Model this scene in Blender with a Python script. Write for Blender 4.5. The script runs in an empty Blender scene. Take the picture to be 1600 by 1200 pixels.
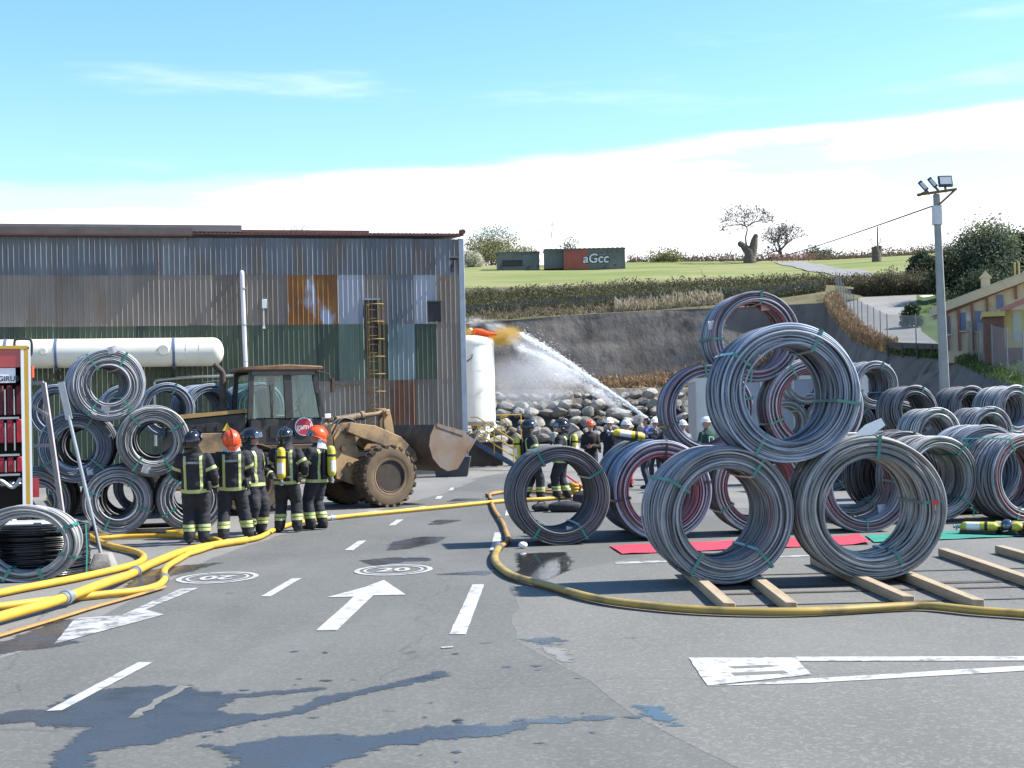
import bpy, bmesh, math, random
import numpy as np
from mathutils import Vector, Matrix
from mathutils.bvhtree import BVHTree
R = math.radians
PI = math.pi
random.seed(7)
SC = bpy.context.scene
COL = SC.collection

# ------------------------------------------------------------------ camera
F = 2200.0
CAMH = 1.95
cam_data = bpy.data.cameras.new('camera')
cam_data.sensor_width = 36.0
cam_data.lens = 36.0 * F / 1600.0
cam_data.clip_start = 0.1
cam_data.clip_end = 6000
cam = bpy.data.objects.new('camera', cam_data)
COL.objects.link(cam)
CM = Matrix.Rotation(R(90) + math.atan(48 / F), 3, 'X') @ Matrix.Rotation(R(-1.3), 3, 'Z')
cam.location = (0, 0, CAMH)
cam.rotation_euler = CM.to_euler()
SC.camera = cam

# ------------------------------------------------------------------ light
SUN = Vector((0.95, 0.135, 1.0)).normalized()
SUN_EL = math.asin(SUN.z)
SUN_ROT = math.atan2(SUN.x, SUN.y)
world = bpy.data.worlds.new('World')
SC.world = world
world.use_nodes = True
sun_data = bpy.data.lights.new('sun', 'SUN')
sun_data.energy = 4.9
sun_data.angle = R(0.53)
sun_data.color = (1.0, 0.95, 0.87)
sun = bpy.data.objects.new('sun', sun_data)
sun.rotation_euler = SUN.to_track_quat('Z', 'Y').to_euler()
sun.location = (30, 15, 40)
COL.objects.link(sun)
SC.view_settings.view_transform = 'Standard'
SC.view_settings.look = 'None'
SC.view_settings.gamma = 1.0
SC.view_settings.use_curve_mapping = False
SC.view_settings.exposure = 1.1
SC.cycles.use_denoising = True
SC.cycles.max_bounces = 8
SC.cycles.transparent_max_bounces = 12
SC.cycles.volume_bounces = 1
SC.cycles.volume_max_steps = 96


def build_world():
    nt = world.node_tree
    N, L = nt.nodes, nt.links
    bg = N['Background']
    sky = N.new('ShaderNodeTexSky')
    sky.sky_type = 'NISHITA'
    sky.sun_disc = False
    sky.sun_elevation = SUN_EL
    sky.sun_rotation = SUN_ROT
    sky.altitude = 50
    sky.air_density = 1.0
    sky.dust_density = 0.3
    sky.ozone_density = 1.0
    bg.inputs['Strength'].default_value = 0.14

    def m(op, a, b=None, c=None):
        n = N.new('ShaderNodeMath')
        n.operation = op
        for i, v in enumerate((a, b, c)):
            if v is None:
                continue
            if isinstance(v, (int, float)):
                n.inputs[i].default_value = v
            else:
                L.new(v, n.inputs[i])
        return n.outputs[0]
    tc = N.new('ShaderNodeTexCoord')
    sp = N.new('ShaderNodeSeparateXYZ')
    L.new(tc.outputs['Generated'], sp.inputs[0])
    az = m('ARCTAN2', sp.outputs[0], sp.outputs[1])
    el = m('ARCSINE', sp.outputs[2])
    cb = N.new('ShaderNodeCombineXYZ')
    L.new(m('MULTIPLY', az, 2.2), cb.inputs[0])
    L.new(m('MULTIPLY', el, 14.0), cb.inputs[1])
    nz = N.new('ShaderNodeTexNoise')
    nz.inputs['Scale'].default_value = 1.7
    nz.inputs['Detail'].default_value = 7
    nz.inputs['Roughness'].default_value = 0.55
    L.new(cb.outputs[0], nz.inputs['Vector'])
    n1 = m('SUBTRACT', nz.outputs[0], 0.5)
    # a long bank of white cloud low over the land, its upper edge undulating round the horizon
    wav = m('MULTIPLY', m('SINE', m('MULTIPLY', m('ADD', az, 0.02), 3.0)), 0.024)
    edge = m('ADD', m('ADD', wav, 0.180), m('MULTIPLY', n1, 0.035))
    top = N.new('ShaderNodeMapRange')
    top.interpolation_type = 'SMOOTHSTEP'
    L.new(m('SUBTRACT', edge, el), top.inputs[0])
    top.inputs[1].default_value = -0.004
    top.inputs[2].default_value = 0.008
    # ragged openings in the lower part of the bank
    nz2 = N.new('ShaderNodeTexNoise')
    nz2.inputs['Scale'].default_value = 1.35
    nz2.inputs['Detail'].default_value = 6
    cb2 = N.new('ShaderNodeCombineXYZ')
    L.new(m('MULTIPLY', az, 2.6), cb2.inputs[0])
    L.new(m('MULTIPLY', el, 16.0), cb2.inputs[1])
    cb2.inputs[2].default_value = 3.7
    L.new(cb2.outputs[0], nz2.inputs['Vector'])
    hole = N.new('ShaderNodeMapRange')
    hole.interpolation_type = 'SMOOTHSTEP'
    L.new(nz2.outputs[0], hole.inputs[0])
    hole.inputs[1].default_value = 0.50
    hole.inputs[2].default_value = 0.60
    bank = m('MULTIPLY', top.outputs[0], m('SUBTRACT', 1.0, m('MULTIPLY', hole.outputs[0], 0.75)))
    # thin high wisps
    cb3 = N.new('ShaderNodeCombineXYZ')
    L.new(m('ADD', m('MULTIPLY', az, 3.0), m('MULTIPLY', el, 2.0)), cb3.inputs[0])
    L.new(m('MULTIPLY', el, 24.0), cb3.inputs[1])
    cb3.inputs[2].default_value = 9.1
    nz3 = N.new('ShaderNodeTexNoise')
    nz3.inputs['Scale'].default_value = 1.0
    nz3.inputs['Detail'].default_value = 8
    nz3.inputs['Roughness'].default_value = 0.6
    L.new(cb3.outputs[0], nz3.inputs['Vector'])
    wi = N.new('ShaderNodeMapRange')
    wi.interpolation_type = 'SMOOTHSTEP'
    L.new(nz3.outputs[0], wi.inputs[0])
    wi.inputs[1].default_value = 0.55
    wi.inputs[2].default_value = 0.78
    wi.inputs[4].default_value = 0.35
    cl = m('MAXIMUM', bank, wi.outputs[0])
    mix = N.new('ShaderNodeMix')
    mix.data_type = 'RGBA'
    L.new(cl, mix.inputs[0])
    L.new(sky.outputs[0], mix.inputs[6])
    hsv = N.new('ShaderNodeHueSaturation')
    hsv.inputs['Saturation'].default_value = 1.25
    hsv.inputs['Hue'].default_value = 0.498
    hsv.inputs['Value'].default_value = 0.92
    L.new(sky.outputs[0], hsv.inputs['Color'])
    L.new(hsv.outputs[0], mix.inputs[6])
    mix.inputs[7].default_value = (5.2, 5.3, 5.5, 1)
    L.new(mix.outputs[2], bg.inputs[0])


build_world()


# ------------------------------------------------------------------ helpers
def ray(px, py):
    return CM @ Vector(((px - 800) / F, -(py - 600) / F, -1.0))


def at(px, py, D):
    """point of the place D metres ahead that is seen at that spot of the photograph"""
    d = ray(px, py)
    return Vector((0, 0, CAMH)) + d * (D / d.y)


def gnd(px, py, z=0.0):
    d = ray(px, py)
    return Vector((0, 0, CAMH)) + d * ((z - CAMH) / d.z)


def tag(o, label=None, cat=None, group=None, kind=None):
    if label:
        o['label'] = label
    if cat:
        o['category'] = cat
    if group:
        o['group'] = group
    if kind:
        o['kind'] = kind
    return o


def thing(name, label, cat, loc=(0, 0, 0), rz=0.0, group=None):
    o = bpy.data.objects.new(name, None)
    o.empty_display_size = 0.2
    o.location = loc
    o.rotation_euler = (0, 0, rz)
    COL.objects.link(o)
    return tag(o, label, cat, group)


def link(name, me, mat=None, parent=None, loc=None, rot=None):
    o = bpy.data.objects.new(name, me)
    COL.objects.link(o)
    if mat is not None:
        if len(me.materials) == 0:
            me.materials.append(mat)
        elif me.materials[0] != mat:
            o.material_slots[0].link = 'OBJECT'
            o.material_slots[0].material = mat
    if parent is not None:
        o.parent = parent
    if loc is not None:
        o.location = loc
    if rot is not None:
        o.rotation_euler = rot
    return o


class MB:
    """collects boxes, bars, tubes and lathed shapes into one mesh"""

    def __init__(s):
        s.v, s.f, s.m = [], [], []

    def add(s, vs, fs, mi=0):
        b = len(s.v)
        s.v += [tuple(v) for v in vs]
        s.f += [tuple(b + i for i in f) for f in fs]
        s.m += [mi] * len(fs)
        return s

    def box(s, c, size, rot=None, mi=0):
        hx, hy, hz = size[0] / 2, size[1] / 2, size[2] / 2
        vs = [Vector((x, y, z)) for x in (-hx, hx) for y in (-hy, hy) for z in (-hz, hz)]
        if rot is not None:
            vs = [rot @ v for v in vs]
        c = Vector(c)
        return s.add([v + c for v in vs], [(0, 1, 3, 2), (4, 6, 7, 5), (0, 4, 5, 1), (2, 3, 7, 6), (0, 2, 6, 4), (1, 5, 7, 3)], mi)

    def bar(s, a, b, w, h, up=(0, 0, 1), mi=0):
        a, b = Vector(a), Vector(b)
        d = (b - a)
        ln = d.length
        d.normalize()
        up = Vector(up)
        if abs(d.dot(up)) > 0.99:
            up = Vector((0, 1, 0))
        x = d.cross(up).normalized()
        z = x.cross(d)
        rot = Matrix((x, d, z)).transposed()
        return s.box((a + b) / 2, (w, ln, h), rot, mi)

    def tube(s, pts, r, n=8, closed=False, cap=True, mi=0, flat=None):
        pts = [Vector(p) for p in pts]
        k = len(pts)
        rs = r if isinstance(r, (list, tuple)) else [r] * k
        vs = []
        prev = None
        for i, p in enumerate(pts):
            if closed:
                t = pts[(i + 1) % k] - pts[i - 1]
            else:
                t = pts[min(i + 1, k - 1)] - pts[max(i - 1, 0)]
            if t.length < 1e-9:
                t = Vector((0, 0, 1))
            t.normalize()
            if prev is None:
                a = Vector((0, 0, 1)) if abs(t.z) < 0.9 else Vector((1, 0, 0))
                x = t.cross(a).normalized()
            else:
                x = (prev - t * prev.dot(t))
                x = x.normalized() if x.length > 1e-6 else t.orthogonal().normalized()
            prev = x
            y = t.cross(x)
            for j in range(n):
                an = 2 * PI * j / n
                vs.append(p + (x * math.cos(an) + y * math.sin(an) * (flat or 1.0)) * rs[i])
        fs = []
        for i in range(k if closed else k - 1):
            i2 = (i + 1) % k
            for j in range(n):
                j2 = (j + 1) % n
                fs.append((i * n + j, i * n + j2, i2 * n + j2, i2 * n + j))
        if cap and not closed:
            fs.append(tuple(reversed(range(n))))
            fs.append(tuple((k - 1) * n + j for j in range(n)))
        return s.add(vs, fs, mi)

    def cyl(s, a, b, r, n=12, r2=None, mi=0):
        return s.tube([a, b], [r, r if r2 is None else r2], n, mi=mi)

    def lathe(s, prof, n=24, origin=(0, 0, 0), axis='Z', mi=0, closed_prof=False):
        """prof: list of (radius, height)"""
        o = Vector(origin)
        vs = []
        for (r, h) in prof:
            for j in range(n):
                a = 2 * PI * j / n
                if axis == 'Z':
                    p = Vector((r * math.cos(a), r * math.sin(a), h))
                elif axis == 'Y':
                    p = Vector((r * math.cos(a), h, r * math.sin(a)))
                else:
                    p = Vector((h, r * math.cos(a), r * math.sin(a)))
                vs.append(p + o)
        k = len(prof)
        fs = []
        for i in range(k if closed_prof else k - 1):
            i2 = (i + 1) % k
            for j in range(n):
                j2 = (j + 1) % n
                fs.append((i * n + j, i * n + j2, i2 * n + j2, i2 * n + j))
        if not closed_prof:
            if prof[0][0] > 1e-5:
                fs.append(tuple(reversed(range(n))))
            if prof[-1][0] > 1e-5:
                fs.append(tuple((k - 1) * n + j for j in range(n)))
        return s.add(vs, fs, mi)

    def prism(s, poly, d, mi=0):
        """poly: list of 3-D points of a flat outline, d: extrusion vector"""
        d = Vector(d)
        n = len(poly)
        vs = [Vector(p) for p in poly] + [Vector(p) + d for p in poly]
        fs = [tuple(reversed(range(n))), tuple(range(n, 2 * n))]
        fs += [(i, (i + 1) % n, n + (i + 1) % n, n + i) for i in range(n)]
        return s.add(vs, fs, mi)

    def ball(s, c, r, n=10, k=7, mi=0):
        c = Vector(c)
        rr = r if isinstance(r, (tuple, list)) else (r, r, r)
        vs, fs = [], []
        for i in range(k + 1):
            t = PI * i / k
            for j in range(n):
                a = 2 * PI * j / n
                vs.append(c + Vector((rr[0] * math.sin(t) * math.cos(a), rr[1] * math.sin(t) * math.sin(a), rr[2] * math.cos(t))))
        for i in range(k):
            for j in range(n):
                j2 = (j + 1) % n
                fs.append((i * n + j, (i + 1) * n + j, (i + 1) * n + j2, i * n + j2))
        return s.add(vs, fs, mi)

    def mesh(s, name, mats=None, smooth=None, fix=True, bevel=0.0):
        me = bpy.data.meshes.new(name)
        me.from_pydata(s.v, [], s.f)
        if any(s.m):
            me.polygons.foreach_set('material_index', s.m)
        bm = bmesh.new()
        bm.from_mesh(me)
        bmesh.ops.remove_doubles(bm, verts=bm.verts, dist=1e-5)
        if fix:
            bmesh.ops.recalc_face_normals(bm, faces=bm.faces)
        if bevel > 0:
            es = [e for e in bm.edges if len(e.link_faces) == 2 and e.calc_face_angle(0) > 0.6]
            bmesh.ops.bevel(bm, geom=es, offset=bevel, segments=1, affect='EDGES', clamp_overlap=True)
        bm.to_mesh(me)
        bm.free()
        if smooth is not None:
            me.polygons.foreach_set('use_smooth', [True] * len(me.polygons))
            me.set_sharp_from_angle(angle=R(smooth))
        for m in (mats or []):
            me.materials.append(m)
        return me

    def build(s, name, mat, parent=None, loc=None, rot=None, smooth=40, fix=True, bevel=0.0):
        ms = mat if isinstance(mat, (list, tuple)) else [mat]
        return link(name, s.mesh(name, ms, smooth, fix, bevel), None, parent, loc, rot)


def spline(pts, n=8):
    """Catmull-Rom through the points"""
    P = [Vector(p) for p in pts]
    out = []
    for i in range(len(P) - 1):
        p0, p1, p2, p3 = P[max(i - 1, 0)], P[i], P[i + 1], P[min(i + 2, len(P) - 1)]
        for k in range(n):
            t = k / n
            out.append(0.5 * ((2 * p1) + (p2 - p0) * t + (2 * p0 - 5 * p1 + 4 * p2 - p3) * t * t + (3 * p1 - p0 - 3 * p2 + p3) * t ** 3))
    out.append(P[-1])
    return out


# ------------------------------------------------------------------ materials
MATS = {}


def mat(name, c1, c2=None, scale=4.0, rough=0.6, metal=0.0, bump=0.0, bscale=None, c3=None, s3=1.0, t3=(0.55, 0.65),
        stretch=(1, 1, 1), lo=0.35, hi=0.65, detail=5, rough2=None, spec=0.5, bdist=0.02, coat=0.0, trans=0.0, alpha=None, obj_rand=0.0, sub=0.0):
    """noise-mixed principled material: c1/c2 by one noise, patches of c3 by another, bump"""
    if name in MATS:
        return MATS[name]
    ma = bpy.data.materials.new(name)
    MATS[name] = ma
    ma.use_nodes = True
    nt = ma.node_tree
    N, L = nt.nodes, nt.links
    b = N['Principled BSDF']
    b.inputs['Roughness'].default_value = rough
    b.inputs['Metallic'].default_value = metal
    b.inputs['Specular IOR Level'].default_value = spec
    if coat:
        b.inputs['Coat Weight'].default_value = coat
    if trans:
        b.inputs['Transmission Weight'].default_value = trans
    if alpha is not None:
        b.inputs['Alpha'].default_value = alpha
    c4 = lambda c: (c[0], c[1], c[2], 1)
    b.inputs['Base Color'].default_value = c4(c1)
    tc = N.new('ShaderNodeTexCoord')
    mp = N.new('ShaderNodeMapping')
    mp.inputs['Scale'].default_value = stretch
    L.new(tc.outputs['Object'], mp.inputs[0])
    vec = mp.outputs[0]
    if obj_rand:
        oi = N.new('ShaderNodeObjectInfo')
        ad = N.new('ShaderNodeVectorMath')
        ad.operation = 'MULTIPLY_ADD'
        cx = N.new('ShaderNodeCombineXYZ')
        for i in range(3):
            L.new(oi.outputs['Random'], cx.inputs[i])
        L.new(cx.outputs[0], ad.inputs[0])
        ad.inputs[1].default_value = (37, 51, 23)
        L.new(vec, ad.inputs[2])
        vec = ad.outputs[0]
    col = None

    def noise(sc, det=detail, rg=0.55):
        n = N.new('ShaderNodeTexNoise')
        n.inputs['Scale'].default_value = sc
        n.inputs['Detail'].default_value = det
        n.inputs['Roughness'].default_value = rg
        L.new(vec, n.inputs['Vector'])
        return n.outputs[0]

    def ramp(f, a, bb):
        r = N.new('ShaderNodeMapRange')
        r.inputs[1].default_value = a
        r.inputs[2].default_value = bb
        L.new(f, r.inputs[0])
        return r.outputs[0]

    def mix(f, a, bb):
        x = N.new('ShaderNodeMix')
        x.data_type = 'RGBA'
        L.new(f, x.inputs[0])
        for v, k in ((a, 6), (bb, 7)):
            if isinstance(v, tuple):
                x.inputs[k].default_value = c4(v)
            else:
                L.new(v, x.inputs[k])
        return x.outputs[2]
    cur = c1
    if c2 is not None:
        f = ramp(noise(scale), lo, hi)
        cur = mix(f, c1, c2)
        if rough2 is not None:
            r = N.new('ShaderNodeMapRange')
            r.inputs[3].default_value = rough
            r.inputs[4].default_value = rough2
            L.new(f, r.inputs[0])
            L.new(r.outputs[0], b.inputs['Roughness'])
    if c3 is not None:
        cur = mix(ramp(noise(s3, 6, 0.6), t3[0], t3[1]), cur, c3)
    if obj_rand:
        hs = N.new('ShaderNodeHueSaturation')
        r = N.new('ShaderNodeMapRange')
        r.inputs[3].default_value = 1 - obj_rand
        r.inputs[4].default_value = 1 + obj_rand
        L.new(oi.outputs['Random'], r.inputs[0])
        L.new(r.outputs[0], hs.inputs['Value'])
        if isinstance(cur, tuple):
            hs.inputs['Color'].default_value = c4(cur)
        else:
            L.new(cur, hs.inputs['Color'])
        cur = hs.outputs[0]
    if not isinstance(cur, tuple):
        L.new(cur, b.inputs['Base Color'])
    if bump:
        bn = N.new('ShaderNodeBump')
        bn.inputs['Strength'].default_value = bump
        bn.inputs['Distance'].default_value = bdist
        L.new(noise(bscale or scale * 4, 6, 0.6), bn.inputs['Height'])
        L.new(bn.outputs[0], b.inputs['Normal'])
    return ma


def leaf_mat(name, c1, c2, rough=0.6, tr=0.35):
    """foliage: diffuse with some light coming through, tone varies from leaf clump to leaf clump"""
    if name in MATS:
        return MATS[name]
    ma = mat(name, c1, c2, scale=1.3, rough=rough, spec=0.25)
    nt = ma.node_tree
    N, L = nt.nodes, nt.links
    b = N['Principled BSDF']
    t = N.new('ShaderNodeBsdfTranslucent')
    L.new(b.inputs['Base Color'].links[0].from_socket, t.inputs[0])
    mx = N.new('ShaderNodeMixShader')
    mx.inputs[0].default_value = tr
    L.new(b.outputs[0], mx.inputs[1])
    L.new(t.outputs[0], mx.inputs[2])
    L.new(mx.outputs[0], N['Material Output'].inputs[0])
    return ma


def text_mesh(body, size, name, depth=0.002, mat_=None, font_bold=0.0, shear=0.0):
    cu = bpy.data.curves.new(name, 'FONT')
    cu.body = body
    cu.size = size
    cu.align_x = 'CENTER'
    cu.align_y = 'CENTER'
    cu.extrude = depth
    cu.offset = font_bold
    cu.shear = shear
    o = bpy.data.objects.new(name, cu)
    COL.objects.link(o)
    dg = bpy.context.evaluated_depsgraph_get()
    me = bpy.data.meshes.new_from_object(o.evaluated_get(dg))
    bpy.data.objects.remove(o)
    me.materials.clear()
    if mat_:
        me.materials.append(mat_)
    return me


# ------------------------------------------------------------------ ground
def asphalt_mat(name, base, tone, speck, crack=0.32, warm=None):
    ma = mat(name, base, tone, scale=0.5, rough=0.85, spec=0.3, stretch=(1, .4, 1), c3=warm, s3=0.45, t3=(0.5, 0.75), bump=0.35, bscale=55, bdist=0.006)
    nt = ma.node_tree
    N, L = nt.nodes, nt.links
    b = N['Principled BSDF']
    src = b.inputs['Base Color'].links[0].from_socket
    tc = N.new('ShaderNodeTexCoord')
    # stone chips
    vo = N.new('ShaderNodeTexVoronoi')
    vo.inputs['Scale'].default_value = 42
    L.new(tc.outputs['Object'], vo.inputs['Vector'])
    sp = N.new('ShaderNodeSeparateColor')
    L.new(vo.outputs['Color'], sp.inputs[0])
    mr = N.new('ShaderNodeMapRange')
    mr.inputs[1].default_value = 0.62
    mr.inputs[2].default_value = 1.0
    mr.inputs[4].default_value = 0.36
    L.new(sp.outputs[0], mr.inputs[0])
    mx = N.new('ShaderNodeMix')
    mx.data_type = 'RGBA'
    L.new(mr.outputs[0], mx.inputs[0])
    L.new(src, mx.inputs[6])
    mx.inputs[7].default_value = (*speck, 1)
    # dark hairline cracks
    nz = N.new('ShaderNodeTexNoise')
    nz.inputs['Scale'].default_value = 0.9
    nz.inputs['Detail'].default_value = 6
    L.new(tc.outputs['Object'], nz.inputs['Vector'])
    vm = N.new('ShaderNodeVectorMath')
    vm.operation = 'MULTIPLY_ADD'
    L.new(nz.outputs['Color'], vm.inputs[0])
    vm.inputs[1].default_value = (1.1, 1.1, 0)
    L.new(tc.outputs['Object'], vm.inputs[2])
    ve = N.new('ShaderNodeTexVoronoi')
    ve.feature = 'DISTANCE_TO_EDGE'
    ve.inputs['Scale'].default_value = 0.16
    L.new(vm.outputs[0], ve.inputs['Vector'])
    cr = N.new('ShaderNodeMapRange')
    cr.inputs[1].default_value = 0.0
    cr.inputs[2].default_value = 0.0022
    cr.inputs[3].default_value = crack
    cr.inputs[4].default_value = 0.0
    L.new(ve.outputs['Distance'], cr.inputs[0])
    m2 = N.new('ShaderNodeMix')
    m2.data_type = 'RGBA'
    L.new(cr.outputs[0], m2.inputs[0])
    L.new(mx.outputs[2], m2.inputs[6])
    m2.inputs[7].default_value = (0.02, 0.02, 0.02, 1)
    # drips and oil spots
    n3 = N.new('ShaderNodeTexNoise')
    n3.inputs['Scale'].default_value = 2.6
    n3.inputs['Detail'].default_value = 3
    L.new(tc.outputs['Object'], n3.inputs['Vector'])
    r3 = N.new('ShaderNodeMapRange')
    r3.inputs[1].default_value = 0.70
    r3.inputs[2].default_value = 0.74
    r3.inputs[4].default_value = 0.55
    L.new(n3.outputs[0], r3.inputs[0])
    m3 = N.new('ShaderNodeMix')
    m3.data_type = 'RGBA'
    L.new(r3.outputs[0], m3.inputs[0])
    L.new(m2.outputs[2], m3.inputs[6])
    m3.inputs[7].default_value = (0.04, 0.042, 0.045, 1)
    L.new(m3.outputs[2], b.inputs['Base Color'])
    return ma


M_ASPH = asphalt_mat('asphalt', (0.098, 0.099, 0.092), (0.125, 0.126, 0.118), (0.21, 0.21, 0.20), warm=(0.082, 0.083, 0.08))
M_LOT = asphalt_mat('lot_asphalt', (0.118, 0.118, 0.109), (0.148, 0.147, 0.136), (0.27, 0.26, 0.24), crack=0.35)
M_CONC = asphalt_mat('yard_concrete', (0.15, 0.147, 0.138), (0.195, 0.19, 0.178), (0.25, 0.245, 0.23), crack=0.5, warm=(0.12, 0.117, 0.11))


def sheet(name, pts, z, m, label=None, cat='ground', kind='structure', jag=0.0, step=0.25, parent=None):
    """flat sheet on the ground from a list of xy points"""
    P = [Vector((p[0], p[1])) for p in pts]
    if jag:
        Q = []
        for i in range(len(P)):
            a, b = P[i], P[(i + 1) % len(P)]
            k = max(1, min(14, int((b - a).length / step)))
            nn = Vector((-(b - a).y, (b - a).x)).normalized() if (b - a).length > 1e-6 else Vector((0, 0))
            for j in range(k):
                q = a.lerp(b, j / k)
                Q.append(q + nn * random.gauss(0, jag) + (b - a).normalized() * random.gauss(0, jag * 0.4))
        P = Q
    me = bpy.data.meshes.new(name)
    me.from_pydata([(p.x, p.y, z) for p in P], [], [tuple(range(len(P)))])
    bm = bmesh.new()
    bm.from_mesh(me)
    for f in bm.faces:
        if f.normal.z < 0:
            f.normal_flip()
    bmesh.ops.triangulate(bm, faces=bm.faces, ngon_method='EAR_CLIP')
    bm.to_mesh(me)
    bm.free()
    o = link(name, me, m, parent)
    if label:
        tag(o, label, cat, None, kind)
    return o


def psheet(name, px, z, m, label=None, cat='ground', jag=0.0, step=0.25):
    return sheet(name, [gnd(x, y)[:2] for x, y in px], z, m, label, cat, jag=jag, step=step)


sheet('ground', [(-400, -60), (400, -60), (400, 560), (-400, 560)], 0.0, M_ASPH, 'grey worn asphalt yard with cracks and oil spots', 'ground')
psheet('concrete_apron', [(-900, 1260), (-300, 1110), (0, 1030), (120, 985), (262, 908), (330, 872), (430, 838), (560, 805), (690, 772), (745, 750), (560, 738), (200, 752), (-900, 790)], 0.0014, M_CONC,
       'pale concrete apron along the corrugated shed under the hoses', 'pavement', jag=0.03, step=0.6)
psheet('parking_lot', [(807, 905), (806, 1002), (880, 1042), (1000, 1118), (1150, 1195), (1400, 1330), (2600, 1330), (2300, 830), (1500, 800), (1150, 838), (960, 878)], 0.0012, M_LOT,
       'lighter stony asphalt of the storage lot under the stacked coils', 'pavement', jag=0.02, step=0.5)
psheet('far_yard', [(700, 757), (790, 738), (870, 757), (960, 785), (1300, 800), (1800, 790), (1900, 688), (1300, 684), (700, 694)], 0.003, M_CONC,
       'pale concrete yard at the foot of the boulder wall', 'pavement', jag=0.05, step=0.8)

# --- paint
M_PAINT = mat('road_paint', (0.42, 0.43, 0.42), (0.35, 0.36, 0.355), scale=9, rough=0.7, c3=(0.16, 0.16, 0.16), s3=5, t3=(0.54, 0.68))
M_WORN = mat('worn_paint', (0.40, 0.40, 0.39), (0.30, 0.30, 0.295), scale=6, rough=0.75, c3=(0.15, 0.15, 0.148), s3=5, t3=(0.48, 0.58))
M_STALL = mat('stall_paint', (0.44, 0.44, 0.42), (0.35, 0.35, 0.34), scale=6, rough=0.75, c3=(0.18, 0.18, 0.175), s3=8, t3=(0.52, 0.64))
for i, q in enumerate([
        [(738, 914), (757, 913), (728, 992), (702, 992)],
        [(560, 845.6), (572.5, 845), (551.6, 860.3), (538.4, 860.3)],
        [(456, 904.5), (471, 904), (423, 932.5), (408, 932.5)],
        [(215.6, 1036), (239, 1035.6), (97, 1111), (73, 1112)],
        [(620, 812.5), (630.6, 812), (617, 821), (607, 821.5)],
        [(655.6, 792), (665.6, 791), (660, 797), (651.5, 797.5)],
        [(683, 775.6), (692, 775), (689, 779.7), (680, 780)],
        [(704.7, 762.5), (709, 762), (708, 766), (700.6, 766.5)],
        [(773, 832.5), (784, 832.5), (779.7, 860.6), (765.6, 860.6)],
        [(792, 793), (800, 793), (797, 806), (789, 806)]]):
    o = psheet('lane_dash', q, 0.0065, M_PAINT, 'white painted lane dash on the asphalt road', 'road marking', jag=0.002, step=0.12)
    tag(o, group='lane dashes on the road')
psheet('lane_arrow', [(600, 907), (634, 930), (582.8, 931), (526.6, 985.6), (493.8, 986), (553, 933), (511, 934), (570, 918)], 0.0065, M_PAINT,
       'white lane arrow pointing away beside the painted circle', 'road marking', jag=0.002, step=0.15)
psheet('lane_arrow', [(85, 1007), (117, 967), (190, 962), (283, 920), (311, 919), (228, 953), (256, 961)], 0.0065, M_WORN,
       'worn white lane arrow pointing towards the wet patch beside the hoses', 'road marking', jag=0.003, step=0.15)
psheet('lane_arrow', [(566, 803), (612, 799), (578, 797)], 0.0065, M_WORN, 'small faded arrow head painted near the loader wheel', 'road marking')
psheet('lane_arrow', [(712, 789), (752, 787), (737, 783.5)], 0.0065, M_WORN, 'small faded arrow head beside the long straight hose', 'road marking')
psheet('worn_line', [(277, 1073), (296, 1073), (212, 1124), (196, 1124)], 0.0065, M_LOT, 'thin dry worn painted line crossing the large wet patch', 'road marking', jag=0.02, step=0.1)


def circle_mark(c, flip, label):
    m = MB()
    n = 48
    for ro, ri in ((0.50, 0.435), (0.385, 0.35)):
        vs, fs = [], []
        for j in range(n):
            a = 2 * PI * j / n
            for r in (ro, ri):
                vs.append((r * math.cos(a) * 1.0, r * math.sin(a) * 1.25, 0))
        fs = [(2 * j, 2 * ((j + 1) % n), 2 * ((j + 1) % n) + 1, 2 * j + 1) for j in range(n)]
        m.add(vs, fs)
    o = m.build('speed_circle', M_PAINT, None, (c.x, c.y, 0.0065), (0, 0, PI if flip else 0), smooth=None, fix=False)
    for p in o.data.polygons:
        pass
    tag(o, label, 'road marking', None, 'structure')
    t = link('painted_digits', text_mesh('20', 0.42, 'digits', 0.0, M_PAINT, 0.012), None, o, (0, 0, 0.001))
    t.scale = (1.0, 1.35, 1)
    return o


circle_mark(gnd(615, 891), False, 'white speed limit circle painted above the clean lane arrow')
circle_mark(gnd(340, 903), True, 'white speed limit circle painted beside the hose coupling')
psheet('stall_marking', [(1076, 1028.6), (1243, 1028.6), (1268, 1055), (1105, 1072.5)], 0.0065, M_STALL, 'broad white painted block at the head of the parking bay', 'road marking', jag=0.003, step=0.12)
for q in ([(1136, 1043), (1204, 1040), (1211, 1043), (1148, 1046)], [(1142, 1053), (1225, 1049), (1232, 1053), (1150, 1057)]):
    psheet('stall_gap', q, 0.0085, M_LOT, 'dark unpainted bar inside the white parking block', 'road marking', jag=0.006, step=0.1)
psheet('stall_line', [(1243, 1027.5), (1950, 1026), (1950, 1033), (1248, 1034)], 0.007, M_STALL, 'upper white parking line leading off the painted block', 'road marking', jag=0.003, step=0.2)
psheet('stall_line', [(1105, 1073), (1268, 1061), (1950, 1020), (1950, 1029), (1270, 1068)], 0.0055, M_STALL, 'lower slanting white parking line leading off the painted block', 'road marking', jag=0.003, step=0.2)
psheet('stall_line', [(960, 879), (1340, 865), (1342, 867), (962, 882)], 0.0065, M_WORN, 'faint white bay line beside the red carpet', 'road marking', jag=0.002, step=0.2)
psheet('paint_chip', [(688, 1012), (709, 1010), (708, 1013), (692, 1014)], 0.0065, M_WORN, 'small worn fleck of old paint below the long lane dash', 'road marking', jag=0.003, step=0.05)

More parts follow.
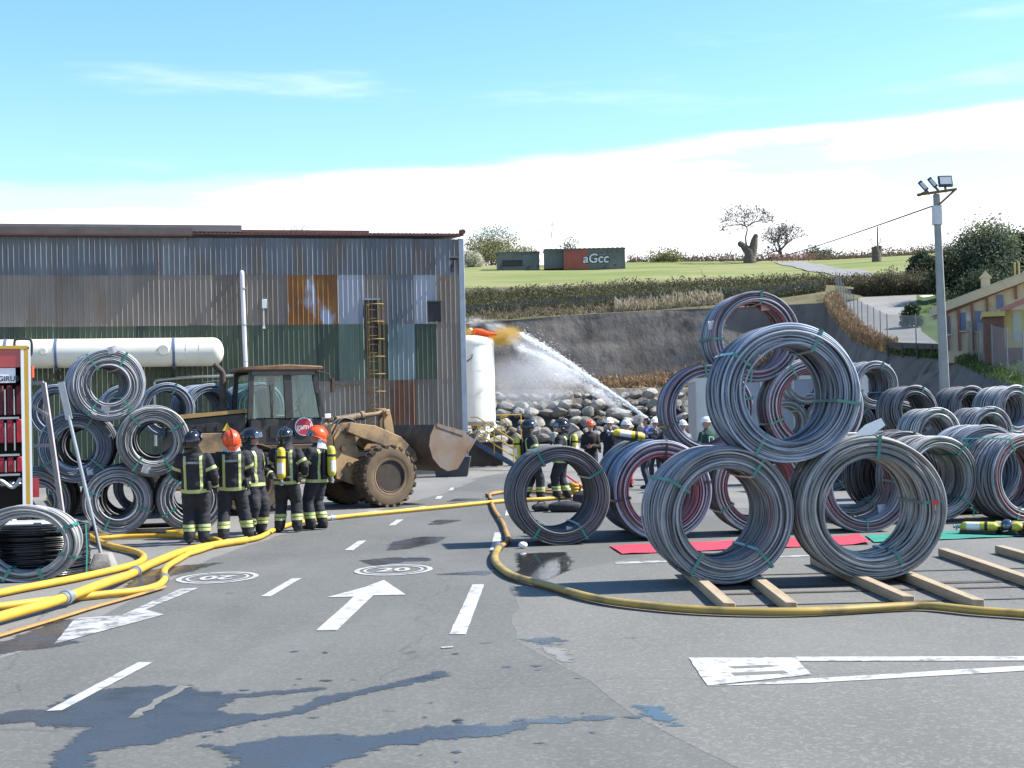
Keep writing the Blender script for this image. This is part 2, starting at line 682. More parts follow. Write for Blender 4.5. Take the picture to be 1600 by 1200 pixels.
# --- wet patches
M_WET = mat('wet_asphalt', (0.032, 0.034, 0.038), (0.05, 0.052, 0.056), scale=3, rough=0.16, rough2=0.36, spec=0.6, bump=0.15, bscale=60, bdist=0.003)
M_POOL = mat('pool_water', (0.018, 0.02, 0.022), (0.03, 0.03, 0.03), scale=2, rough=0.02, rough2=0.10, spec=0.5, bump=0.03, bscale=6, bdist=0.01)
C8 = lambda L: [(x * .4375, 960 + y * .4375) for x, y in L]
C1_ = lambda L: [(700 + x * .5625, 960 + y * .5625) for x, y in L]
C7 = lambda L: [(400 + x * .3125, 720 + y * .3125) for x, y in L]
wet = [
    (C8([(-200, 370), (0, 360), (60, 345), (170, 345), (210, 320), (270, 285), (420, 265), (430, 258), (600, 258), (660, 255), (700, 275), (830, 285), (1000, 275), (1160, 262), (1170, 266), (1000, 288), (850, 300), (760, 345), (900, 362), (1000, 355), (1100, 320), (1130, 300), (1300, 270), (1500, 225), (1560, 205),
         (1600, 207), (1590, 222), (1440, 255), (1230, 300), (1150, 330), (1080, 355), (900, 380), (800, 405), (640, 430), (560, 460), (420, 475), (330, 490), (310, 560), (250, 700), (120, 700), (190, 549), (210, 490), (330, 405), (260, 400), (160, 400), (120, 385), (0, 388), (-200, 400)]), 'large dark wet patch spreading across the painted lane dash'),
    (C8([(720, 470), (860, 470), (950, 445), (1180, 430), (1300, 440), (1600, 395)]) + C1_([(150, 310), (220, 292), (400, 285), (540, 287), (400, 295), (230, 305), (150, 335), (0, 347)]) + C8([(1350, 475), (1280, 510), (1200, 530), (1100, 600), (820, 600), (850, 510), (800, 490)]), 'long wet trail running to the small blue pool'),
    ([(-60, 1018), (0, 1003), (20, 999), (90, 970), (112, 968), (94, 999), (128, 1003), (72, 1013), (25, 1017), (0, 1024), (-60, 1040)], 'wet dark patch beside the worn arrow and thin hose'),
    ([(196, 918), (225, 893), (262, 886), (347, 879), (300, 892), (250, 905), (215, 926)], 'damp streak under the hose coupling'),
    ([(606, 860), (616, 846.6), (659, 839), (697, 839), (681, 848), (637, 857.5)], 'small wet patch between lane dash and coil shadow'),
    ([(562, 876), (612, 871.6), (666, 871.6), (672, 876), (631, 878), (587, 884)], 'thin wet patch just above the painted speed circle'),
    ([(812, 999), (860, 997), (886, 1002), (845, 1007)], 'small dark damp spot at the corner of the lot'),
    (C7([(865, 320), (905, 295), (965, 295), (1030, 297), (930, 318)]), 'small damp spot below the long straight hose'),
    (C7([(905, 568), (1180, 548), (1150, 572)]), 'narrow damp streak beside the bend in the hose'),
    (C7([(700, 335), (1000, 190), (1170, 186), (1180, 195), (960, 205)][1:]), 'thin damp line crossing the road below the faded arrow'),
]
def soft_mat(src, name):
    """water lying on the ground, thinning out unevenly towards its rim"""
    ma = src.copy()
    ma.name = name
    nt = ma.node_tree
    N, L = nt.nodes, nt.links
    b = N['Principled BSDF']
    at_ = N.new('ShaderNodeAttribute')
    at_.attribute_name = 'inset'
    tc = N.new('ShaderNodeTexCoord')
    nz = N.new('ShaderNodeTexNoise')
    nz.inputs['Scale'].default_value = 7.0
    nz.inputs['Detail'].default_value = 9
    nz.inputs['Roughness'].default_value = 0.72
    L.new(tc.outputs['Object'], nz.inputs['Vector'])
    ad = N.new('ShaderNodeMath')
    ad.operation = 'MULTIPLY_ADD'
    L.new(nz.outputs[0], ad.inputs[0])
    ad.inputs[1].default_value = 0.42
    L.new(at_.outputs['Fac'], ad.inputs[2])
    mr = N.new('ShaderNodeMapRange')
    mr.interpolation_type = 'SMOOTHSTEP'
    mr.inputs[1].default_value = 0.175
    mr.inputs[2].default_value = 0.225
    mr.inputs[4].default_value = 0.86
    L.new(ad.outputs[0], mr.inputs[0])
    L.new(mr.outputs[0], b.inputs['Alpha'])
    return ma


M_WETS = soft_mat(M_WET, 'wet_asphalt_soft')
M_POOLS = soft_mat(M_POOL, 'pool_water_soft')


def wet_sheet(name, px, z, m, label, cat, amp=1.0, cell=0.05):
    """fine sheet over the outline; attribute inset = distance inside its rim"""
    P = np.array([gnd(x, y)[:2] for x, y in px])
    pad = 0.16
    lo, hi = P.min(0) - pad, P.max(0) + pad
    cx = max(cell, (hi[0] - lo[0]) / 160)
    cy = max(cell, (hi[1] - lo[1]) / 160)
    gx, gy = np.arange(lo[0], hi[0] + cx, cx), np.arange(lo[1], hi[1] + cy, cy)
    X, Y = np.meshgrid(gx, gy)
    d2 = np.full(X.shape, 1e9)
    ins = np.zeros(X.shape, bool)
    n = len(P)
    for i in range(n):
        a, b = P[i], P[(i + 1) % n]
        e = b - a
        t = np.clip(((X - a[0]) * e[0] + (Y - a[1]) * e[1]) / max(1e-9, e @ e), 0, 1)
        d2 = np.minimum(d2, (X - a[0] - t * e[0]) ** 2 + (Y - a[1] - t * e[1]) ** 2)
        c = (a[1] > Y) != (b[1] > Y)
        with np.errstate(divide='ignore', invalid='ignore'):
            ins ^= c & (X < (b[0] - a[0]) * (Y - a[1]) / (b[1] - a[1]) + a[0])
    sd = np.sqrt(d2) * np.where(ins, 1, -1)
    ok = sd > -pad
    idx = -np.ones(X.shape, int)
    idx[ok] = np.arange(ok.sum())
    vs = np.stack([X[ok], Y[ok], np.full(ok.sum(), z)], 1)
    fs = []
    for j in range(X.shape[0] - 1):
        for i in range(X.shape[1] - 1):
            q = (idx[j, i], idx[j, i + 1], idx[j + 1, i + 1], idx[j + 1, i])
            if min(q) >= 0:
                fs.append(tuple(int(v) for v in q))
    me = bpy.data.meshes.new(name)
    me.from_pydata(vs.tolist(), [], fs)
    me.attributes.new('inset', 'FLOAT', 'POINT').data.foreach_set('value', (sd[ok] * amp).astype(np.float32))
    return tag(link(name, me, m), label, cat, None, 'structure')


for q, lb in wet:
    wet_sheet('wet_patch', q, 0.0042, M_WETS, lb, 'wet patch')
for q, lb in (([(806, 864), (830, 865), (880, 863), (893, 877), (886, 892), (856, 905), (809, 906), (812, 885)], 'still puddle mirroring the coil that stands above it'),
              ([(997, 1103), (1037, 1110), (1057, 1134), (1032, 1129), (1010, 1117)], 'small blue pool of water on the lot seam'),
              ([(848, 1012), (872, 1008), (895, 1030), (880, 1036)], 'small pool of water by the corner of the lot')):
    wet_sheet('puddle', q, 0.0050, M_POOLS, lb, 'puddle', 1.0, .02)
for i in range(40):
    x, y = random.choice([(random.uniform(300, 800), random.uniform(1120, 1195)), (random.uniform(700, 950), random.uniform(1000, 1180)), (random.uniform(380, 720), random.uniform(1010, 1110))])
    w = random.uniform(2.5, 7)
    wet_sheet('damp_spot', [(x - w, y), (x - w * .2, y - w * .22), (x + w, y - w * .1), (x + w * .3, y + w * .22)], 0.0046, M_WETS, 'small dark drip mark on the asphalt', 'wet patch', 2.0, .03)['group'] = 'drip marks on the road'

# ------------------------------------------------------------------ terrain
def res(row, n):
    """row: list of (px, py, D) -> n points evenly spread along it"""
    P = [at(*p) for p in row]
    d = [0]
    for i in range(1, len(P)):
        d.append(d[-1] + (P[i] - P[i - 1]).length)
    out = []
    for k in range(n):
        t = d[-1] * k / (n - 1)
        i = max(j for j in range(len(d)) if d[j] <= t + 1e-9)
        i = min(i, len(P) - 2)
        f = (t - d[i]) / max(1e-9, d[i + 1] - d[i])
        out.append(P[i].lerp(P[i + 1], f))
    return out


def resx(row, xs):
    """row resampled at photograph columns xs"""
    ks = [p[0] for p in row]
    return [at(x, float(np.interp(x, ks, [p[1] for p in row])), float(np.interp(x, ks, [p[2] for p in row]))) for x in xs]


def ribbon(name, rows, subs, m, noise=0.0, label=None, cat=None, keep=True, nscale=0.6, kind='structure'):
    """surface lofted through rows of points (all of one length)"""
    from mathutils import noise as mn
    vs = []
    n = len(rows[0])
    full = []
    for i in range(len(rows) - 1):
        for k in range(subs[i]):
            t = k / subs[i]
            full.append([a.lerp(b, t) for a, b in zip(rows[i], rows[i + 1])])
    full.append(rows[-1])
    for i, r in enumerate(full):
        for p in r:
            q = p.copy()
            if noise and 0 < i < len(full) - 1:
                q += mn.noise_vector(p * nscale) * noise + mn.noise_vector(p * nscale * 3.1) * noise * 0.4
            vs.append(q)
    fs = [(i * n + j, i * n + j + 1, (i + 1) * n + j + 1, (i + 1) * n + j) for i in range(len(full) - 1) for j in range(n - 1)]
    me = bpy.data.meshes.new(name)
    me.from_pydata(vs, [], fs)
    me.polygons.foreach_set('use_smooth', [True] * len(fs))
    o = link(name, me, m)
    if label:
        tag(o, label, cat, None, kind)
    if keep:
        TERR.append((vs, fs))
    return o


TERR = []
M_SHOT = mat('shotcrete', (0.125, 0.108, 0.093), (0.18, 0.158, 0.138), scale=0.5, rough=0.95, spec=0.15, bump=0.7, bscale=1.6, bdist=0.15, c3=(0.07, 0.063, 0.056), s3=0.55, t3=(0.56, 0.68), stretch=(1, 1, 0.6))
M_DRY = mat('dry_grass_soil', (0.20, 0.15, 0.095), (0.30, 0.24, 0.15), scale=0.9, rough=0.95, spec=0.1, bump=0.6, bscale=6, bdist=0.1)
M_MEADOW = mat('meadow_grass', (0.145, 0.18, 0.055), (0.205, 0.225, 0.09), scale=0.11, rough=0.9, spec=0.1, c3=(0.25, 0.22, 0.12), s3=0.22, t3=(0.48, 0.66), bump=0.5, bscale=3, bdist=0.12, stretch=(.45, 1.2, 1))
M_SCRUBG = mat('scrub_ground', (0.10, 0.10, 0.05), (0.16, 0.135, 0.085), scale=0.5, rough=0.95, spec=0.1, bump=0.8, bscale=3, bdist=0.2)
M_BANK = mat('bank_grass', (0.05, 0.085, 0.025), (0.09, 0.12, 0.04), scale=0.4, rough=0.9, spec=0.1, bump=0.8, bscale=5, bdist=0.12)
M_PATH = mat('gravel_path', (0.2, 0.195, 0.19), (0.25, 0.245, 0.235), scale=0.5, rough=0.95, spec=0.1)
M_RAMP = mat('ramp_concrete', (0.19, 0.185, 0.175), (0.24, 0.235, 0.22), scale=0.35, rough=0.9, spec=0.2, bump=0.2, bscale=8)

XB = [380, 560, 640, 700, 730, 780, 830, 880, 930, 980, 1030, 1080, 1130, 1180, 1230, 1262, 1290, 1312]
r_base = [(380, 622, 97), (730, 612, 97.5), (1050, 606, 97.5), (1290, 622, 95)]
r_foot = [(380, 604, 98.5), (730, 601, 99), (900, 598, 99), (1050, 590, 99), (1290, 600, 96)]
r_top = [(380, 512, 101), (730, 506, 101), (900, 492, 101), (1050, 484, 101), (1200, 478, 100), (1290, 473, 98)]
ribbon('dry_strip', [resx(r_base, XB), resx(r_foot, XB)], [4], M_DRY, 0.15, 'strip of dry straw-coloured grass between boulders and grey slope', 'ground')
ribbon('shotcrete_slope', [resx(r_foot, XB), resx(r_top, XB)], [22], M_SHOT, 0.32, 'tall rough grey sprayed-concrete slope behind the boulder wall', 'slope', nscale=0.35)
XM = [200, 380, 560, 730, 830, 930, 1030, 1130, 1230, 1290, 1350, 1420, 1480, 1540, 1600, 1700, 1850]
r_top2 = r_top + [(1350, 466, 104), (1480, 460, 104), (1600, 440, 104), (1850, 420, 104)]
r_hedge = [(200, 478, 108), (380, 476, 108), (730, 470, 108), (900, 462, 108), (1050, 454, 108), (1200, 448, 108), (1290, 445, 108), (1350, 452, 108), (1480, 450, 108), (1600, 430, 108), (1850, 410, 108)]
r_mead = [(200, 456, 114), (730, 450, 114), (900, 447, 114), (1050, 441, 114), (1200, 436, 114), (1300, 432, 114), (1400, 428, 114), (1500, 420, 114), (1850, 402, 114)]
r_crest = [(200, 419, 168), (730, 416, 168), (900, 414, 168), (1000, 410, 168), (1170, 409, 168), (1300, 405, 168), (1420, 398, 168), (1500, 391, 168), (1600, 386, 168), (1850, 380, 168)]
r_back = [(200, 421, 300), (730, 418, 300), (1000, 409, 300), (1170, 406, 300), (1300, 402, 300), (1500, 389, 300), (1850, 378, 300)]
ribbon('scrub_bank', [resx(r_top2, XM), resx(r_hedge, XM), resx(r_mead, XM)], [6, 6], M_SCRUBG, 0.25, 'brushy bank of soil and weeds above the grey slope', 'ground')
ribbon('meadow', [resx(r_mead, XM), resx(r_crest, XM), resx(r_back, XM)], [16, 8], M_MEADOW, 0.25, 'sunlit green meadow rising to the skyline', 'meadow', nscale=0.08)
# the road that climbs beside the meadow and the bank under the yellow building
ramp_l = [at(1312, 466, 104), at(1330, 497, 93), at(1352, 522, 84), at(1388, 548, 76), at(1470, 556, 71)]
ramp_r = [at(1432, 461, 104), at(1432, 488, 93), at(1440, 518, 84), at(1475, 543, 76), at(1560, 552, 71)]
ribbon('ramp_road', [[a.lerp(b, t / 6) for t in range(7)] for a, b in zip(ramp_l, ramp_r)], [4] * 4, M_RAMP, 0.0, 'pale concrete ramp climbing past the wire fence', 'road')
edge = [at(1290, 473, 98), at(1305, 500, 92), at(1335, 533, 84), at(1385, 553, 76), at(1478, 562, 70), at(1560, 590, 60), at(1660, 622, 50), at(1900, 690, 38)]
foot = [at(1290, 622, 95), at(1300, 640, 88), at(1318, 660, 80), at(1365, 690, 72), at(1440, 700, 66), at(1520, 716, 56), at(1610, 740, 46), at(1820, 790, 34)]
for p in foot[2:]:
    p.z = min(p.z, 0.1)
foot[2].z = 0.3
ribbon('side_slope', [[a.lerp(b, 0) for a, b in zip(foot, edge)], edge], [14], M_SHOT, 0.35, 'shaded dark sprayed-concrete slope below the ramp', 'slope', nscale=0.4)
# grassy terrace strip between edge of the slope and the ramp
inner = [at(1312, 466, 104), at(1330, 497, 93), at(1352, 522, 84), at(1388, 548, 76), at(1475, 553, 71), at(1590, 566, 64), at(1720, 590, 55), at(1990, 640, 45)]
ribbon('terrace_verge', [edge, inner], [4], M_BANK, 0.08, 'rough grassy verge along the wire fence', 'ground')
rb0 = [at(1432, 461, 104), at(1432, 488, 93), at(1440, 518, 84), at(1475, 543, 76), at(1560, 552, 71), at(1590, 566, 64), at(1720, 590, 55), at(1990, 640, 45)]
rb1 = [at(1500, 458, 104), at(1480, 470, 95), at(1480, 500, 88), at(1600, 545, 82), at(1750, 548, 78), at(1800, 560, 72), at(1950, 580, 65), at(2200, 600, 60)]
rb2 = [at(1600, 430, 106), at(1620, 440, 104), at(1660, 450, 102), at(1760, 460, 100), at(1850, 470, 100), at(1950, 480, 98), at(2100, 500, 95), at(2400, 520, 90)]
ribbon('grass_bank', [rb0, rb1, rb2], [6, 6], M_BANK, 0.2, 'dark green grass bank round the yellow building', 'ground')


def terr_bvh():
    V, Fc = [], []
    for vs, fs in TERR:
        b = len(V)
        V += vs
        Fc += [tuple(b + i for i in f) for f in fs]
    return BVHTree.FromPolygons(V, Fc)


BVH = terr_bvh()


def tz(x, y, default=0.0):
    h = BVH.ray_cast(Vector((x, y, 200)), Vector((0, 0, -1)))
    return h[0].z if h[0] is not None else default


def drape(name, line, width, m, label, cat, lift=0.06):
    """road or path laid on the terrain along a list of xy points"""
    P = spline([Vector((p[0], p[1], 0)) for p in line], 8)
    L_, R_ = [], []
    for i, p in enumerate(P):
        t = P[min(i + 1, len(P) - 1)] - P[max(i - 1, 0)]
        nn = Vector((-t.y, t.x, 0)).normalized() * width / 2
        for q, o in ((p + nn, L_), (p - nn, R_)):
            o.append(Vector((q.x, q.y, tz(q.x, q.y) + lift)))
    rows = [[a.lerp(b, k / 6) for k in range(7)] for a, b in zip(L_, R_)]
    for r in rows:
        for q in r:
            q.z = tz(q.x, q.y, q.z) + lift
    vs = [q for r in rows for q in r]
    fs = [(i * 7 + j, i * 7 + j + 1, (i + 1) * 7 + j + 1, (i + 1) * 7 + j) for i in range(len(rows) - 1) for j in range(6)]
    me = bpy.data.meshes.new(name)
    me.from_pydata(vs, [], fs)
    return tag(link(name, me, m), label, cat, None, 'structure')


def on_terr(px, py, Dmin=70):
    d = ray(px, py)
    h = BVH.ray_cast(Vector((0, 0, CAMH)) + d * Dmin / d.y, d)
    return h[0]


pp = [on_terr(1340, 433), on_terr(1310, 424), on_terr(1270, 418), on_terr(1243, 413), on_terr(1232, 409.5)]
if all(p is not None for p in pp):
    drape('meadow_path', [p[:2] for p in pp], 3.2, M_PATH, 'pale gravel path winding up through the meadow', 'path')
r_toe = [(380, 712, 92), (730, 699, 92), (1050, 692, 92), (1290, 688, 90)]
toe = resx(r_toe, XB)
for p in toe:
    p.z = -0.05
ribbon('boulder_backing', [toe, resx(r_base, XB)], [6], mat('rock_soil', (.09, .082, .07), (.14, .125, .105), scale=1.5, rough=.95, bump=.8, bscale=4, bdist=.2), 0.1, 'dark soil packed behind the boulder wall', 'ground', keep=False)


# ------------------------------------------------------------------ coils
def coil_material(name, a, b, rough=0.58, metal=0.12):
    """drawn steel wire, every turn of slightly different tone"""
    if name in MATS:
        return MATS[name]
    ma = mat(name, a, b, scale=3.0, rough=rough, metal=metal, c3=tuple(v * 0.55 for v in a), s3=2.2, t3=(0.58, 0.75), obj_rand=0.12)
    nt = ma.node_tree
    N, L = nt.nodes, nt.links
    bs = N['Principled BSDF']
    src = bs.inputs['Base Color'].links[0].from_socket
    at_ = N.new('ShaderNodeAttribute')
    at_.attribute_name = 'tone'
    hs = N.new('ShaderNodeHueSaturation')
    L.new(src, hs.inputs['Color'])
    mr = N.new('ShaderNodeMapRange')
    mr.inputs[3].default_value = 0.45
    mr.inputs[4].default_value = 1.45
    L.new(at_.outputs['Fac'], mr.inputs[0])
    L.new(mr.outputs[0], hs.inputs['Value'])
    L.new(hs.outputs[0], bs.inputs['Base Color'])
    return ma


M_WIRE = coil_material('wire_steel', (0.315, 0.323, 0.343), (0.217, 0.224, 0.241))
M_WIREB = coil_material('wire_blue_grey', (0.259, 0.295, 0.349), (0.183, 0.207, 0.249))
M_WIREL = coil_material('wire_light', (0.435, 0.435, 0.420), (0.308, 0.311, 0.308))
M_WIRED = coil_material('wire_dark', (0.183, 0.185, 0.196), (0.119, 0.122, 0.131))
M_PINK = coil_material('wire_pink', (0.34, 0.15, 0.165), (0.25, 0.125, 0.14), rough=0.5, metal=0.3)
M_BLACKW = coil_material('wire_black', (0.022, 0.023, 0.026), (0.035, 0.036, 0.04), rough=0.22, metal=0.2)
M_STRAP = mat('strap_green', (0.012, 0.15, 0.125), (0.02, 0.2, 0.165), scale=8, rough=0.28, spec=0.6)
M_STRAPD = mat('strap_dark', (0.02, 0.03, 0.032), rough=0.3)
M_TAG = mat('paper_tag', (0.62, 0.63, 0.65), (0.55, 0.56, 0.58), scale=20, rough=0.6)
COILS = {}


def coil_mesh(key, Ro, ri, Ln, d, seed, seg=72, sides=5, pink=0.0, loose=1.0):
    """wound wire: many separate turns round the local Y axis, front face at y = 0; slot 1 is the pink wire"""
    if key in COILS:
        return COILS[key]
    rnd = random.Random(seed)
    V, Fc, T, MI = [], [], [], []
    cs = np.linspace(0, 2 * PI, seg, endpoint=False)
    co, si = np.cos(cs), np.sin(cs)
    sd = np.linspace(0, 2 * PI, sides, endpoint=False)

    def turn(r, y, mi, amp=1.0, tone=None):
        a1, a2, a3 = [rnd.gauss(0, 1) for _ in range(3)]
        p1, p2, p3, p4 = [rnd.uniform(0, 2 * PI) for _ in range(4)]
        rr = r + amp * loose * d * (0.40 * a1 * np.sin(cs + p1) + 0.26 * a2 * np.sin(2 * cs + p2) + 0.12 * a3 * np.sin(3 * cs + p4))
        yy = y + amp * loose * d * (0.75 * a3 * np.sin(cs + p3) + 0.30 * a1 * np.sin(2 * cs + p4))
        b = len(V)
        q = d * 0.5
        for i in range(seg):
            for a in sd:
                r2 = rr[i] + q * math.cos(a)
                V.append((r2 * co[i], yy[i] + q * math.sin(a), r2 * si[i]))
        t = rnd.random() if tone is None else tone
        T.extend([t] * (seg * sides))
        for i in range(seg):
            i2 = (i + 1) % seg
            for j in range(sides):
                j2 = (j + 1) % sides
                Fc.append((b + i * sides + j, b + i * sides + j2, b + i2 * sides + j2, b + i2 * sides + j))
                MI.append(mi)
    ny = max(3, int(Ln / d))
    nr = max(2, int((Ro - ri) / d))
    pk = lambda f: 1 if rnd.random() < pink * f else 0
    for k in range(ny):
        y = (k + 0.5) * Ln / ny
        turn(Ro - d * rnd.uniform(0.4, 1.0), y, pk(0.12))
        turn(ri + d * rnd.uniform(0.4, 1.1), y, pk(1.0))
    for k in range(nr):
        r = ri + (k + 0.5) * (Ro - ri) / nr
        f = 1.0 - k / nr
        for e in (0, 1):
            y0 = d * rnd.uniform(-0.4, 0.9)
            turn(r, y0 if e == 0 else Ln - y0, pk(f * 0.9), 0.9)
        turn(r + d * 0.5, d * rnd.uniform(1.0, 1.9), pk(f * 0.9), 0.8)
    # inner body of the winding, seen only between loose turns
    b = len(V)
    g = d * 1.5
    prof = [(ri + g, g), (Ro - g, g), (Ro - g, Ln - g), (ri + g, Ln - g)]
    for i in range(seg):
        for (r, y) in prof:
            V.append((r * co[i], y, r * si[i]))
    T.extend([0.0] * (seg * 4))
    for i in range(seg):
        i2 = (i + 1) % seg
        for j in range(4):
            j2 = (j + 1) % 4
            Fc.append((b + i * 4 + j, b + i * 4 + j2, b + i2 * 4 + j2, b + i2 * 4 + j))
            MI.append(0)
    me = bpy.data.meshes.new('winding')
    me.from_pydata(V, [], Fc)
    me.polygons.foreach_set('material_index', MI)
    me.polygons.foreach_set('use_smooth', [True] * len(Fc))
    me.attributes.new('tone', 'FLOAT', 'POINT').data.foreach_set('value', T)
    me.materials.append(M_WIRE)
    me.materials.append(M_PINK)
    me.update()
    COILS[key] = me
    return me


STRAPS = {}


def strap_mesh(Ro, ri, Ln, w=0.035):
    key = (round(Ro, 3), round(ri, 3), round(Ln, 3))
    if key in STRAPS:
        return STRAPS[key]
    g = 0.014
    t = 0.004
    path = [(ri - g, -g), (Ro + g, -g * 1.6), (Ro + g * 1.6, Ln * 0.5), (Ro + g, Ln + g), (ri - g, Ln + g), (ri - g * 1.6, Ln * 0.5)]
    m = MB()
    k = len(path)
    vs = []
    cx, cy = (Ro + ri) / 2, Ln / 2
    for (r, y) in path:
        dr, dy = (r - cx), (y - cy)
        n = math.hypot(dr, dy)
        for s_ in (0, t):
            for x in (-w / 2, w / 2):
                vs.append((x, y + dy / n * s_, r + dr / n * s_))
    fs = []
    for i in range(k):
        i2 = (i + 1) % k
        for a, b_ in ((0, 1), (1, 3), (3, 2), (2, 0)):
            fs.append((i * 4 + a, i * 4 + b_, i2 * 4 + b_, i2 * 4 + a))
    m.add(vs, fs)
    me = m.mesh('strap', [M_STRAP], None)
    STRAPS[key] = me
    return me


def tag_mesh():
    m = MB()
    n = 4
    vs = []
    for i in range(n + 1):
        for j in (0, 1):
            vs.append((-0.075 + 0.15 * i / n, 0.006 * math.sin(i * 2.1), -0.06 * 1 + 0.13 * j))
    fs = [(2 * i, 2 * i + 2, 2 * i + 3, 2 * i + 1) for i in range(n)]
    m.add(vs, fs)
    o = m.mesh('tag', [M_TAG], 60)
    return o


TAGM = tag_mesh()
CO = []


def coil(key, cx, z, D, Ro, ri, Ln, yaw, label, m=None, straps=(40, 130, 215, 300), tags=(), pink=0.0, d=0.027, seed=1, seg=72, sides=5, roll=0.0,
         group='wire coils stacked on the lot', dark=(), squash=1.0, loose=1.0):
    """a coil standing on edge: cx world x of its front face, z height of its axis"""
    t = thing('wire_coil', label, 'wire coil', (cx, D, z), R(yaw), group)
    me = coil_mesh(key, Ro, ri, Ln, d, seed, seg, sides, pink, loose)
    w = link('winding', me, None, t)
    w.rotation_euler = (0, R(roll), 0)
    if m is not None and m != M_WIRE:
        w.material_slots[0].link = 'OBJECT'
        w.material_slots[0].material = m
    for i, a in enumerate(straps):
        s_ = link('strap', strap_mesh(Ro + 0.006, ri - 0.006, Ln), None, t, None, (0, R(a), 0))
        if i in dark:
            s_.material_slots[0].link = 'OBJECT'
            s_.material_slots[0].material = M_STRAPD
    for (a, r, y) in tags:
        g = link('tag', TAGM, None, t, (r * math.sin(R(a)), y, r * math.cos(R(a))), (R(random.uniform(-25, 25)), R(random.uniform(-20, 20)), R(random.uniform(-25, 25))))
    t['R'] = Ro
    if squash != 1.0:
        t.scale = (squash, 1, 1)
    c = dict(o=t, x=cx, z=z, D=D, R=Ro)
    CO.append(c)
    return c


def wx(px, py, D):
    return at(px, py, D).x


def rest(a, b, Ro, D=None):
    """axis of a coil of radius Ro lying in the groove between two others"""
    ax, az_, ar = a['x'], a['z'], a['R'] + Ro + 0.006
    bx, bz, br = b['x'], b['z'], b['R'] + Ro + 0.006
    dx, dz = bx - ax, bz - az_
    q = math.hypot(dx, dz)
    u = (ar * ar - br * br + q * q) / (2 * q)
    hh = math.sqrt(max(0.0, ar * ar - u * u))
    mx_, mz = ax + dx * u / q, az_ + dz * u / q
    nx, nz = -dz / q, dx / q
    if nz < 0:
        nx, nz = -nx, -nz
    return mx_ + nx * hh, mz + nz * hh


GR = 'steel wire coils stacked on the lot'
TZ = 0.105      # top of the timbers
D0 = 15.5
# front pyramid on the timbers
c1 = coil('A', wx(1137, 800, D0), TZ + .687, D0, .745, .52, .95, 7, 'big grey coil on two timbers, beside the pink-striped coils behind it', M_WIRE, (35, 140, 215, 302), pink=0.06, seed=3, loose=1.3, roll=20, group=GR)
c2 = coil('B', wx(1366, 788, D0), TZ + .728, D0, .785, .56, .85, 2, 'big light grey coil on timbers with a red tag and white paper on top', M_WIREL, (6, 85, 155), seed=4, loose=1.7, roll=0, group=GR)
x_, z_ = rest(c1, c2, .765)
c3 = coil('C', x_, z_, D0 + .02, .765, .54, .9, 4, 'big blue-grey coil crowning the front pyramid on the timbers', M_WIREB, (28, 100, 212, 305), seed=5, loose=1.35, roll=60, group=GR)
# second row, on the ground
D1 = 20.9
c4 = coil('D', wx(877, 774, D1), .735, D1, .735, .52, .95, 8, 'dark grey coil standing alone at the puddle with a white tag inside', M_WIRED, (332, 150, 215, 60), tags=((165, .56, .1),), seed=6, d=.02, loose=.8, sides=4, seg=64, group=GR)
D2 = 21.3
c5 = coil('E', wx(1037, 771, D2), .745, D2, .745, .53, .8, 6, 'coil with pink inner turns behind the big timber coil, near the puddle', M_WIREB, (5, 260, 80, 170), pink=.9, seed=7, dark=(0, 1, 2), group=GR)
c5b = coil('A', wx(1015, 760, D2 + 1.15), .745, D2 + 1.15, .745, .52, .95, 6, 'pale blue coil carrying the yellow breathing pack on top', M_WIREB, (350, 60, 200), roll=120, group=GR)
c6 = coil('E', wx(1190, 760, 22.0), .745, 22.0, .745, .53, .8, 4, 'pink-striped coil seen through the big coil beside the red carpet', M_WIREL, (120, 240), roll=90, pink=.9, seed=7, group=GR)
c7 = coil('F', wx(1354, 757, 21.9), .72, 21.9, .72, .53, .8, 2, 'grey coil with a few pink turns seen through the red-tagged coil', M_WIRE, (85, 180, 320), pink=.3, seed=9, tags=((140, .5, .3),), group=GR)
c7b = coil('G', wx(1330, 742, 24.2), .70, 24.2, .70, .52, .9, -4, 'smaller light coil deep behind the red-tagged coil', M_WIREL, (20, 140), seed=10, seg=56, sides=4, group=GR)
D3 = 23.4
c8 = coil('G', wx(1470, 741, D3), .73, D3, .73, .52, .9, 14, 'light loosely wound coil beside the green carpet', M_WIREL, (40, 130), roll=70, group=GR)
c9 = coil('F', wx(1606, 735, D3), .72, D3, .72, .53, 1.1, 20, 'grey coil at the lot edge beyond the yellow air bottles', M_WIRE, (330, 200), roll=40, group=GR)
c8b = coil('A', wx(1415, 735, D3 + 1.5), .745, D3 + 1.5, .745, .52, .95, 12, 'bluish coil standing right behind the light loose coil', M_WIRED, (15, 200), roll=200, group=GR)
c9b = coil('B', wx(1545, 735, D3 + 1.6), .745 + .04, D3 + 1.6, .785, .56, .85, 16, 'long grey coil behind the lot-edge coil', M_WIREB, (15, 200), roll=200, group=GR)
# second storey of that row
x_, z_ = rest(c5, c6, .70)
c10 = coil('H', x_, z_, D2 + .5, .70, .54, .75, 6, 'pink-lined coil resting over the two pink coils, beside the green jacket', M_WIREB, (355, 250, 75, 200), pink=.8, seed=12, dark=(1,), group=GR)
x_, z_ = rest(c6, c7, .74)
c11 = coil('E', x_, z_, 21.9, .745, .53, .8, 2, 'pink and grey coil framed by the crowning coil', M_WIRE, (330, 130, 250), roll=200, pink=.9, seed=7, group=GR)
x_, z_ = rest(c10, c11, .68)
c12 = coil('H', x_, z_ - .02, D2 + .62, .70, .54, .75, 8, 'highest coil, faint pink inside, behind the crowning coil', M_WIREB, (8, 80, 190, 268), roll=150, tags=((285, .72, .05), (28, .55, .3)), pink=.8, seed=12, group=GR)
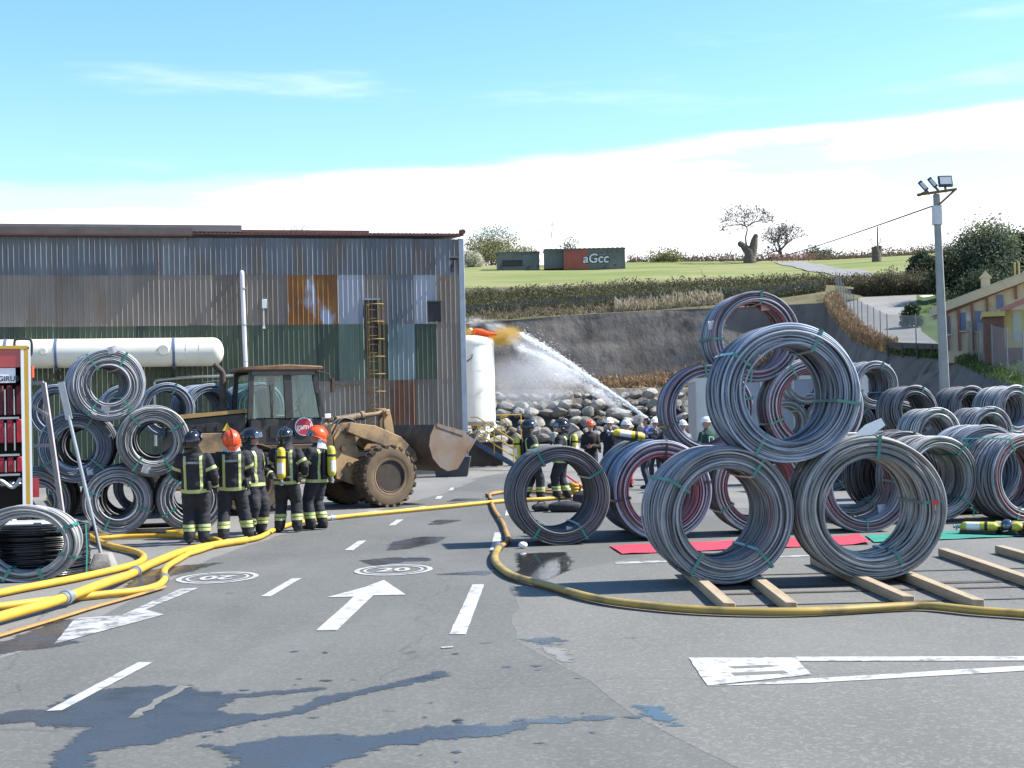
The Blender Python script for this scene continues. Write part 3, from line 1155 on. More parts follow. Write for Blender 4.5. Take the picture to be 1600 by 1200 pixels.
# small and far coils
GF = 'small wire coils standing farther back'
D4 = 36.0


def far(key, px, py, rpx, D, yaw, label, m, base=None, Ln=.9, straps=(20, 200), **k):
    Ro = rpx * D / F
    p = at(px, py, D)
    return coil(key, p.x, p.z if base is None else base + Ro, D, Ro, Ro * k.pop('ir', .68), Ln, yaw, label, m, straps, group=GF, d=k.pop('d', .03), seg=48, sides=4, **k)


s0 = far('f1', 1200, 712, 35, D4, 0, 'small pale coil at the foot of the far stack by the cabin', M_WIREL, base=0.0, seed=21)
s1 = far('f1', 1264, 712, 35, D4, 0, 'second small pale coil at the foot of the far stack', M_WIREL, base=0.0, seed=21)
s1b = far('f1', 1328, 712, 35, D4, 0, 'third small pale coil at the foot of the far stack', M_WIREL, base=0.0, seed=21)
x_, z_ = rest(s0, s1, s0['R'])
s2 = coil('f1', x_, z_, D4, s0['R'], s0['R'] * .68, .9, 0, 'small pale coil in the middle tier before the cabin', M_WIREL, (40, 200), group=GF, roll=70)
x_, z_ = rest(s1, s1b, s0['R'])
s3 = coil('f1', x_, z_, D4, s0['R'], s0['R'] * .68, .9, 0, 'second small pale coil in the middle tier before the cabin', M_WIREL, (10, 160), group=GF, roll=170)
x_, z_ = rest(s2, s3, s0['R'])
s4 = coil('f1', x_, z_, D4, s0['R'], s0['R'] * .68, .9, 0, 'small pale coil topping the far stack before the cabin', M_WIREL, (30, 150), group=GF, roll=250)
far('f2', 1090, 716, 36, 33.5, 4, 'small grey coil standing beside the person in the green jacket', M_WIRE, base=0.0, seed=22)
sa = far('f2', 1062, 700, 30, 40, 4, 'small grey coil standing by the boulders behind the green jacket', M_WIRE, base=0.0, seed=22)
# the dark tall pair and the row at the side slope
gR = 36.6
gb = [far('f3', px, 715, gR, 33, 6, lb, M_WIRED, base=0.0, seed=23, Ln=1.1, roll=px, straps=(20, 150)) for px, lb in ((1299, 'dark coil at the base of the far pyramid, beside the pale small coils'), (1373, 'dark coil in the middle of the base of the far pyramid'), (1447, 'dark coil at the base of the far pyramid near the lamp post'))]
gm = []
for i, lb in ((0, 'dark middle-tier coil of the far pyramid beside the pale small coils'), (1, 'dark middle-tier coil of the far pyramid near the lamp post')):
    x_, z_ = rest(gb[i], gb[i + 1], gb[0]['R'])
    gm.append(coil('f3', x_, z_, 33, gb[0]['R'], gb[0]['R'] * .68, 1.1, 8, lb, M_WIRED, (40, 210), group=GF, roll=50 * i))
x_, z_ = rest(gm[0], gm[1], gb[0]['R'])
g3 = coil('f3', x_, z_, 33, gb[0]['R'], gb[0]['R'] * .68, 1.1, 12, 'dark coil perched high, the pale cabin visible through it', M_WIRE, (20, 120, 250), group=GF)
e1 = far('f4', 1430, 710, 40, 27.6, 10, 'grey coil leaning in the row before the dark slope', M_WIRE, base=0.0, seed=24, Ln=.8)
e2 = far('f4', 1505, 707, 40, 27.9, 10, 'second grey coil in the row before the dark slope', M_WIREL, base=0.0, seed=24, Ln=.8, roll=80)
e3 = far('f4', 1582, 705, 40, 28.2, 14, 'third grey coil in the row before the dark slope', M_WIRE, base=0.0, seed=24, Ln=.8, roll=120)
for (a, b, yw, lb, mm) in ((e1, e2, 10, 'grey upper coil with another nested behind it, by the lamp post', M_WIREL), (e2, e3, 16, 'upper grey coil standing right of the lamp post foot', M_WIRE)):
    x_, z_ = rest(a, b, e1['R'])
    coil('f4', x_ - (.0), z_, 27.8, e1['R'], e1['R'] * .68, .8, yw, lb.replace(' right of', ' past'), mm, (15, 140, 260), group=GF, roll=40)
far('f4', 1432, 641, 38, 29.4, 14, 'grey coil nested behind the upper coil by the lamp post', M_WIRED, Ln=.9, seed=24)
far('f4', 1590, 641, 39, 29.0, 22, 'grey upper coil before the dark grass bank', M_WIRE, Ln=1.0, seed=24)
far('f4', 1520, 640, 33, 30.6, 18, 'small upper coil half hidden behind the lamp post row', M_WIRED, Ln=.9, seed=24)

# left stack beside the fire engine
GL = 'wire coils stacked beside the fire engine'
DL = 24.6
l4 = coil('L', wx(184, 781, DL), .60, DL, .585, .32, 1.15, 18, 'dark grey coil on the ground in the middle under the stack', M_WIRE, (35, 110, 205, 290), seed=31, d=.026, group=GL)
l5 = coil('L', wx(54, 786, DL), .60, DL, .585, .32, 1.15, 18, 'dark grey coil on the ground partly behind the leaning frame', M_WIRE, (60, 180), roll=90, group=GL)
l6 = coil('L', wx(300, 782, DL + .3), .60, DL + .3, .585, .32, 1.15, 18, 'grey-brown coil on the ground behind two firefighters', M_WIRE, (320, 60, 200, 240), roll=180, group=GL)
x_, z_ = rest(l5, l4, .61)
l2 = coil('M', x_, z_, DL, .61, .36, 1.1, 18, 'middle-tier coil behind the leaning metal pole', M_WIREB, (30, 130, 240, 300), seed=32, d=.026, tags=((150, .5, -.02),), group=GL)
x_, z_ = rest(l4, l6, .61)
l3 = coil('M', x_, z_, DL + .1, .61, .36, 1.1, 16, 'middle-tier coil with a brighter edge next to the helmets', M_WIREL, (60, 150, 215, 320), roll=120, tags=((195, .52, -.03),), group=GL)
x_, z_ = rest(l2, l3, .625)
l1 = coil('N', x_, z_, DL, .625, .33, 1.2, 24, 'topmost coil of the stack, white tag on its rim', M_WIRE, (325, 30, 140, 215), seed=33, d=.026, tags=((5, .6, -.03), (190, .45, -.02)), group=GL)
for (c_, lb) in ((l4, 'rear coil on the ground behind the middle of the stack'), (l5, 'rear coil on the ground behind the leaning frame'), (l6, 'rear coil on the ground beside the loader wheel'),
                 (l2, 'rear middle-tier coil behind the leaning pole'), (l3, 'rear middle-tier coil near the loader hood')):
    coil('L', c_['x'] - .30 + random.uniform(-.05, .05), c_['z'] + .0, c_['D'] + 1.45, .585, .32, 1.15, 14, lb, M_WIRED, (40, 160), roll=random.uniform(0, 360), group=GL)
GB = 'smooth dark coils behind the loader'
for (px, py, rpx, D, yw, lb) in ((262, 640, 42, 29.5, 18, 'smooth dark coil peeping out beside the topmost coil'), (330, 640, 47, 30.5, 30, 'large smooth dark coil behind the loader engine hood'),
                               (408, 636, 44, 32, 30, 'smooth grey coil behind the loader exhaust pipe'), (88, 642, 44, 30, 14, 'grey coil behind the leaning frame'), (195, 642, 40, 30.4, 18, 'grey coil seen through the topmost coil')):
    Ro = rpx * D / F
    for tier in (0, 1):
        zz = Ro if tier == 0 else at(px, py, D).z
        if tier == 1 and zz < 2.6 * Ro:
            zz = 2.8 * Ro
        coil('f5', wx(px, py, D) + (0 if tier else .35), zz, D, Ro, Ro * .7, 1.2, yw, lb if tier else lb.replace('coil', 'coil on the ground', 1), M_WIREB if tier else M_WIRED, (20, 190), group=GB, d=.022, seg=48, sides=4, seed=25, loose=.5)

# small nearby pair: a sagging bright grey coil and the black one behind it
pc = gnd(38, 911)
sg = coil('S', pc.x, .47, pc.y + .05, .47, .345, .34, 6, 'bright silver sagging coil with green straps lying near the fire hoses', M_WIREL, (62, 112, 160, 205), seed=41, d=.028, loose=1.5, squash=1.34, group='coils lying by the concrete foot')
bk = thing('wire_coil', 'low coil of glossy black wire inside the silver coil', 'wire coil', (pc.x - .22, pc.y + 1.06, 0.03), 0, 'coils lying by the concrete foot')
w_ = link('winding', coil_mesh('K', .70, .42, .60, .024, 44, 64, 5, 0, .6), None, bk, (0, 0, .60), (R(-90), 0, 0))
w_.material_slots[0].link = 'OBJECT'
w_.material_slots[0].material = M_BLACKW
for a in (100, 20, 260):
    link('strap', strap_mesh(.706, .414, .60), None, bk, (0, 0, .60), (R(-90), 0, R(a)))
m = MB()
m.box((0, 0, .615), (1.1, .8, .022))
for sx in (-.3, .3):
    m.box((sx, 0, .635), (.1, .8, .018))
b_ = m.build('board', mat('grey_board', (.42, .42, .40), (.33, .33, .32), scale=6, rough=.8), None, (pc.x - .35, pc.y + 1.06, .055))
tag(b_, 'pale flat board lying on the black coil', 'board')


# ------------------------------------------------------------------ corrugated shed
BX, BY, BYAW = -1.70, 48.0, R(12.6)
PPM = F / 48.0
shed = thing('corrugated_shed', 'long patched shed of grey, green and rusty corrugated sheets', 'shed', (BX, BY, 0), BYAW)


def sx(px):
    u = (px - 800) / F
    return (u * BY - BX) / (math.cos(BYAW) - u * math.sin(BYAW))


def sheet_mat(name, a, b, c=None, s3=1.2, t3=(0.5, 0.62), rough=0.7, stretch=(1, 1, 0.22)):
    return mat(name, a, b, scale=1.6, rough=rough, spec=0.3, c3=c, s3=s3, t3=t3, stretch=stretch, obj_rand=0.14, bump=0.15, bscale=9)


S_BLUE = sheet_mat('sheet_blue_grey', (0.149, 0.162, 0.179), (0.209, 0.221, 0.239), (0.170, 0.155, 0.140))
S_BROWN = sheet_mat('sheet_brown_grey', (0.222, 0.192, 0.164), (0.290, 0.255, 0.222), (0.242, 0.174, 0.121), s3=0.9, t3=(0.56, 0.7))
S_GREEN = sheet_mat('sheet_green', (0.090, 0.117, 0.080), (0.124, 0.149, 0.105), (0.075, 0.090, 0.078))
S_GGREY = sheet_mat('sheet_green_grey', (0.170, 0.229, 0.179), (0.229, 0.278, 0.225), (0.129, 0.189, 0.140))
S_WHITE = sheet_mat('sheet_pale', (0.378, 0.398, 0.439), (0.308, 0.328, 0.368), (0.239, 0.249, 0.278))
S_CYAN = sheet_mat('sheet_pale_cyan', (0.219, 0.278, 0.284), (0.158, 0.209, 0.214), (0.129, 0.170, 0.170))
S_RUSTO = sheet_mat('sheet_rust_orange', (0.299, 0.144, 0.050), (0.209, 0.099, 0.040), (0.358, 0.398, 0.469), s3=0.5, t3=(0.52, 0.57), stretch=(1, 1, 0.5))
S_RUST = sheet_mat('sheet_rust_brown', (0.199, 0.105, 0.065), (0.149, 0.080, 0.055), (0.199, 0.170, 0.149), s3=1.6)
S_TRIM = mat('trim_blue_grey', (0.30, 0.35, 0.40), (0.24, 0.28, 0.33), scale=3, rough=0.5, metal=0.3)
M_RUSTY = mat('rusty_iron', (0.22, 0.13, 0.05), (0.12, 0.07, 0.035), scale=6, rough=0.8, c3=(0.30, 0.20, 0.06), s3=4)
M_YELLOW = mat('rail_yellow', (0.50, 0.34, 0.04), (0.40, 0.27, 0.04), scale=5, rough=0.5, c3=(0.25, 0.16, 0.05), s3=8, t3=(0.62, 0.7))
M_LADDER = mat('ladder_yellow', (0.20, 0.125, 0.045), (0.13, 0.075, 0.035), scale=6, rough=0.7)
M_BLACK = mat('flat_black', (0.012, 0.012, 0.013), rough=0.6)
M_TILE = mat('roof_tile', (0.20, 0.085, 0.06), (0.13, 0.06, 0.05), scale=3, rough=0.85, obj_rand=0.2)
M_FASC = mat('fascia_brown', (0.115, 0.09, 0.08), (0.16, 0.125, 0.11), scale=1.5, rough=0.8)
M_WHITE = mat('white_enamel', (0.74, 0.76, 0.74), (0.66, 0.68, 0.66), scale=1.2, rough=0.35, c3=(0.55, 0.56, 0.52), s3=2.2, t3=(0.6, 0.75))
M_CREAM = mat('cream_enamel', (0.70, 0.68, 0.58), (0.62, 0.60, 0.51), scale=1.0, rough=0.4, c3=(0.50, 0.48, 0.40), s3=1.3, t3=(0.6, 0.75))
M_STEEL = mat('galvanised', (0.42, 0.44, 0.45), (0.34, 0.36, 0.37), scale=5, rough=0.4, metal=0.7)
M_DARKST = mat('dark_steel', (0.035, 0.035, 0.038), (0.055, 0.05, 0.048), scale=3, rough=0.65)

SHM = {}


def corr_mesh(w, h, per=0.166, amp=0.036):
    k = (round(w, 3), round(h, 3))
    if k in SHM:
        return SHM[k]
    n = int(round(w / per * 12))
    vs, fs = [], []
    for i in range(n + 1):
        x = w * i / n
        # steep-flanked profile like fibre-cement sheeting
        c = math.cos(2 * PI * x / per)
        y = -amp * (2 * ((c + 1) / 2) ** 3.0 - 1)
        for z in (0, h):
            vs.append((x, y, z))
    for i in range(n):
        fs.append((2 * i, 2 * i + 2, 2 * i + 3, 2 * i + 1))
    b = len(vs)
    for i in range(n + 1):
        x, y, z = vs[2 * i]
        vs.append((x, y + 0.006, 0))
        vs.append((x, y + 0.006, h))
    for i in range(n):
        fs.append((b + 2 * i + 1, b + 2 * i + 3, b + 2 * i + 2, b + 2 * i))
        fs.append((2 * i + 2, 2 * i, b + 2 * i, b + 2 * i + 2))
    me = bpy.data.meshes.new('sheet')
    me.from_pydata(vs, [], fs)
    me.polygons.foreach_set('use_smooth', [True] * len(fs))
    me.set_sharp_from_angle(angle=R(70))
    me.materials.append(S_BROWN)
    SHM[k] = me
    return me


ROWS = [(7.98, 6.76), (6.79, 5.10), (5.13, 3.22), (3.25, .35)]
CW = 0.83
NC = 26


def sheet_colour(r, px):
    rn = random.random()
    if r == 0:
        return S_BLUE
    if r == 1:
        if 453 < px < 529:
            return S_RUSTO
        if 529 <= px < 566:
            return S_WHITE
        if 604 <= px < 640:
            return S_BLUE
        if 640 <= px < 673:
            return S_WHITE
        return S_BROWN
    if r == 2:
        if px < 524:
            return S_GREEN
        if px < 565:
            return S_GGREY
        if px < 603:
            return S_GREEN
        if px < 636:
            return S_CYAN
        if px < 672:
            return S_GREEN
        return S_BROWN
    if px < 385:
        return S_GREEN if rn < 0.8 else S_BROWN
    if 598 < px < 652:
        return S_RUST
    return S_BROWN


wall = link('wall_frame', (lambda m: (m.box((-10.9, .35, 4.0), (21.5, .12, 7.9)), m.mesh('wall_frame', [M_DARKST]))[1])(MB()), None, shed)
for r, (zt, zb) in enumerate(ROWS):
    for i in range(NC):
        x0 = -CW * (i + 1)
        xm_ = x0 + CW / 2
        pxc = 800 + F * (BX + xm_ * math.cos(BYAW)) / (BY + xm_ * math.sin(BYAW))
        o = link('sheet', corr_mesh(CW + 0.083, zt - zb), sheet_colour(r, pxc), shed,
                 (x0 - 0.02, -0.012 * (len(ROWS) - r) + (0.006 if i % 2 else 0.0) + random.uniform(-.003, .003), zb + random.uniform(-0.012, 0.012)), (R(random.uniform(-.25, .25)), 0, R(random.uniform(-.4, .4))))
m = MB()
m.box((-10.9, .05, .2), (21.5, .16, .4))
m.build('plinth', mat('plinth_concrete', (0.2, 0.19, 0.18), (0.14, 0.135, 0.13), scale=1.5, rough=.9), shed)
m = MB()
m.box((0.06, 0.03, 4.0), (0.19, 0.20, 8.0))
m.build('corner_trim', S_TRIM, shed, bevel=.01)
m = MB()
m.box((-0.15, 10, 4.0), (.1, 19.9, 7.9))
m.build('end_wall', S_BROWN, shed)
m = MB()      # roof, just above the eaves
m.prism([(-21.6, -.10, 8.09), (.15, -.10, 8.09), (.15, 10, 8.9), (-21.6, 10, 8.9)], (0, 0, .05))
roof = m.build('roof', M_FASC, shed)
m = MB()
n = 0
x = sx(307)
while x < .18:
    m.tube([(x, -.11, 8.12 + .012 * random.random()), (x, .5, 8.19)], .055, 7)
    x += .135
m.tube([(.12, -.17, 8.22), (.15, .4, 8.29)], .09, 8)
e_ = m.build('edge_tiles', M_TILE, roof)
e_['kind'] = 'stuff'
m = MB()
m.box(((-21.6 + sx(305)) / 2, -.20, 8.16), (21.6 + sx(305), .06, .27))
m.build('fascia', M_FASC, roof)
m = MB()
m.box(((-21.6 + sx(305)) / 2, -.24, 8.035), (21.6 + sx(305), .10, .05))
m.build('gutter', mat('gutter_rust', (0.13, 0.06, 0.045), rough=.8), roof)
m = MB()
m.box(((-21.6 + sx(383)) / 2, .8, 8.38), (21.6 + sx(383), .5, .22))
m.build('ridge_vent', mat('vent_grey', (.22, .21, .20), (.17, .16, .155), scale=2, rough=.8), roof)
m = MB()
m.box(((sx(383) + sx(585)) / 2, .8, 8.30), (sx(585) - sx(383), .4, .09))
m.build('ridge_strip', M_TILE, roof)
# window and ladder hatch
wz0, wz1 = 5.17, 5.84
m = MB()
m.box((sx(680), -.12, (wz0 + wz1) / 2), (.44, .03, wz1 - wz0))
wn = m.build('window', M_BLACK, shed)
m = MB()
for a in (-1, 1):
    m.box((sx(680) + a * .225, -.13, (wz0 + wz1) / 2), (.03, .05, wz1 - wz0 + .06))
m.box((sx(680), -.14, wz1 + .015), (.5, .07, .035))
m.build('frame', mat('window_frame_dark', (.05, .055, .06), rough=.6), wn)
hx = sx(581)
m = MB()
m.box((hx, -.12, 5.0), (.36, .03, 1.75))
ht = m.build('hatch_shade_panel', M_BLACK, shed)  # flat black panel standing in for the shade inside the doorway
m = MB()
m.box((hx, -.16, 5.93), (.62, .16, .05))
m.build('lintel', S_TRIM, ht)
# ladder with safety cage
lad = MB()
lx0, lx1, ly = sx(577), sx(593), -.24
for x in (lx0, lx1):
    lad.box((x, ly, 2.95), (.05, .03, 5.9))
st = lad.build('ladder', M_LADDER, shed)
rm = None
for i in range(19):
    z = .35 + i * .29
    mm = MB()
    mm.cyl((lx0, ly, 0), (lx1, ly, 0), .014, 6)
    if rm is None:
        rm = mm.mesh('rung', [M_LADDER], 60)
    link('rung', rm, None, st, (0, 0, z))
hm = None
cxm = (lx0 + lx1) / 2
for i in range(7):
    z = 5.72 - i * .58
    if hm is None:
        mm = MB()
        arc = [(cxm + .30 * math.sin(a), ly - .30 + .30 * -math.cos(a) * -1 * -1, 0) for a in [R(d) for d in range(-150, 151, 20)]]
        arc = [(lx0, ly, 0)] + [(cxm + .29 * math.sin(R(d)), ly - .32 - .29 * math.cos(R(d)), 0) for d in range(-125, 126, 16)] + [(lx1, ly, 0)]
        mm.tube(arc, .02, 5)
        hm = mm.mesh('cage_hoop', [mat('hoop_mustard', (.27, .18, .045), (.19, .12, .04), scale=5, rough=.7)], 60)
    link('cage_hoop', hm, None, st, (0, 0, z))
for d in (-80, -27, 27, 80):
    mm = MB()
    mm.box((cxm + .29 * math.sin(R(d)), ly - .32 - .29 * math.cos(R(d)), 4.0), (.03, .012, 3.6))
    mm.build('cage_strip', M_LADDER, st)
# small fittings
m = MB()
m.box((sx(415), -.10, 5.80), (.15, .10, .30))
bxx = m.build('junction_box', M_WHITE, shed, bevel=.008)
m = MB()
m.cyl((sx(414), -.08, 5.65), (sx(414), -.08, 5.05), .012, 6)
m.box((sx(414), -.08, 5.02), (.09, .06, .09))
m.build('conduit', M_WHITE, bxx)
m = MB()
m.box((sx(711), -.30, 7.30), (.26, .20, .05), Matrix.Rotation(R(-18), 3, 'X'))
m.bar((sx(711), -.05, 7.0), (sx(711), -.25, 7.26), .05, .05)
m.box((sx(711), -.06, 7.0), (.08, .06, .25))
m.build('flood_lamp', M_DARKST, shed)
m = MB()
m.tube(spline([(sx(381), -.05, 6.85), (sx(381), -.22, 6.80), (sx(381), -.24, 6.6)], 5) + [(sx(384), -.24, 3.55)], .072, 12)
dp = m.build('downpipe', mat('pipe_lilac', (0.72, 0.70, 0.74), (0.62, 0.61, 0.66), scale=2, rough=.35), shed)
m = MB()
for z in (6.3, 5.1, 3.9):
    m.lathe([(.085, z - .02), (.085, z + .02)], 12, (sx(383), -.24, 0))
    m.box((sx(383), -.13, z), (.03, .2, .03))
m.build('clip', M_STEEL, dp)
m = MB()
m.tube(spline([(sx(384), -.24, 3.50), (sx(375), -.30, 3.44), (sx(300), -.30, 3.40), (sx(250), -.30, 3.33), (sx(242), -.30, 3.25)], 6) + [(sx(242), -.30, 1.2)], .05, 9)
m.build('service_pipe', M_STEEL, shed)
m = MB()
m.bar((sx(520), -.12, 3.1), (sx(560), -.12, 3.08), .04, .04)
m.build('wall_bar', M_RUSTY, shed)

# long cream vessel carried on wall brackets
ves = thing('pressure_vessel', 'long horizontal cream vessel with blue bands along the shed wall', 'tank', (BX, BY, 0), BYAW)
vr, vz, vy = .46, 4.2, -.85
xe = sx(350)
prof = [(0.0, xe)] + [(vr * math.sin(a), xe - .34 + .34 * math.cos(a)) for a in [R(d) for d in range(10, 91, 10)]] + [(vr, -23)] + [(vr * .6, -23.3), (0, -23.4)]
m = MB()
m.lathe(prof, 32, (0, vy, vz), 'X')
shell = m.build('shell', M_CREAM, ves, smooth=50)
for px in (273, 93, 16, -100):
    m = MB()
    m.lathe([(vr + .002, sx(px) - .04), (vr + .018, sx(px) - .04), (vr + .018, sx(px) + .04), (vr + .002, sx(px) + .04)], 32, (0, vy, vz), 'X', closed_prof=True)
    m.build('band', mat('band_blue', (0.10, 0.13, 0.24), rough=.5), ves)
for px in (312, 292):
    m = MB()
    m.lathe([(vr + .002, sx(px) - .008), (vr + .008, sx(px) - .008), (vr + .008, sx(px) + .008), (vr + .002, sx(px) + .008)], 32, (0, vy, vz), 'X', closed_prof=True)
    m.build('weld_seam', M_CREAM, shell)
for px, rr in ((258, .17), (75, .11)):
    m = MB()
    m.lathe([(rr * .9, -vr - .10), (rr, -vr - .08), (rr, -vr + .12)], 20, (sx(px), vy, vz + .05), 'Y')
    m.build('manhole', M_CREAM, shell)
for px in (273, 93, -100):
    m = MB()
    m.bar((sx(px), .0, vz - vr - .30), (sx(px), vy - .3, vz - vr - .06), .09, .09)
    m.bar((sx(px), .0, vz - vr - .035), (sx(px), vy - .35, vz - vr - .035), .09, .07)
    m.build('bracket', M_DARKST, ves)

# ------------------------------------------------------------------ upright white tank on its platform
TX, TY = at(737, 690, 54.8).x, 55.2
plat = thing('platform', 'dark steel platform carrying the upright white tank', 'platform', (TX, TY, 0))
m = MB()
m.box((-.15, -.1, .45), (2.7, 2.1, .9))
m.build('base_block', M_DARKST, plat, bevel=.02)
m = MB()
m.box((-.15, -.1, .92), (2.8, 2.2, .04))
m.build('deck', mat('deck_plate', (.12, .10, .085), (.2, .15, .1), scale=4, rough=.8), plat)
tank = thing('storage_tank', 'upright white cylindrical tank standing on legs above the stair', 'tank', (TX, TY, .94))
tr = .945
m = MB()
m.lathe([(0, .62), (tr * .6, .64), (tr, .78), (tr, 3.86), (tr * .985, 3.95), (tr * .9, 4.03), (tr * .6, 4.12), (tr * .25, 4.16), (0, 4.17)], 40)
tb = m.build('shell', M_WHITE, tank, smooth=40)
for z in (1.7, 2.75):
    m = MB()
    m.lathe([(tr + .001, z - .008), (tr + .007, z - .008), (tr + .007, z + .008), (tr + .001, z + .008)], 40, closed_prof=True)
    m.build('weld_seam', M_WHITE, tb)
m = MB()
for j in range(56):
    a = 2 * PI * j / 56
    m.box((tr * 1.005 * math.cos(a), tr * 1.005 * math.sin(a), 3.80), (.04, .04, .10), Matrix.Rotation(a, 3, 'Z'))
br = m.build('rim_bolts', M_WHITE, tb)
br['kind'] = 'stuff'
for a in (35, 145, 235, 320):
    m = MB()
    m.box((.72 * math.cos(R(a)), .72 * math.sin(R(a)), .36), (.16, .16, .72), Matrix.Rotation(R(a), 3, 'Z'))
    m.build('leg', M_WHITE, tank, bevel=.01)
m = MB()
m.tube(spline([(-.85, -.52, 3.05), (-.35, -.98, 3.02), (.05, -1.02, 3.2), (.12, -.96, 3.38)], 6), .022, 6)
m.build('cable', M_DARKST, tank)
m = MB()
m.tube([(-.52, -.86, .3), (-.52, -.86, 3.0)], .055, 8)
m.build('drain_pipe', mat('pipe_ochre', (.55, .46, .25), (.7, .66, .5), scale=5, rough=.5), tank)
m = MB()
m.tube(spline([(.86, -.42, .75), (.92, -.5, .55), (.7, -.75, .4), (.35, -.95, .35)], 5), .06, 8)
m.build('outlet_pipe', M_WHITE, tank)
# stair
stair = thing('stair', 'small blue stair with yellow handrails beside the white tank', 'stair', (0, 0, 0))
p0 = Vector((at(742, 690, 53.6).x, 53.6, .94))
p1 = Vector((at(803, 726, 53.6).x, 53.4, .03))
wv = Vector((0, .8, 0))
for w in (Vector((0, 0, 0)), wv):
    m = MB()
    m.bar(p0 + w, p1 + w, .05, .18)
    m.build('stringer', mat('stair_blue', (.04, .08, .16), (.03, .05, .1), scale=5, rough=.6), stair)
for i in range(5):
    t = (i + .5) / 5
    c = p0.lerp(p1, t) + wv / 2 + Vector((0, 0, .03))
    m = MB()
    m.box(c, (.22, .76, .03))
    m.build('tread', mat('stair_blue', (0, 0, 0)), stair)
for w in (Vector((0, -.03, 0)), wv + Vector((0, .03, 0))):
    m = MB()
    for zo in (.95, .62, .33):
        m.tube([p0 + w + Vector((-.15, 0, zo)), p0 + w + Vector((.1, 0, zo)), p1 + w + Vector((0, 0, zo))], .024, 6)
    m.tube([p1 + w + Vector((0, 0, .95)), p1 + w], .026, 6)
    m.tube([p0.lerp(p1, .5) + w + Vector((0, 0, .97)), p0.lerp(p1, .5) + w], .022, 6)
    m.build('handrail', M_YELLOW, stair)
m = MB()
a, b = Vector((p0.x - .25, 53.9, .94)), Vector((p0.x - .25, 53.3, .94))
rl = thing('guard_rail', 'yellow guard rail on the edge of the tank platform', 'railing', (0, 0, 0))
gx0, gx1, gy = TX + .55, TX + 1.55, TY + 1.1
m = MB()
for x in (TX - 1.0, TX + .2, TX + 1.15):
    m.tube([(x, gy, .9), (x, gy, 1.95)], .026, 6)
m.build('post', M_YELLOW, rl)
m = MB()
for z in (1.95, 1.45):
    m.tube([(TX - 1.0, gy, z), (TX + 1.15, gy, z), (TX + 1.35, gy - .2, z - .05)], .024, 6)
m.tube([(TX + 1.15, gy, 1.95), (TX + 1.95, gy + .1, .9)], .024, 6)
m.tube([(TX + 1.95, gy + .1, 1.95), (TX + 1.95, gy + .1, 0)], .026, 6)
m.tube([(TX + 1.15, gy, 1.95), (TX + 1.95, gy + .1, 1.95)], .024, 6)
m.build('rail', M_YELLOW, rl)
m = MB()
sk = [(-.62, -.4), (.55, -.4), (.5, .4), (-.55, .4)]
m.prism([(-.62, -.4, .75), (-.5, -.4, .0), (.5, -.4, 0), (.62, -.4, .62)], (0, .9, 0))
skp = m.build('steel_skip', M_DARKST, None, (at(706, 730, 45.5).x, 45.5, 0.01))
tag(skp, 'low dark steel skip standing under the loader bucket tip', 'skip')


# ------------------------------------------------------------------ wheel loader
M_TAN = mat('loader_paint', (0.34, 0.22, 0.10), (0.26, 0.17, 0.085), scale=2.5, rough=0.7, c3=(0.12, 0.085, 0.058), s3=2.6, t3=(0.46, 0.62), bump=0.1, bscale=20)
M_TAND = mat('loader_grime', (0.10, 0.06, 0.035), (0.06, 0.04, 0.028), scale=3, rough=0.8, c3=(0.22, 0.14, 0.07), s3=3, t3=(0.6, 0.7))
M_BUCK = mat('bucket_steel', (0.11, 0.075, 0.05), (0.065, 0.048, 0.036), scale=2, rough=0.75, c3=(0.16, 0.11, 0.065), s3=1.6)
M_BUCKS = mat('bucket_side', (0.20, 0.135, 0.09), (0.22, 0.205, 0.195), scale=1.1, rough=0.5, metal=0.2, c3=(0.18, 0.115, 0.075), s3=1.8, t3=(0.5, 0.62))
M_TYRE = mat('dusty_tyre', (0.17, 0.125, 0.08), (0.12, 0.092, 0.065), scale=4, rough=0.95, spec=0.1, bump=0.2, bscale=30)
M_TREAD = mat('tyre_tread', (0.06, 0.05, 0.04), (0.14, 0.105, 0.075), scale=5, rough=0.95, spec=0.1)
M_RIM_SHADED = mat('loader_rim_shaded', (0.045, 0.03, 0.02), (0.025, 0.018, 0.014), scale=5, rough=0.7)  # near-black colour carries the shade of the deep wheel recess
M_CHROME = mat('rod_chrome', (0.6, 0.58, 0.55), (0.4, 0.33, 0.26), scale=4, rough=0.25, metal=0.9)
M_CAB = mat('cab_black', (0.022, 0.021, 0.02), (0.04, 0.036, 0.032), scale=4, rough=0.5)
M_RED = mat('sign_red', (0.50, 0.03, 0.055), rough=0.4)
M_PWHITE = mat('print_white', (0.75, 0.75, 0.75), rough=0.5)


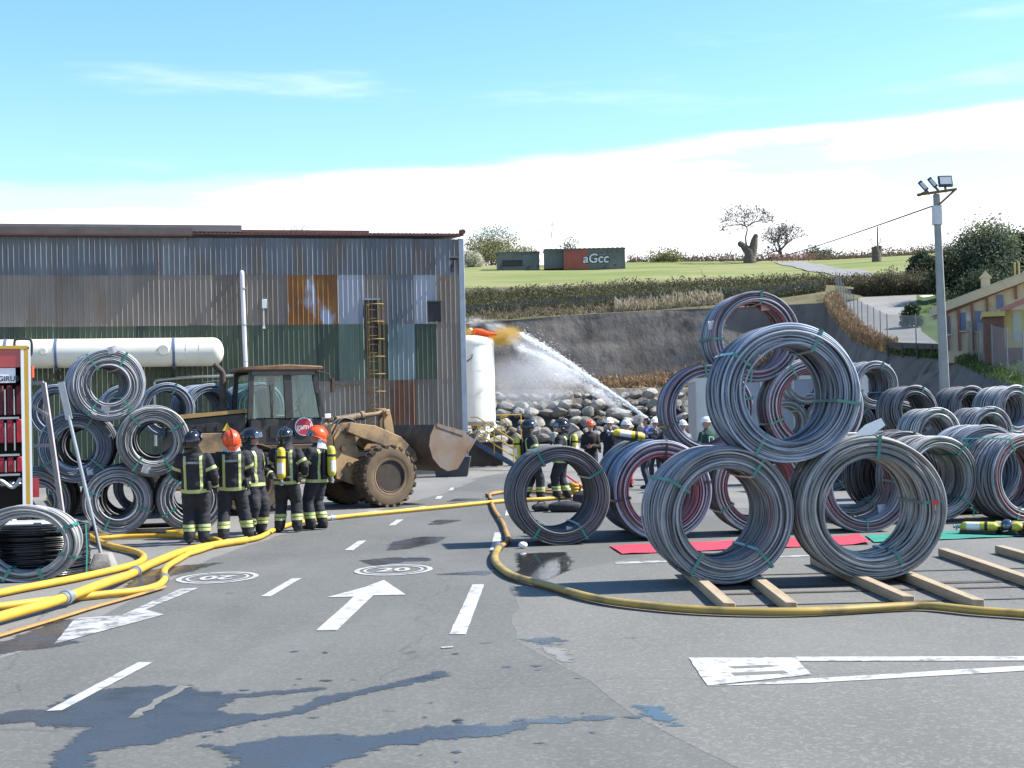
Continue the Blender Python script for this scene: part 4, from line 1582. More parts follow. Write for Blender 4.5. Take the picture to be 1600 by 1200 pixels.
def glass_mat(name, tint, alpha_mix, rough=0.03):
    ma = bpy.data.materials.new(name)
    ma.use_nodes = True
    nt = ma.node_tree
    N, L = nt.nodes, nt.links
    N.remove(N['Principled BSDF'])
    g = N.new('ShaderNodeBsdfGlossy')
    g.inputs['Roughness'].default_value = rough
    g.inputs['Color'].default_value = (1, 1, 1, 1)
    t = N.new('ShaderNodeBsdfTransparent')
    t.inputs[0].default_value = (*tint, 1)
    d = N.new('ShaderNodeBsdfDiffuse')
    d.inputs[0].default_value = (0.30, 0.29, 0.25, 1)
    lw = N.new('ShaderNodeLayerWeight')
    lw.inputs[0].default_value = 0.35
    m1 = N.new('ShaderNodeMixShader')
    m1.inputs[0].default_value = alpha_mix
    L.new(t.outputs[0], m1.inputs[1])
    L.new(d.outputs[0], m1.inputs[2])
    m2 = N.new('ShaderNodeMixShader')
    mr = N.new('ShaderNodeMapRange')
    mr.inputs[3].default_value = 0.05
    mr.inputs[4].default_value = 0.6
    L.new(lw.outputs['Fresnel'], mr.inputs[0])
    L.new(mr.outputs[0], m2.inputs[0])
    L.new(m1.outputs[0], m2.inputs[1])
    L.new(g.outputs[0], m2.inputs[2])
    L.new(m2.outputs[0], N['Material Output'].inputs[0])
    return ma


M_GLASS = glass_mat('cab_glass', (0.66, 0.86, 0.80), 0.10)

PV = Vector((-4.49, 30.64, 0))
YR, YF = R(24), R(36)
ld = thing('wheel_loader', 'muddy tan wheel loader with raised bucket and dark cab', 'loader', PV, YR)
dfr = YF - YR


def fr(v):
    """point of the front frame (x ahead of the front axle) in loader coordinates"""
    return Matrix.Rotation(dfr, 3, 'Z') @ (Vector(v) + Vector((1.45, 0, 0)))


FRM = Matrix.Translation(Matrix.Rotation(dfr, 3, 'Z') @ Vector((1.45, 0, 0))) @ Matrix.Rotation(dfr, 4, 'Z')


def fbuild(m, name, ma, parent=ld, bevel=0.0, smooth=40):
    o = m.build(name, ma, parent, smooth=smooth, bevel=bevel)
    o.data.transform(FRM)
    return o


WR = .675
tyre_prof = [(.36, -.20), (.40, -.235), (.52, -.25), (.61, -.235), (.645, -.20), (.65, .20), (.61, .235), (.52, .25), (.40, .235), (.36, .20)]
m = MB()
m.lathe(tyre_prof, 40, axis='Y', closed_prof=True)
TYM = m.mesh('tyre', [M_TYRE], 35)
m = MB()
for j in range(22):
    for sgn in (-1, 1):
        a = 2 * PI * (j + (0.5 if sgn > 0 else 0)) / 22
        rot = Matrix.Rotation(-a, 3, 'Y') @ Matrix.Rotation(R(18 * sgn), 3, 'Z')
        c = Matrix.Rotation(-a, 3, 'Y') @ Vector((WR - .025, sgn * .125, 0))
        m.box(c, (.06, .25, .105), Matrix.Rotation(-a, 3, 'Y') @ Matrix.Rotation(R(14 * sgn), 3, 'X'))
LUGM = m.mesh('tread_lugs', [M_TREAD], None, bevel=.008)
m = MB()
m.lathe([(.375, -.20), (.385, -.225), (.35, -.235), (.325, -.20), (.30, .02), (.27, .06), (.14, .06), (.13, .0), (.09, -.02), (0, -.02)], 30, axis='Y')
for j in range(10):
    a = 2 * PI * j / 10
    m.cyl((.2 * math.cos(a), .06, .2 * math.sin(a)), (.2 * math.cos(a), .03, .2 * math.sin(a)), .018, 6)
m.lathe([(.36, .20), (.33, .12), (.1, .10), (0, .10)], 24, axis='Y')
RIMM = m.mesh('rim', [M_RIM_SHADED], 35)
m = MB()
m.lathe([(.372, -.236), (.405, -.242), (.405, -.20), (.372, -.19)], 36, axis='Y', closed_prof=True)
m.lathe([(.335, -.21), (.35, -.238), (.352, -.20), (.34, -.15)], 36, axis='Y', closed_prof=True)
FLGM = m.mesh('rim_flange', [mat('rim_tan', (.24, .15, .085), (.16, .10, .06), scale=5, rough=.7)], 35)


def wheel(p, rz, side):
    w = link('wheel', TYM, None, ld, p, (0, R(random.uniform(0, 90)), rz + (0 if side < 0 else PI)))
    link('tread_lugs', LUGM, None, w)['kind'] = 'stuff'
    link('rim', RIMM, None, w)
    link('rim_flange', FLGM, None, w)
    return w


for s_ in (-1, 1):
    wheel(fr((0, s_ * .85, WR)), dfr, s_)
    wheel((-1.45, s_ * .85, WR), 0, s_)
# rear frame
m = MB()
m.box((-1.5, 0, .95), (2.9, .9, .55))
m.prism([(-.15, -.5, 1.35), (-.1, -.5, .75), (-.55, -.5, .5), (-1.0, -.5, .62), (-1.0, -.5, 1.35)], (0, 1.0, 0))
m.build('chassis', M_TAN, ld, bevel=.02)
m = MB()
m.box((-.75, -.86, 1.38), (1.3, .28, .10))
m.box((-.30, -.83, 1.05), (.10, .24, .62))
m.box((-.55, -.86, .62), (.5, .26, .05))
m.box((-.55, -.86, .95), (.5, .22, .05))
m.build('step', M_TAND, ld, bevel=.01)
for s_ in (-1, 1):
    m = MB()      # rear mudguards
    pts = [(-1.45 + .80 * math.cos(R(a)), s_ * .86, WR + .80 * math.sin(R(a))) for a in range(25, 156, 13)]
    for i in range(len(pts) - 1):
        m.bar(pts[i], pts[i + 1], .52, .03, up=(0, 0, 1))
    m.build('mudguard', M_TAN, ld)
m = MB()
m.prism([(-1.45, -.60, 1.30), (-1.45, -.60, 2.12), (-2.75, -.60, 2.02), (-3.0, -.60, 1.85), (-3.0, -.60, 1.2)], (0, 1.2, 0))
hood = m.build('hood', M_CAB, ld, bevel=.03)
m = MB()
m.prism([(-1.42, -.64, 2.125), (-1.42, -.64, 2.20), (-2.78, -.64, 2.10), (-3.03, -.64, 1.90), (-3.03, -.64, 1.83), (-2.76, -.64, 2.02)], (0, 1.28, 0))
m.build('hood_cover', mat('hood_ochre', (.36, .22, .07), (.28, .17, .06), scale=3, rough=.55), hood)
m = MB()
m.box((-2.2, -.62, 1.50), (1.45, .04, .42))
m.build('side_panel', M_TAN, hood, bevel=.01)
m = MB()
m.prism([(-1.98, -.647, 1.75), (-1.78, -.647, 1.75), (-1.88, -.647, 1.92)], (0, .02, 0))
m.build('warning_triangle', mat('warn_yellow', (.6, .42, .04), rough=.5), hood)
for k in range(6):
    m = MB()
    m.box((-2.9 + k * .22, -.625, 1.82), (.14, .02, .16))
    m.build('grille_slot', M_BLACK, hood)
m = MB()
m.prism([(-2.6, -.8, .55), (-2.6, -.8, 1.3), (-3.25, -.8, 1.3), (-3.35, -.8, .95), (-3.2, -.8, .55)], (0, 1.6, 0))
m.build('counterweight', M_TAN, ld, bevel=.04)
m = MB()
m.lathe([(.13, 2.10), (.13, 2.22), (.075, 2.26), (.07, 2.85)], 14, (-1.82, -.05, 0))
m.tube(spline([(-1.82, -.05, 2.84), (-1.83, -.05, 2.98), (-1.92, -.05, 3.08), (-2.0, -.05, 3.16)], 5), .068, 12)
m.build('exhaust', mat('exhaust_rust', (.045, .032, .028), (.09, .06, .045), scale=6, rough=.8), ld)
# cab
CX0, CX1, CY = -1.42, .14, .74
Z0, Z1, Z2 = 1.42, 1.98, 2.98
cab = MB()
cab.box(((CX0 + CX1) / 2, 0, (Z0 + Z1) / 2), (CX1 - CX0, 2 * CY, Z1 - Z0))
cabo = cab.build('cab', M_CAB, ld, bevel=.03)
m = MB()
fx = CX1 - .10
posts = [((CX0, y, Z1), (CX0 + .06, y * .95, Z2)) for y in (-CY, CY)] + [((CX1, y, Z1), (CX1 - .16, y * .95, Z2)) for y in (-CY, CY)] + [((-.58, y, Z1), (-.60, y * .95, Z2)) for y in (-CY, CY)]
for i, (a, b) in enumerate(posts):
    m = MB()
    m.bar(a, b, .10 if i < 4 else .16, .09, up=(0, 1, 0))
    m.build('pillar', M_CAB, cabo)
for y in (-CY, CY):
    m = MB()
    m.bar((CX0 + .05, y, Z2 - .03), (CX1 - .15, y, Z2 - .03), .09, .10)
    m.build('roof_rail', M_CAB, cabo)
#m.bar((CX0 + .05, -CY, Z2 - .03), (CX1 - .15, -CY, Z2 - .03), .09, .10)
m = MB()
m.prism([(CX0 - .12, -.80, Z2 + .02), (CX0 - .12, -.80, Z2 + .09), (-.6, -.80, Z2 + .14), (CX1 + .02, -.80, Z2 + .10), (CX1 + .02, -.80, Z2 + .02)], (0, 1.60, 0))
m.build('cab_roof', mat('roof_rust', (.20, .105, .05), (.12, .065, .035), scale=4, rough=.75), cabo, bevel=.02)
panes = [[(CX0 + .05, -CY, Z1 + .02), (-.66, -CY, Z1 + .02), (-.68, -CY * .955, Z2 - .07), (CX0 + .10, -CY * .955, Z2 - .07)],
         [(-.50, -CY, Z1 + .02), (CX1 - .05, -CY, Z1 + .02), (CX1 - .20, -CY * .955, Z2 - .07), (-.52, -CY * .955, Z2 - .07)],
         [(CX0, -CY + .06, Z1 + .02), (CX0, CY - .06, Z1 + .02), (CX0 + .06, CY * .95 - .06, Z2 - .06), (CX0 + .06, -CY * .95 + .06, Z2 - .06)],
         [(CX1, -CY + .06, Z1 + .02), (CX1, CY - .06, Z1 + .02), (CX1 - .16, CY * .95 - .06, Z2 - .06), (CX1 - .16, -CY * .95 + .06, Z2 - .06)],
         [(CX0 + .05, CY, Z1 + .02), (-.66, CY, Z1 + .02), (-.68, CY * .955, Z2 - .07), (CX0 + .10, CY * .955, Z2 - .07)],
         [(-.50, CY, Z1 + .02), (CX1 - .05, CY, Z1 + .02), (CX1 - .20, CY * .955, Z2 - .07), (-.52, CY * .955, Z2 - .07)]]
for q in panes:
    m = MB()
    m.add(q, [(0, 1, 2, 3)])
    m.build('window_pane', M_GLASS, cabo, smooth=None)
m = MB()      # seat and wheel inside
m.box((-.75, 0, 2.0), (.5, .5, .14))
m.box((-.98, 0, 2.3), (.14, .48, .62), Matrix.Rotation(R(-8), 3, 'Y'))
m.build('seat', M_CAB, cabo, bevel=.03)
m = MB()
m.tube([(-.18 + .06 * math.cos(a) * 1.0, .19 * math.sin(a), 2.28 + .16 * math.cos(a)) for a in [2 * PI * k / 18 for k in range(18)]], .016, 6, closed=True)
m.cyl((-.05, 0, 1.95), (-.18, 0, 2.28), .03, 8)
m.build('steering_wheel', M_CAB, cabo)
m = MB()      # mirror arm at the front pillar
m.tube([(CX1 - .12, -.76, Z2), (CX1 + .12, -.92, Z2 - .08), (CX1 + .18, -.92, Z2 - .42)], .02, 6)
m.box((CX1 + .18, -.93, Z2 - .32), (.05, .17, .30))
m.build('mirror', M_TAND, cabo)
m = MB()
m.box((CX1 + .12, -.66, Z1 + .03), (.14, .18, .10))
m.build('headlamp', M_PWHITE, cabo, bevel=.01)
m = MB()
m.box((-.86, -CY - .012, Z0 + .28), (.28, .02, .26))
m.build('door_pocket', M_BLACK, cabo)
m = MB()
m.tube([(-.95, -.79, 2.0), (-.95, -.81, 2.7)], .014, 6)
m.build('grab_rail', M_CAB, cabo)
# round sign on the door
sgx, sgz = -.27, 1.80
m = MB()
m.lathe([(0, -CY - .024), (.195, -CY - .024), (.195, -CY - .004)], 36, (sgx, 0, sgz), 'Y')
disc = m.build('round_sign', M_PWHITE, ld)
m = MB()
m.lathe([(0, -CY - .028), (.175, -CY - .028), (.175, -CY - .006)], 36, (sgx, 0, sgz), 'Y')
m.build('red_field', M_RED, disc)
link('lettering', text_mesh('gam?', .17, 'lettering', .001, M_PWHITE, .002), None, disc, (sgx, -CY - .031, sgz - .005), (R(90), 0, 0))
# front frame
m = MB()
m.box((-.55, 0, .85), (1.5, .8, .55))
m.box((-.02, 0, .68), (.5, 1.3, .35))
fbuild(m, 'front_frame', M_TAND, bevel=.02)
m = MB()
for y in (-.48, .40):
    m.prism([(-1.0, y, .65), (-1.05, y, 1.55), (-.82, y, 1.86), (-.55, y, 1.86), (-.48, y, 1.35), (-.25, y, .75), (-.55, y, .5)], (0, .08, 0))
fbuild(m, 'tower_plate', M_TAN, bevel=.01)
m = MB()
for y in (-.50, .48):
    for (x, z) in ((-.72, 1.72), (-.85, 1.3), (-.7, .95)):
        m.cyl((x, y - .05, z), (x, y + .03, z), .055, 10)
fbuild(m, 'pivot_pin', M_TAND)
for s_ in (-1, 1):
    m = MB()
    y = s_ * .60 - .05
    m.prism([(-.80, y, 1.66), (-.72, y, 1.86), (-.1, y, 1.78), (.55, y, 1.52), (.92, y, 1.18), (.98, y, .98), (.86, y, .92), (.62, y, 1.06), (.1, y, 1.34), (-.45, y, 1.52)], (0, .10, 0))
    fbuild(m, 'lift_arm', M_TAN, bevel=.012)
    m = MB()
    m.cyl(Vector((-.62, s_ * .36, 1.10)), Vector((.0, s_ * .40, 1.16)), .075, 14)
    fbuild(m, 'lift_cylinder', M_TAN)
    m = MB()
    m.cyl(Vector((.0, s_ * .40, 1.16)), Vector((.45, s_ * .44, 1.22)), .042, 12)
    fbuild(m, 'cylinder_rod', M_CHROME)
m = MB()
m.cyl((-.72, 0, 1.92), (-.05, 0, 2.0), .085, 14)
m.cyl((-.1, 0, 2.0), (-.02, 0, 2.01), .105, 14)
fbuild(m, 'tilt_cylinder', M_TAN)
m = MB()
m.cyl((-.05, 0, 2.0), (.5, 0, 2.06), .05, 12)
fbuild(m, 'tilt_rod', M_TAN)
m = MB()
for y in (-.14, .06):
    m.prism([(.42, y, 2.12), (.58, y, 2.14), (.66, y, 1.8), (.72, y, 1.35), (.58, y, 1.30), (.42, y, 1.75)], (0, .08, 0))
m.cyl((.5, -.2, 2.06), (.5, .2, 2.06), .06, 10)
fbuild(m, 'bell_crank', M_TAN, bevel=.01)
m = MB()
m.bar((.64, 0, 1.38), (1.05, 0, 1.48), .12, .10)
m.box((.3, 0, 1.46), (.18, 1.2, .18))
fbuild(m, 'crank_link', M_TAND)
m = MB()      # loose hydraulic hoses
for k in range(4):
    y = -.25 + k * .14
    m.tube(spline([(-1.15, y, 1.2 + .1 * k), (-.95, y - .05, 1.7 + .06 * k), (-.7, y, 1.95), (-.4, y + .03, 1.9)], 6), .022, 6)
fbuild(m, 'hydraulic_hose', M_BLACK)
m = MB()
m.box((-1.2, 0, 1.5), (.25, .9, .7))
m.box((-.95, -.1, 1.95), (.14, .14, .12))
fbuild(m, 'valve_block', M_TAND, bevel=.02)
# bucket
F0 = 1.27
bp = [(-.14, 1.77), (-.27, 1.55), (-.31, 1.31), (-.22, 1.02), (-.03, .82), (.17, .72), (.44, .76), (.71, 1.12), (.92, 1.40)]
HW = 1.14
m = MB()
out = []
inn = []
for i, (x, z) in enumerate(bp):
    a = Vector(bp[max(i - 1, 0)])
    b = Vector(bp[min(i + 1, len(bp) - 1)])
    t = (b - a).normalized()
    nrm = Vector((t.y, -t.x))
    out.append((F0 + x, z))
    inn.append((F0 + x - nrm.x * -.03 * -1, z - nrm.y * -.03 * -1))
c_ = Vector((F0 + .3, 1.3))
inn = [((Vector(o) + (c_ - Vector(o)).normalized() * .035)) for o in out]
loop = [(p[0], 0, p[1]) for p in out] + [(p[0], 0, p[1]) for p in reversed(inn)]
vs = [(x, y, z) for y in (-HW, HW) for (x, _, z) in loop]
n = len(loop)
fs = [(i, (i + 1) % n, n + (i + 1) % n, n + i) for i in range(n)]
for k in range(len(bp) - 1):
    fs.append((k, k + 1, n - 2 - k, n - 1 - k))
    fs.append((n + k, n + n - 1 - k, n + n - 2 - k, n + k + 1))
m.add(vs, fs)
bko = fbuild(m, 'bucket', M_BUCK, smooth=30)
for y in (-HW - .012, HW - .028):
    m = MB()
    poly = [(F0 + x, y, z) for x, z in bp] + [(F0 + .64, y, 1.56)]
    m.prism(poly, (0, .04, 0))
    fbuild(m, 'side_plate', M_BUCKS, bko, bevel=.006)
m = MB()
m.prism([(F0 + .60, -HW - .03, 1.50), (F0 + .66, -HW - .03, 1.60), (F0 - .10, -HW - .03, 1.80), (F0 - .10, -HW - .03, 1.72)], (0, .02, 0))
m.build_ = None
fbuild(m, 'rim_bar', M_BUCKS, bko)
m = MB()
m.prism([(F0 + .72, -HW - .02, 1.10), (F0 + 1.0, -HW - .02, 1.46), (F0 + .97, -HW - .02, 1.50), (F0 + .70, -HW - .02, 1.16)], (0, 2 * HW + .04, 0))
fbuild(m, 'cutting_edge', M_BUCKS, bko)
for k in range(7):
    y = -HW + .08 + k * (2 * HW - .16) / 6
    m = MB()
    m.prism([(F0 + .90, y - .05, 1.36), (F0 + 1.10, y - .05, 1.60), (F0 + .94, y - .05, 1.47)], (0, .10, 0))
    fbuild(m, 'tooth', M_BUCKS, bko)


# ------------------------------------------------------------------ people
M_NAVY = mat('fire_suit', (0.012, 0.013, 0.018), (0.022, 0.023, 0.03), scale=5, rough=0.85, bump=0.5, bscale=9, bdist=0.03)
M_BOOT = mat('boot_black', (0.010, 0.010, 0.011), rough=0.45)
M_SKIN = mat('skin', (0.42, 0.24, 0.17), (0.36, 0.19, 0.13), scale=8, rough=0.55)
M_HAIR = mat('hair_dark', (0.02, 0.014, 0.01), rough=0.5)
M_GLOVE = mat('glove', (0.03, 0.03, 0.032), (0.05, 0.045, 0.04), scale=8, rough=0.7)
M_BAND = mat('reflective_lime', (0.44, 0.49, 0.19), (0.36, 0.41, 0.16), scale=14, rough=0.4)
M_HBLK = mat('helmet_black', (0.010, 0.010, 0.012), rough=0.12, coat=0.5)
M_HORG = mat('helmet_orange', (0.80, 0.10, 0.02), (0.72, 0.075, 0.02), scale=6, rough=0.3)
M_HWHT = mat('helmet_white', (0.78, 0.78, 0.76), rough=0.3)
M_VISOR = mat('visor', (0.16, 0.17, 0.2), rough=0.06, metal=0.8)
M_CYL = mat('bottle_yellow', (0.66, 0.50, 0.03), (0.58, 0.43, 0.03), scale=5, rough=0.35)
M_CYLG = mat('bottle_lime', (0.52, 0.48, 0.05), (0.45, 0.41, 0.05), scale=5, rough=0.35)
M_PACK = mat('pack_black', (0.015, 0.015, 0.016), rough=0.6)
M_SILV = mat('neck_cloth', (0.50, 0.50, 0.54), (0.38, 0.38, 0.42), scale=9, rough=0.6)
M_GTXT = mat('grey_letters', (0.42, 0.43, 0.45), rough=0.5)


def cloth(name, c, **k):
    return mat('cloth_' + name, c, tuple(v * 0.7 for v in c), scale=6, rough=0.85, bump=0.4, bscale=10, bdist=0.02, **k)


def ik(a, b, l1, l2, pole):
    d = b - a
    L_ = min(d.length, (l1 + l2) * 0.999)
    d.normalize()
    x = (l1 * l1 - l2 * l2 + L_ * L_) / (2 * L_)
    h = math.sqrt(max(0, l1 * l1 - x * x))
    p = (pole - d * pole.dot(d))
    p = p.normalized() if p.length > 1e-5 else d.orthogonal().normalized()
    return a + d * x + p * h, a + d * L_


def hand_mesh():
    m = MB()
    m.ball((0, 0, -.045), (.036, .018, .05), 10, 7)
    for i, (x, l) in enumerate(((-.028, .062), (-.010, .074), (.009, .070), (.027, .054))):
        m.tube([(x, 0, -.07), (x * 1.08, .006, -.085 - l * .45), (x * 1.1, .024, -.085 - l * .85), (x * 1.1, .036, -.085 - l)], [.0105, .010, .009, .007], 6)
    m.tube([(-.030, .004, -.03), (-.052, .016, -.062), (-.056, .028, -.092)], [.013, .011, .008], 6)
    return m.mesh('hand', [M_GLOVE], 60)


HANDM = hand_mesh()


def helmet_parts(kind):
    """shell and extras of a helmet round a head centred at the origin, face to +Y"""
    out = []
    m = MB()
    vs, fs = [], []
    n, k = 22, 11
    hard = kind in ('white', 'hardorange')
    rx, ry, rz = (.118, .142, .120) if hard else (.128, .155, .140)
    for i in range(k + 1):
        for j in range(n):
            a = 2 * PI * j / n
            back = max(0, -math.sin(a))
            tmax = PI * (0.50 if hard else 0.53 + .17 * back + .05 * abs(math.cos(a)))
            t = tmax * i / k
            vs.append((rx * math.sin(t) * math.cos(a), ry * math.sin(t) * math.sin(a) + (.0 if hard else -.006), rz * math.cos(t) + (.045 if hard else .018)))
    for i in range(k):
        for j in range(n):
            j2 = (j + 1) % n
            fs.append((i * n + j, (i + 1) * n + j, (i + 1) * n + j2, i * n + j2))
    m.add(vs, fs)
    if hard:
        br = [(rx * 1.0 * math.cos(a), ry * math.sin(a), .045) for a in [2 * PI * j / n for j in range(n)]]
        b2 = [(rx * 1.10 * math.cos(a), ry * (1.07 + .16 * max(0, math.sin(a))) * math.sin(a), .036) for a in [2 * PI * j / n for j in range(n)]]
        m.add(br + b2, [(j, (j + 1) % n, n + (j + 1) % n, n + j) for j in range(n)])
        for x in (-.025, 0, .025):
            m.tube([(x, ry * math.sin(t) * .99, rz * math.cos(t) * 1.01 + .045) for t in [R(d) for d in range(-70, 71, 14)]], .009, 5)
    else:
        m.tube([(0, (ry + .004) * math.sin(t) - .006, (rz + .004) * math.cos(t) + .018) for t in [R(d) for d in range(-85, 76, 10)]], .016, 6)
        br = [(rx * 1.0 * math.cos(a), ry * math.sin(a) - .006, .01 - .05 * max(0, -math.sin(a))) for a in [2 * PI * j / n for j in range(n)]]
        b2 = [(rx * 1.07 * math.cos(a), ry * (1.06 + .10 * max(0, math.sin(a))) * math.sin(a) - .006, .002 - .085 * max(0, -math.sin(a)) ** 1.5) for a in [2 * PI * j / n for j in range(n)]]
        m.add(br + b2, [(j, (j + 1) % n, n + (j + 1) % n, n + j) for j in range(n)])
    sm = {'black': M_HBLK, 'orange': M_HORG, 'white': M_HWHT, 'hardorange': M_HORG}[kind]
    me = m.mesh('helmet', [sm], 50)
    out.append(('helmet', me))
    if not hard:
        m = MB()
        vs = []
        for d in range(-70, 71, 10):
            for (z, f) in ((.075, 1.0), (.02, 1.06), (-.005, 1.05)):
                vs.append(((rx + .012) * f * math.sin(R(d)), (ry + .010) * f * math.cos(R(d)) - .006, z))
        nn = 15
        m.add(vs, [(3 * i + q, 3 * i + 3 + q, 3 * i + 4 + q, 3 * i + 1 + q) for i in range(nn - 1) for q in (0, 1)])
        out.append(('visor', m.mesh('visor', [M_VISOR], 50)))
        m = MB()
        vs = []
        for d in range(95, 266, 10):
            for (z, f) in ((-.03, .92), (-.10, .93), (-.17, 1.12)):
                w = 1 + .03 * math.sin(d * .3)
                vs.append((rx * f * w * math.sin(R(d)), ry * f * w * math.cos(R(d)) - .012, z))
        nn = 18
        m.add(vs, [(3 * i + q, 3 * i + 3 + q, 3 * i + 4 + q, 3 * i + 1 + q) for i in range(nn - 1) for q in (0, 1)])
        out.append(('neck_guard', m.mesh('neck_guard', [M_SILV if kind == 'orange' else M_PACK], 60)))
    return out


HELM = {}


def bottle_meshes(ma, label=True):
    m = MB()
    m.lathe([(0, .28), (.03, .278), (.058, .255), (.073, .215), (.075, -.19), (.062, -.235), (.03, -.26), (.024, -.285)], 20)
    a = m.mesh('air_cylinder', [ma], 40)
    m = MB()
    m.lathe([(.026, -.265), (.03, -.30), (.018, -.315), (.018, -.345), (.032, -.35), (.032, -.37), (0, -.372)], 12)
    m.cyl((0, 0, -.32), (.06, 0, -.33), .014, 8)
    v = m.mesh('valve', [M_STEEL], 40)
    m = MB()
    m.lathe([(.076, .09), (.08, .09), (.08, .13), (.076, .13)], 20, closed_prof=True)
    s = m.mesh('bottle_strap', [M_PACK], 40)
    m = MB()
    vs = []
    for d in range(-60, 61, 12):
        for z in (-.17, .02):
            vs.append((.0765 * math.sin(R(d)), -.0765 * math.cos(R(d)), z))
    m.add(vs, [(2 * i, 2 * i + 2, 2 * i + 3, 2 * i + 1) for i in range(10)])
    w = m.mesh('white_label', [M_PWHITE], 60)
    return a, v, s, w


BOT = bottle_meshes(M_CYL)
BOTG = bottle_meshes(M_CYLG)


def person(label, loc, yaw, hands, feet=None, lean=0.0, head=(0, 0), suit=None, trous=None, helmet='black', bottle=None, fire=True, scale=1.0, hair=None, skin_hands=False, twist=0, group=None, letters=False, bulk=1.0):
    t = thing('person', label, 'person', loc, R(yaw), group)
    suit = suit or M_NAVY
    trous = trous or M_NAVY
    S = []                      # capsules: a, b, ra, rb, material
    mb = MB()
    up = Matrix.Rotation(R(lean), 3, 'X') @ Matrix.Rotation(R(twist), 3, 'Z')
    pv = Vector((0, 0, .95))

    def U(v):
        return pv + up @ (Vector(v) - pv)
    k = 1.27 * bulk if fire else 1.0 * bulk

    def limb(pts, rs, mi, n=12):
        mb.tube(pts, rs, n)
        mb.ball(pts[0], rs[0], n, 6)
        mb.ball(pts[-1], rs[-1], n, 6)
        for i in range(len(pts) - 1):
            S.append((Vector(pts[i]), Vector(pts[i + 1]), rs[i], rs[i + 1], mi))

    def loft(secs, mi):
        n = 18
        vs, fs = [], []
        for (c, rx, ry) in secs:
            for j in range(n):
                a = 2 * PI * j / n
                p = U((c[0] + rx * math.cos(a), c[1] + ry * math.sin(a) , c[2]))
                vs.append(p)
        for i in range(len(secs) - 1):
            for j in range(n):
                fs.append((i * n + j, i * n + (j + 1) % n, (i + 1) * n + (j + 1) % n, (i + 1) * n + j))
        fs += [tuple(reversed(range(n))), tuple((len(secs) - 1) * n + j for j in range(n))]
        mb.add(vs, fs)
        for i in range(len(secs) - 1):
            S.append((U(secs[i][0]), U(secs[i + 1][0]), min(secs[i][1:]), min(secs[i + 1][1:]), mi))
    hem = .80 if fire else .88
    loft([((0, 0, hem), .168 * k, .135 * k), ((0, 0, .95), .170 * k, .135 * k), ((0, 0, 1.06), .158 * k, .125 * k), ((0, .005, 1.25), .185 * k, .138 * k), ((0, 0, 1.37), .188 * k, .125 * k), ((0, -.005, 1.44), .13 * k, .095 * k), ((0, 0, 1.50), .075, .075)], 0)
    hipz = .90
    feet = feet or [(-.13, .02, 0), (.13, -.02, 8)]
    for sgn, f in zip((-1, 1), feet):
        hip = Vector((sgn * .09, 0, hipz))
        an = Vector((f[0], f[1], .095))
        kn, an = ik(hip, an, .425, .41, Vector((sgn * .12, 1, 0)))
        limb([hip, hip.lerp(kn, .45), kn, kn.lerp(an, .4), an + Vector((0, 0, .02))], [.102 * k, .098 * k, .084 * k, .082 * k, .076 * k] if fire else [.098 * k, .088 * k, .068 * k, .068 * k, .062 * k], 1)
        fy = R(f[2] if len(f) > 2 else 0) * sgn
        dr = Vector((math.sin(fy), math.cos(fy), 0))
        limb([an + Vector((0, 0, .05)), an + Vector((0, 0, -.03))], [.056, .052], 2, 10)
        limb([an + Vector((0, 0, -.045)) - dr * .05, an + Vector((0, 0, -.048)) + dr * .10, an + Vector((0, 0, -.058)) + dr * .17], [.048, .046, .036], 2, 10)
    wr = []
    for sgn, hd in zip((-1, 1), hands):
        sh = U((sgn * .165 * k, 0, 1.375))
        el, w = ik(sh, U(hd), .285, .255, Vector((sgn * .8, -1, -.3)))
        limb([sh, sh.lerp(el, .5), el, el.lerp(w, .5), w], [.066 * k, .064 * k, .058 * k, .055 * k, .048 * k], 0)
        wr.append((el, w))
    # neck and head
    hc0 = U((0, .02, 1.62))
    hm = up @ Matrix.Rotation(R(head[0]), 3, 'Z') @ Matrix.Rotation(R(-head[1]), 3, 'X')
    limb([U((0, 0, 1.46)), U((0, .01, 1.56))], [.062, .056], 3, 12)

    def hb(c, r, mi, n=14):
        m2 = MB()
        m2.ball((0, 0, 0), r, n, 9)
        mb.add([hc0 + hm @ (Vector(v) + Vector(c)) for v in m2.v], m2.f)
        S.append((hc0 + hm @ Vector(c), hc0 + hm @ (Vector(c) + Vector((0, 0, .001))), min(r) if isinstance(r, tuple) else r, min(r) if isinstance(r, tuple) else r, mi))
    hb((0, -.005, .02), (.077, .096, .098), 3)
    hb((0, .025, -.052), (.056, .066, .068), 3)
    hb((0, .098, -.012), (.014, .022, .030), 3, 8)
    for s_ in (-1, 1):
        hb((s_ * .077, -.005, -.005), (.014, .022, .033), 3, 8)
        hb((s_ * .035, .082, .022), (.024, .014, .012), 3, 8)
    hb((0, .084, -.062), (.026, .014, .013), 3, 8)
    me0 = mb.mesh('body', None, None)
    tmp = bpy.data.objects.new('tmp', me0)
    COL.objects.link(tmp)
    md = tmp.modifiers.new('r', 'REMESH')
    md.mode = 'VOXEL'
    md.voxel_size = .0155
    sm = tmp.modifiers.new('s', 'SMOOTH')
    sm.factor = .5
    sm.iterations = 3
    me = bpy.data.meshes.new_from_object(tmp.evaluated_get(bpy.context.evaluated_depsgraph_get()))
    bpy.data.objects.remove(tmp)
    me.name = 'body'
    # folds in the cloth
    nv = len(me.vertices)
    co = np.empty(nv * 3)
    me.vertices.foreach_get('co', co)
    co = co.reshape(-1, 3)
    from mathutils import noise as mn
    nrm = np.empty(nv * 3)
    me.vertices.foreach_get('normal', nrm)
    nrm = nrm.reshape(-1, 3)
    sd_ = random.uniform(0, 50)
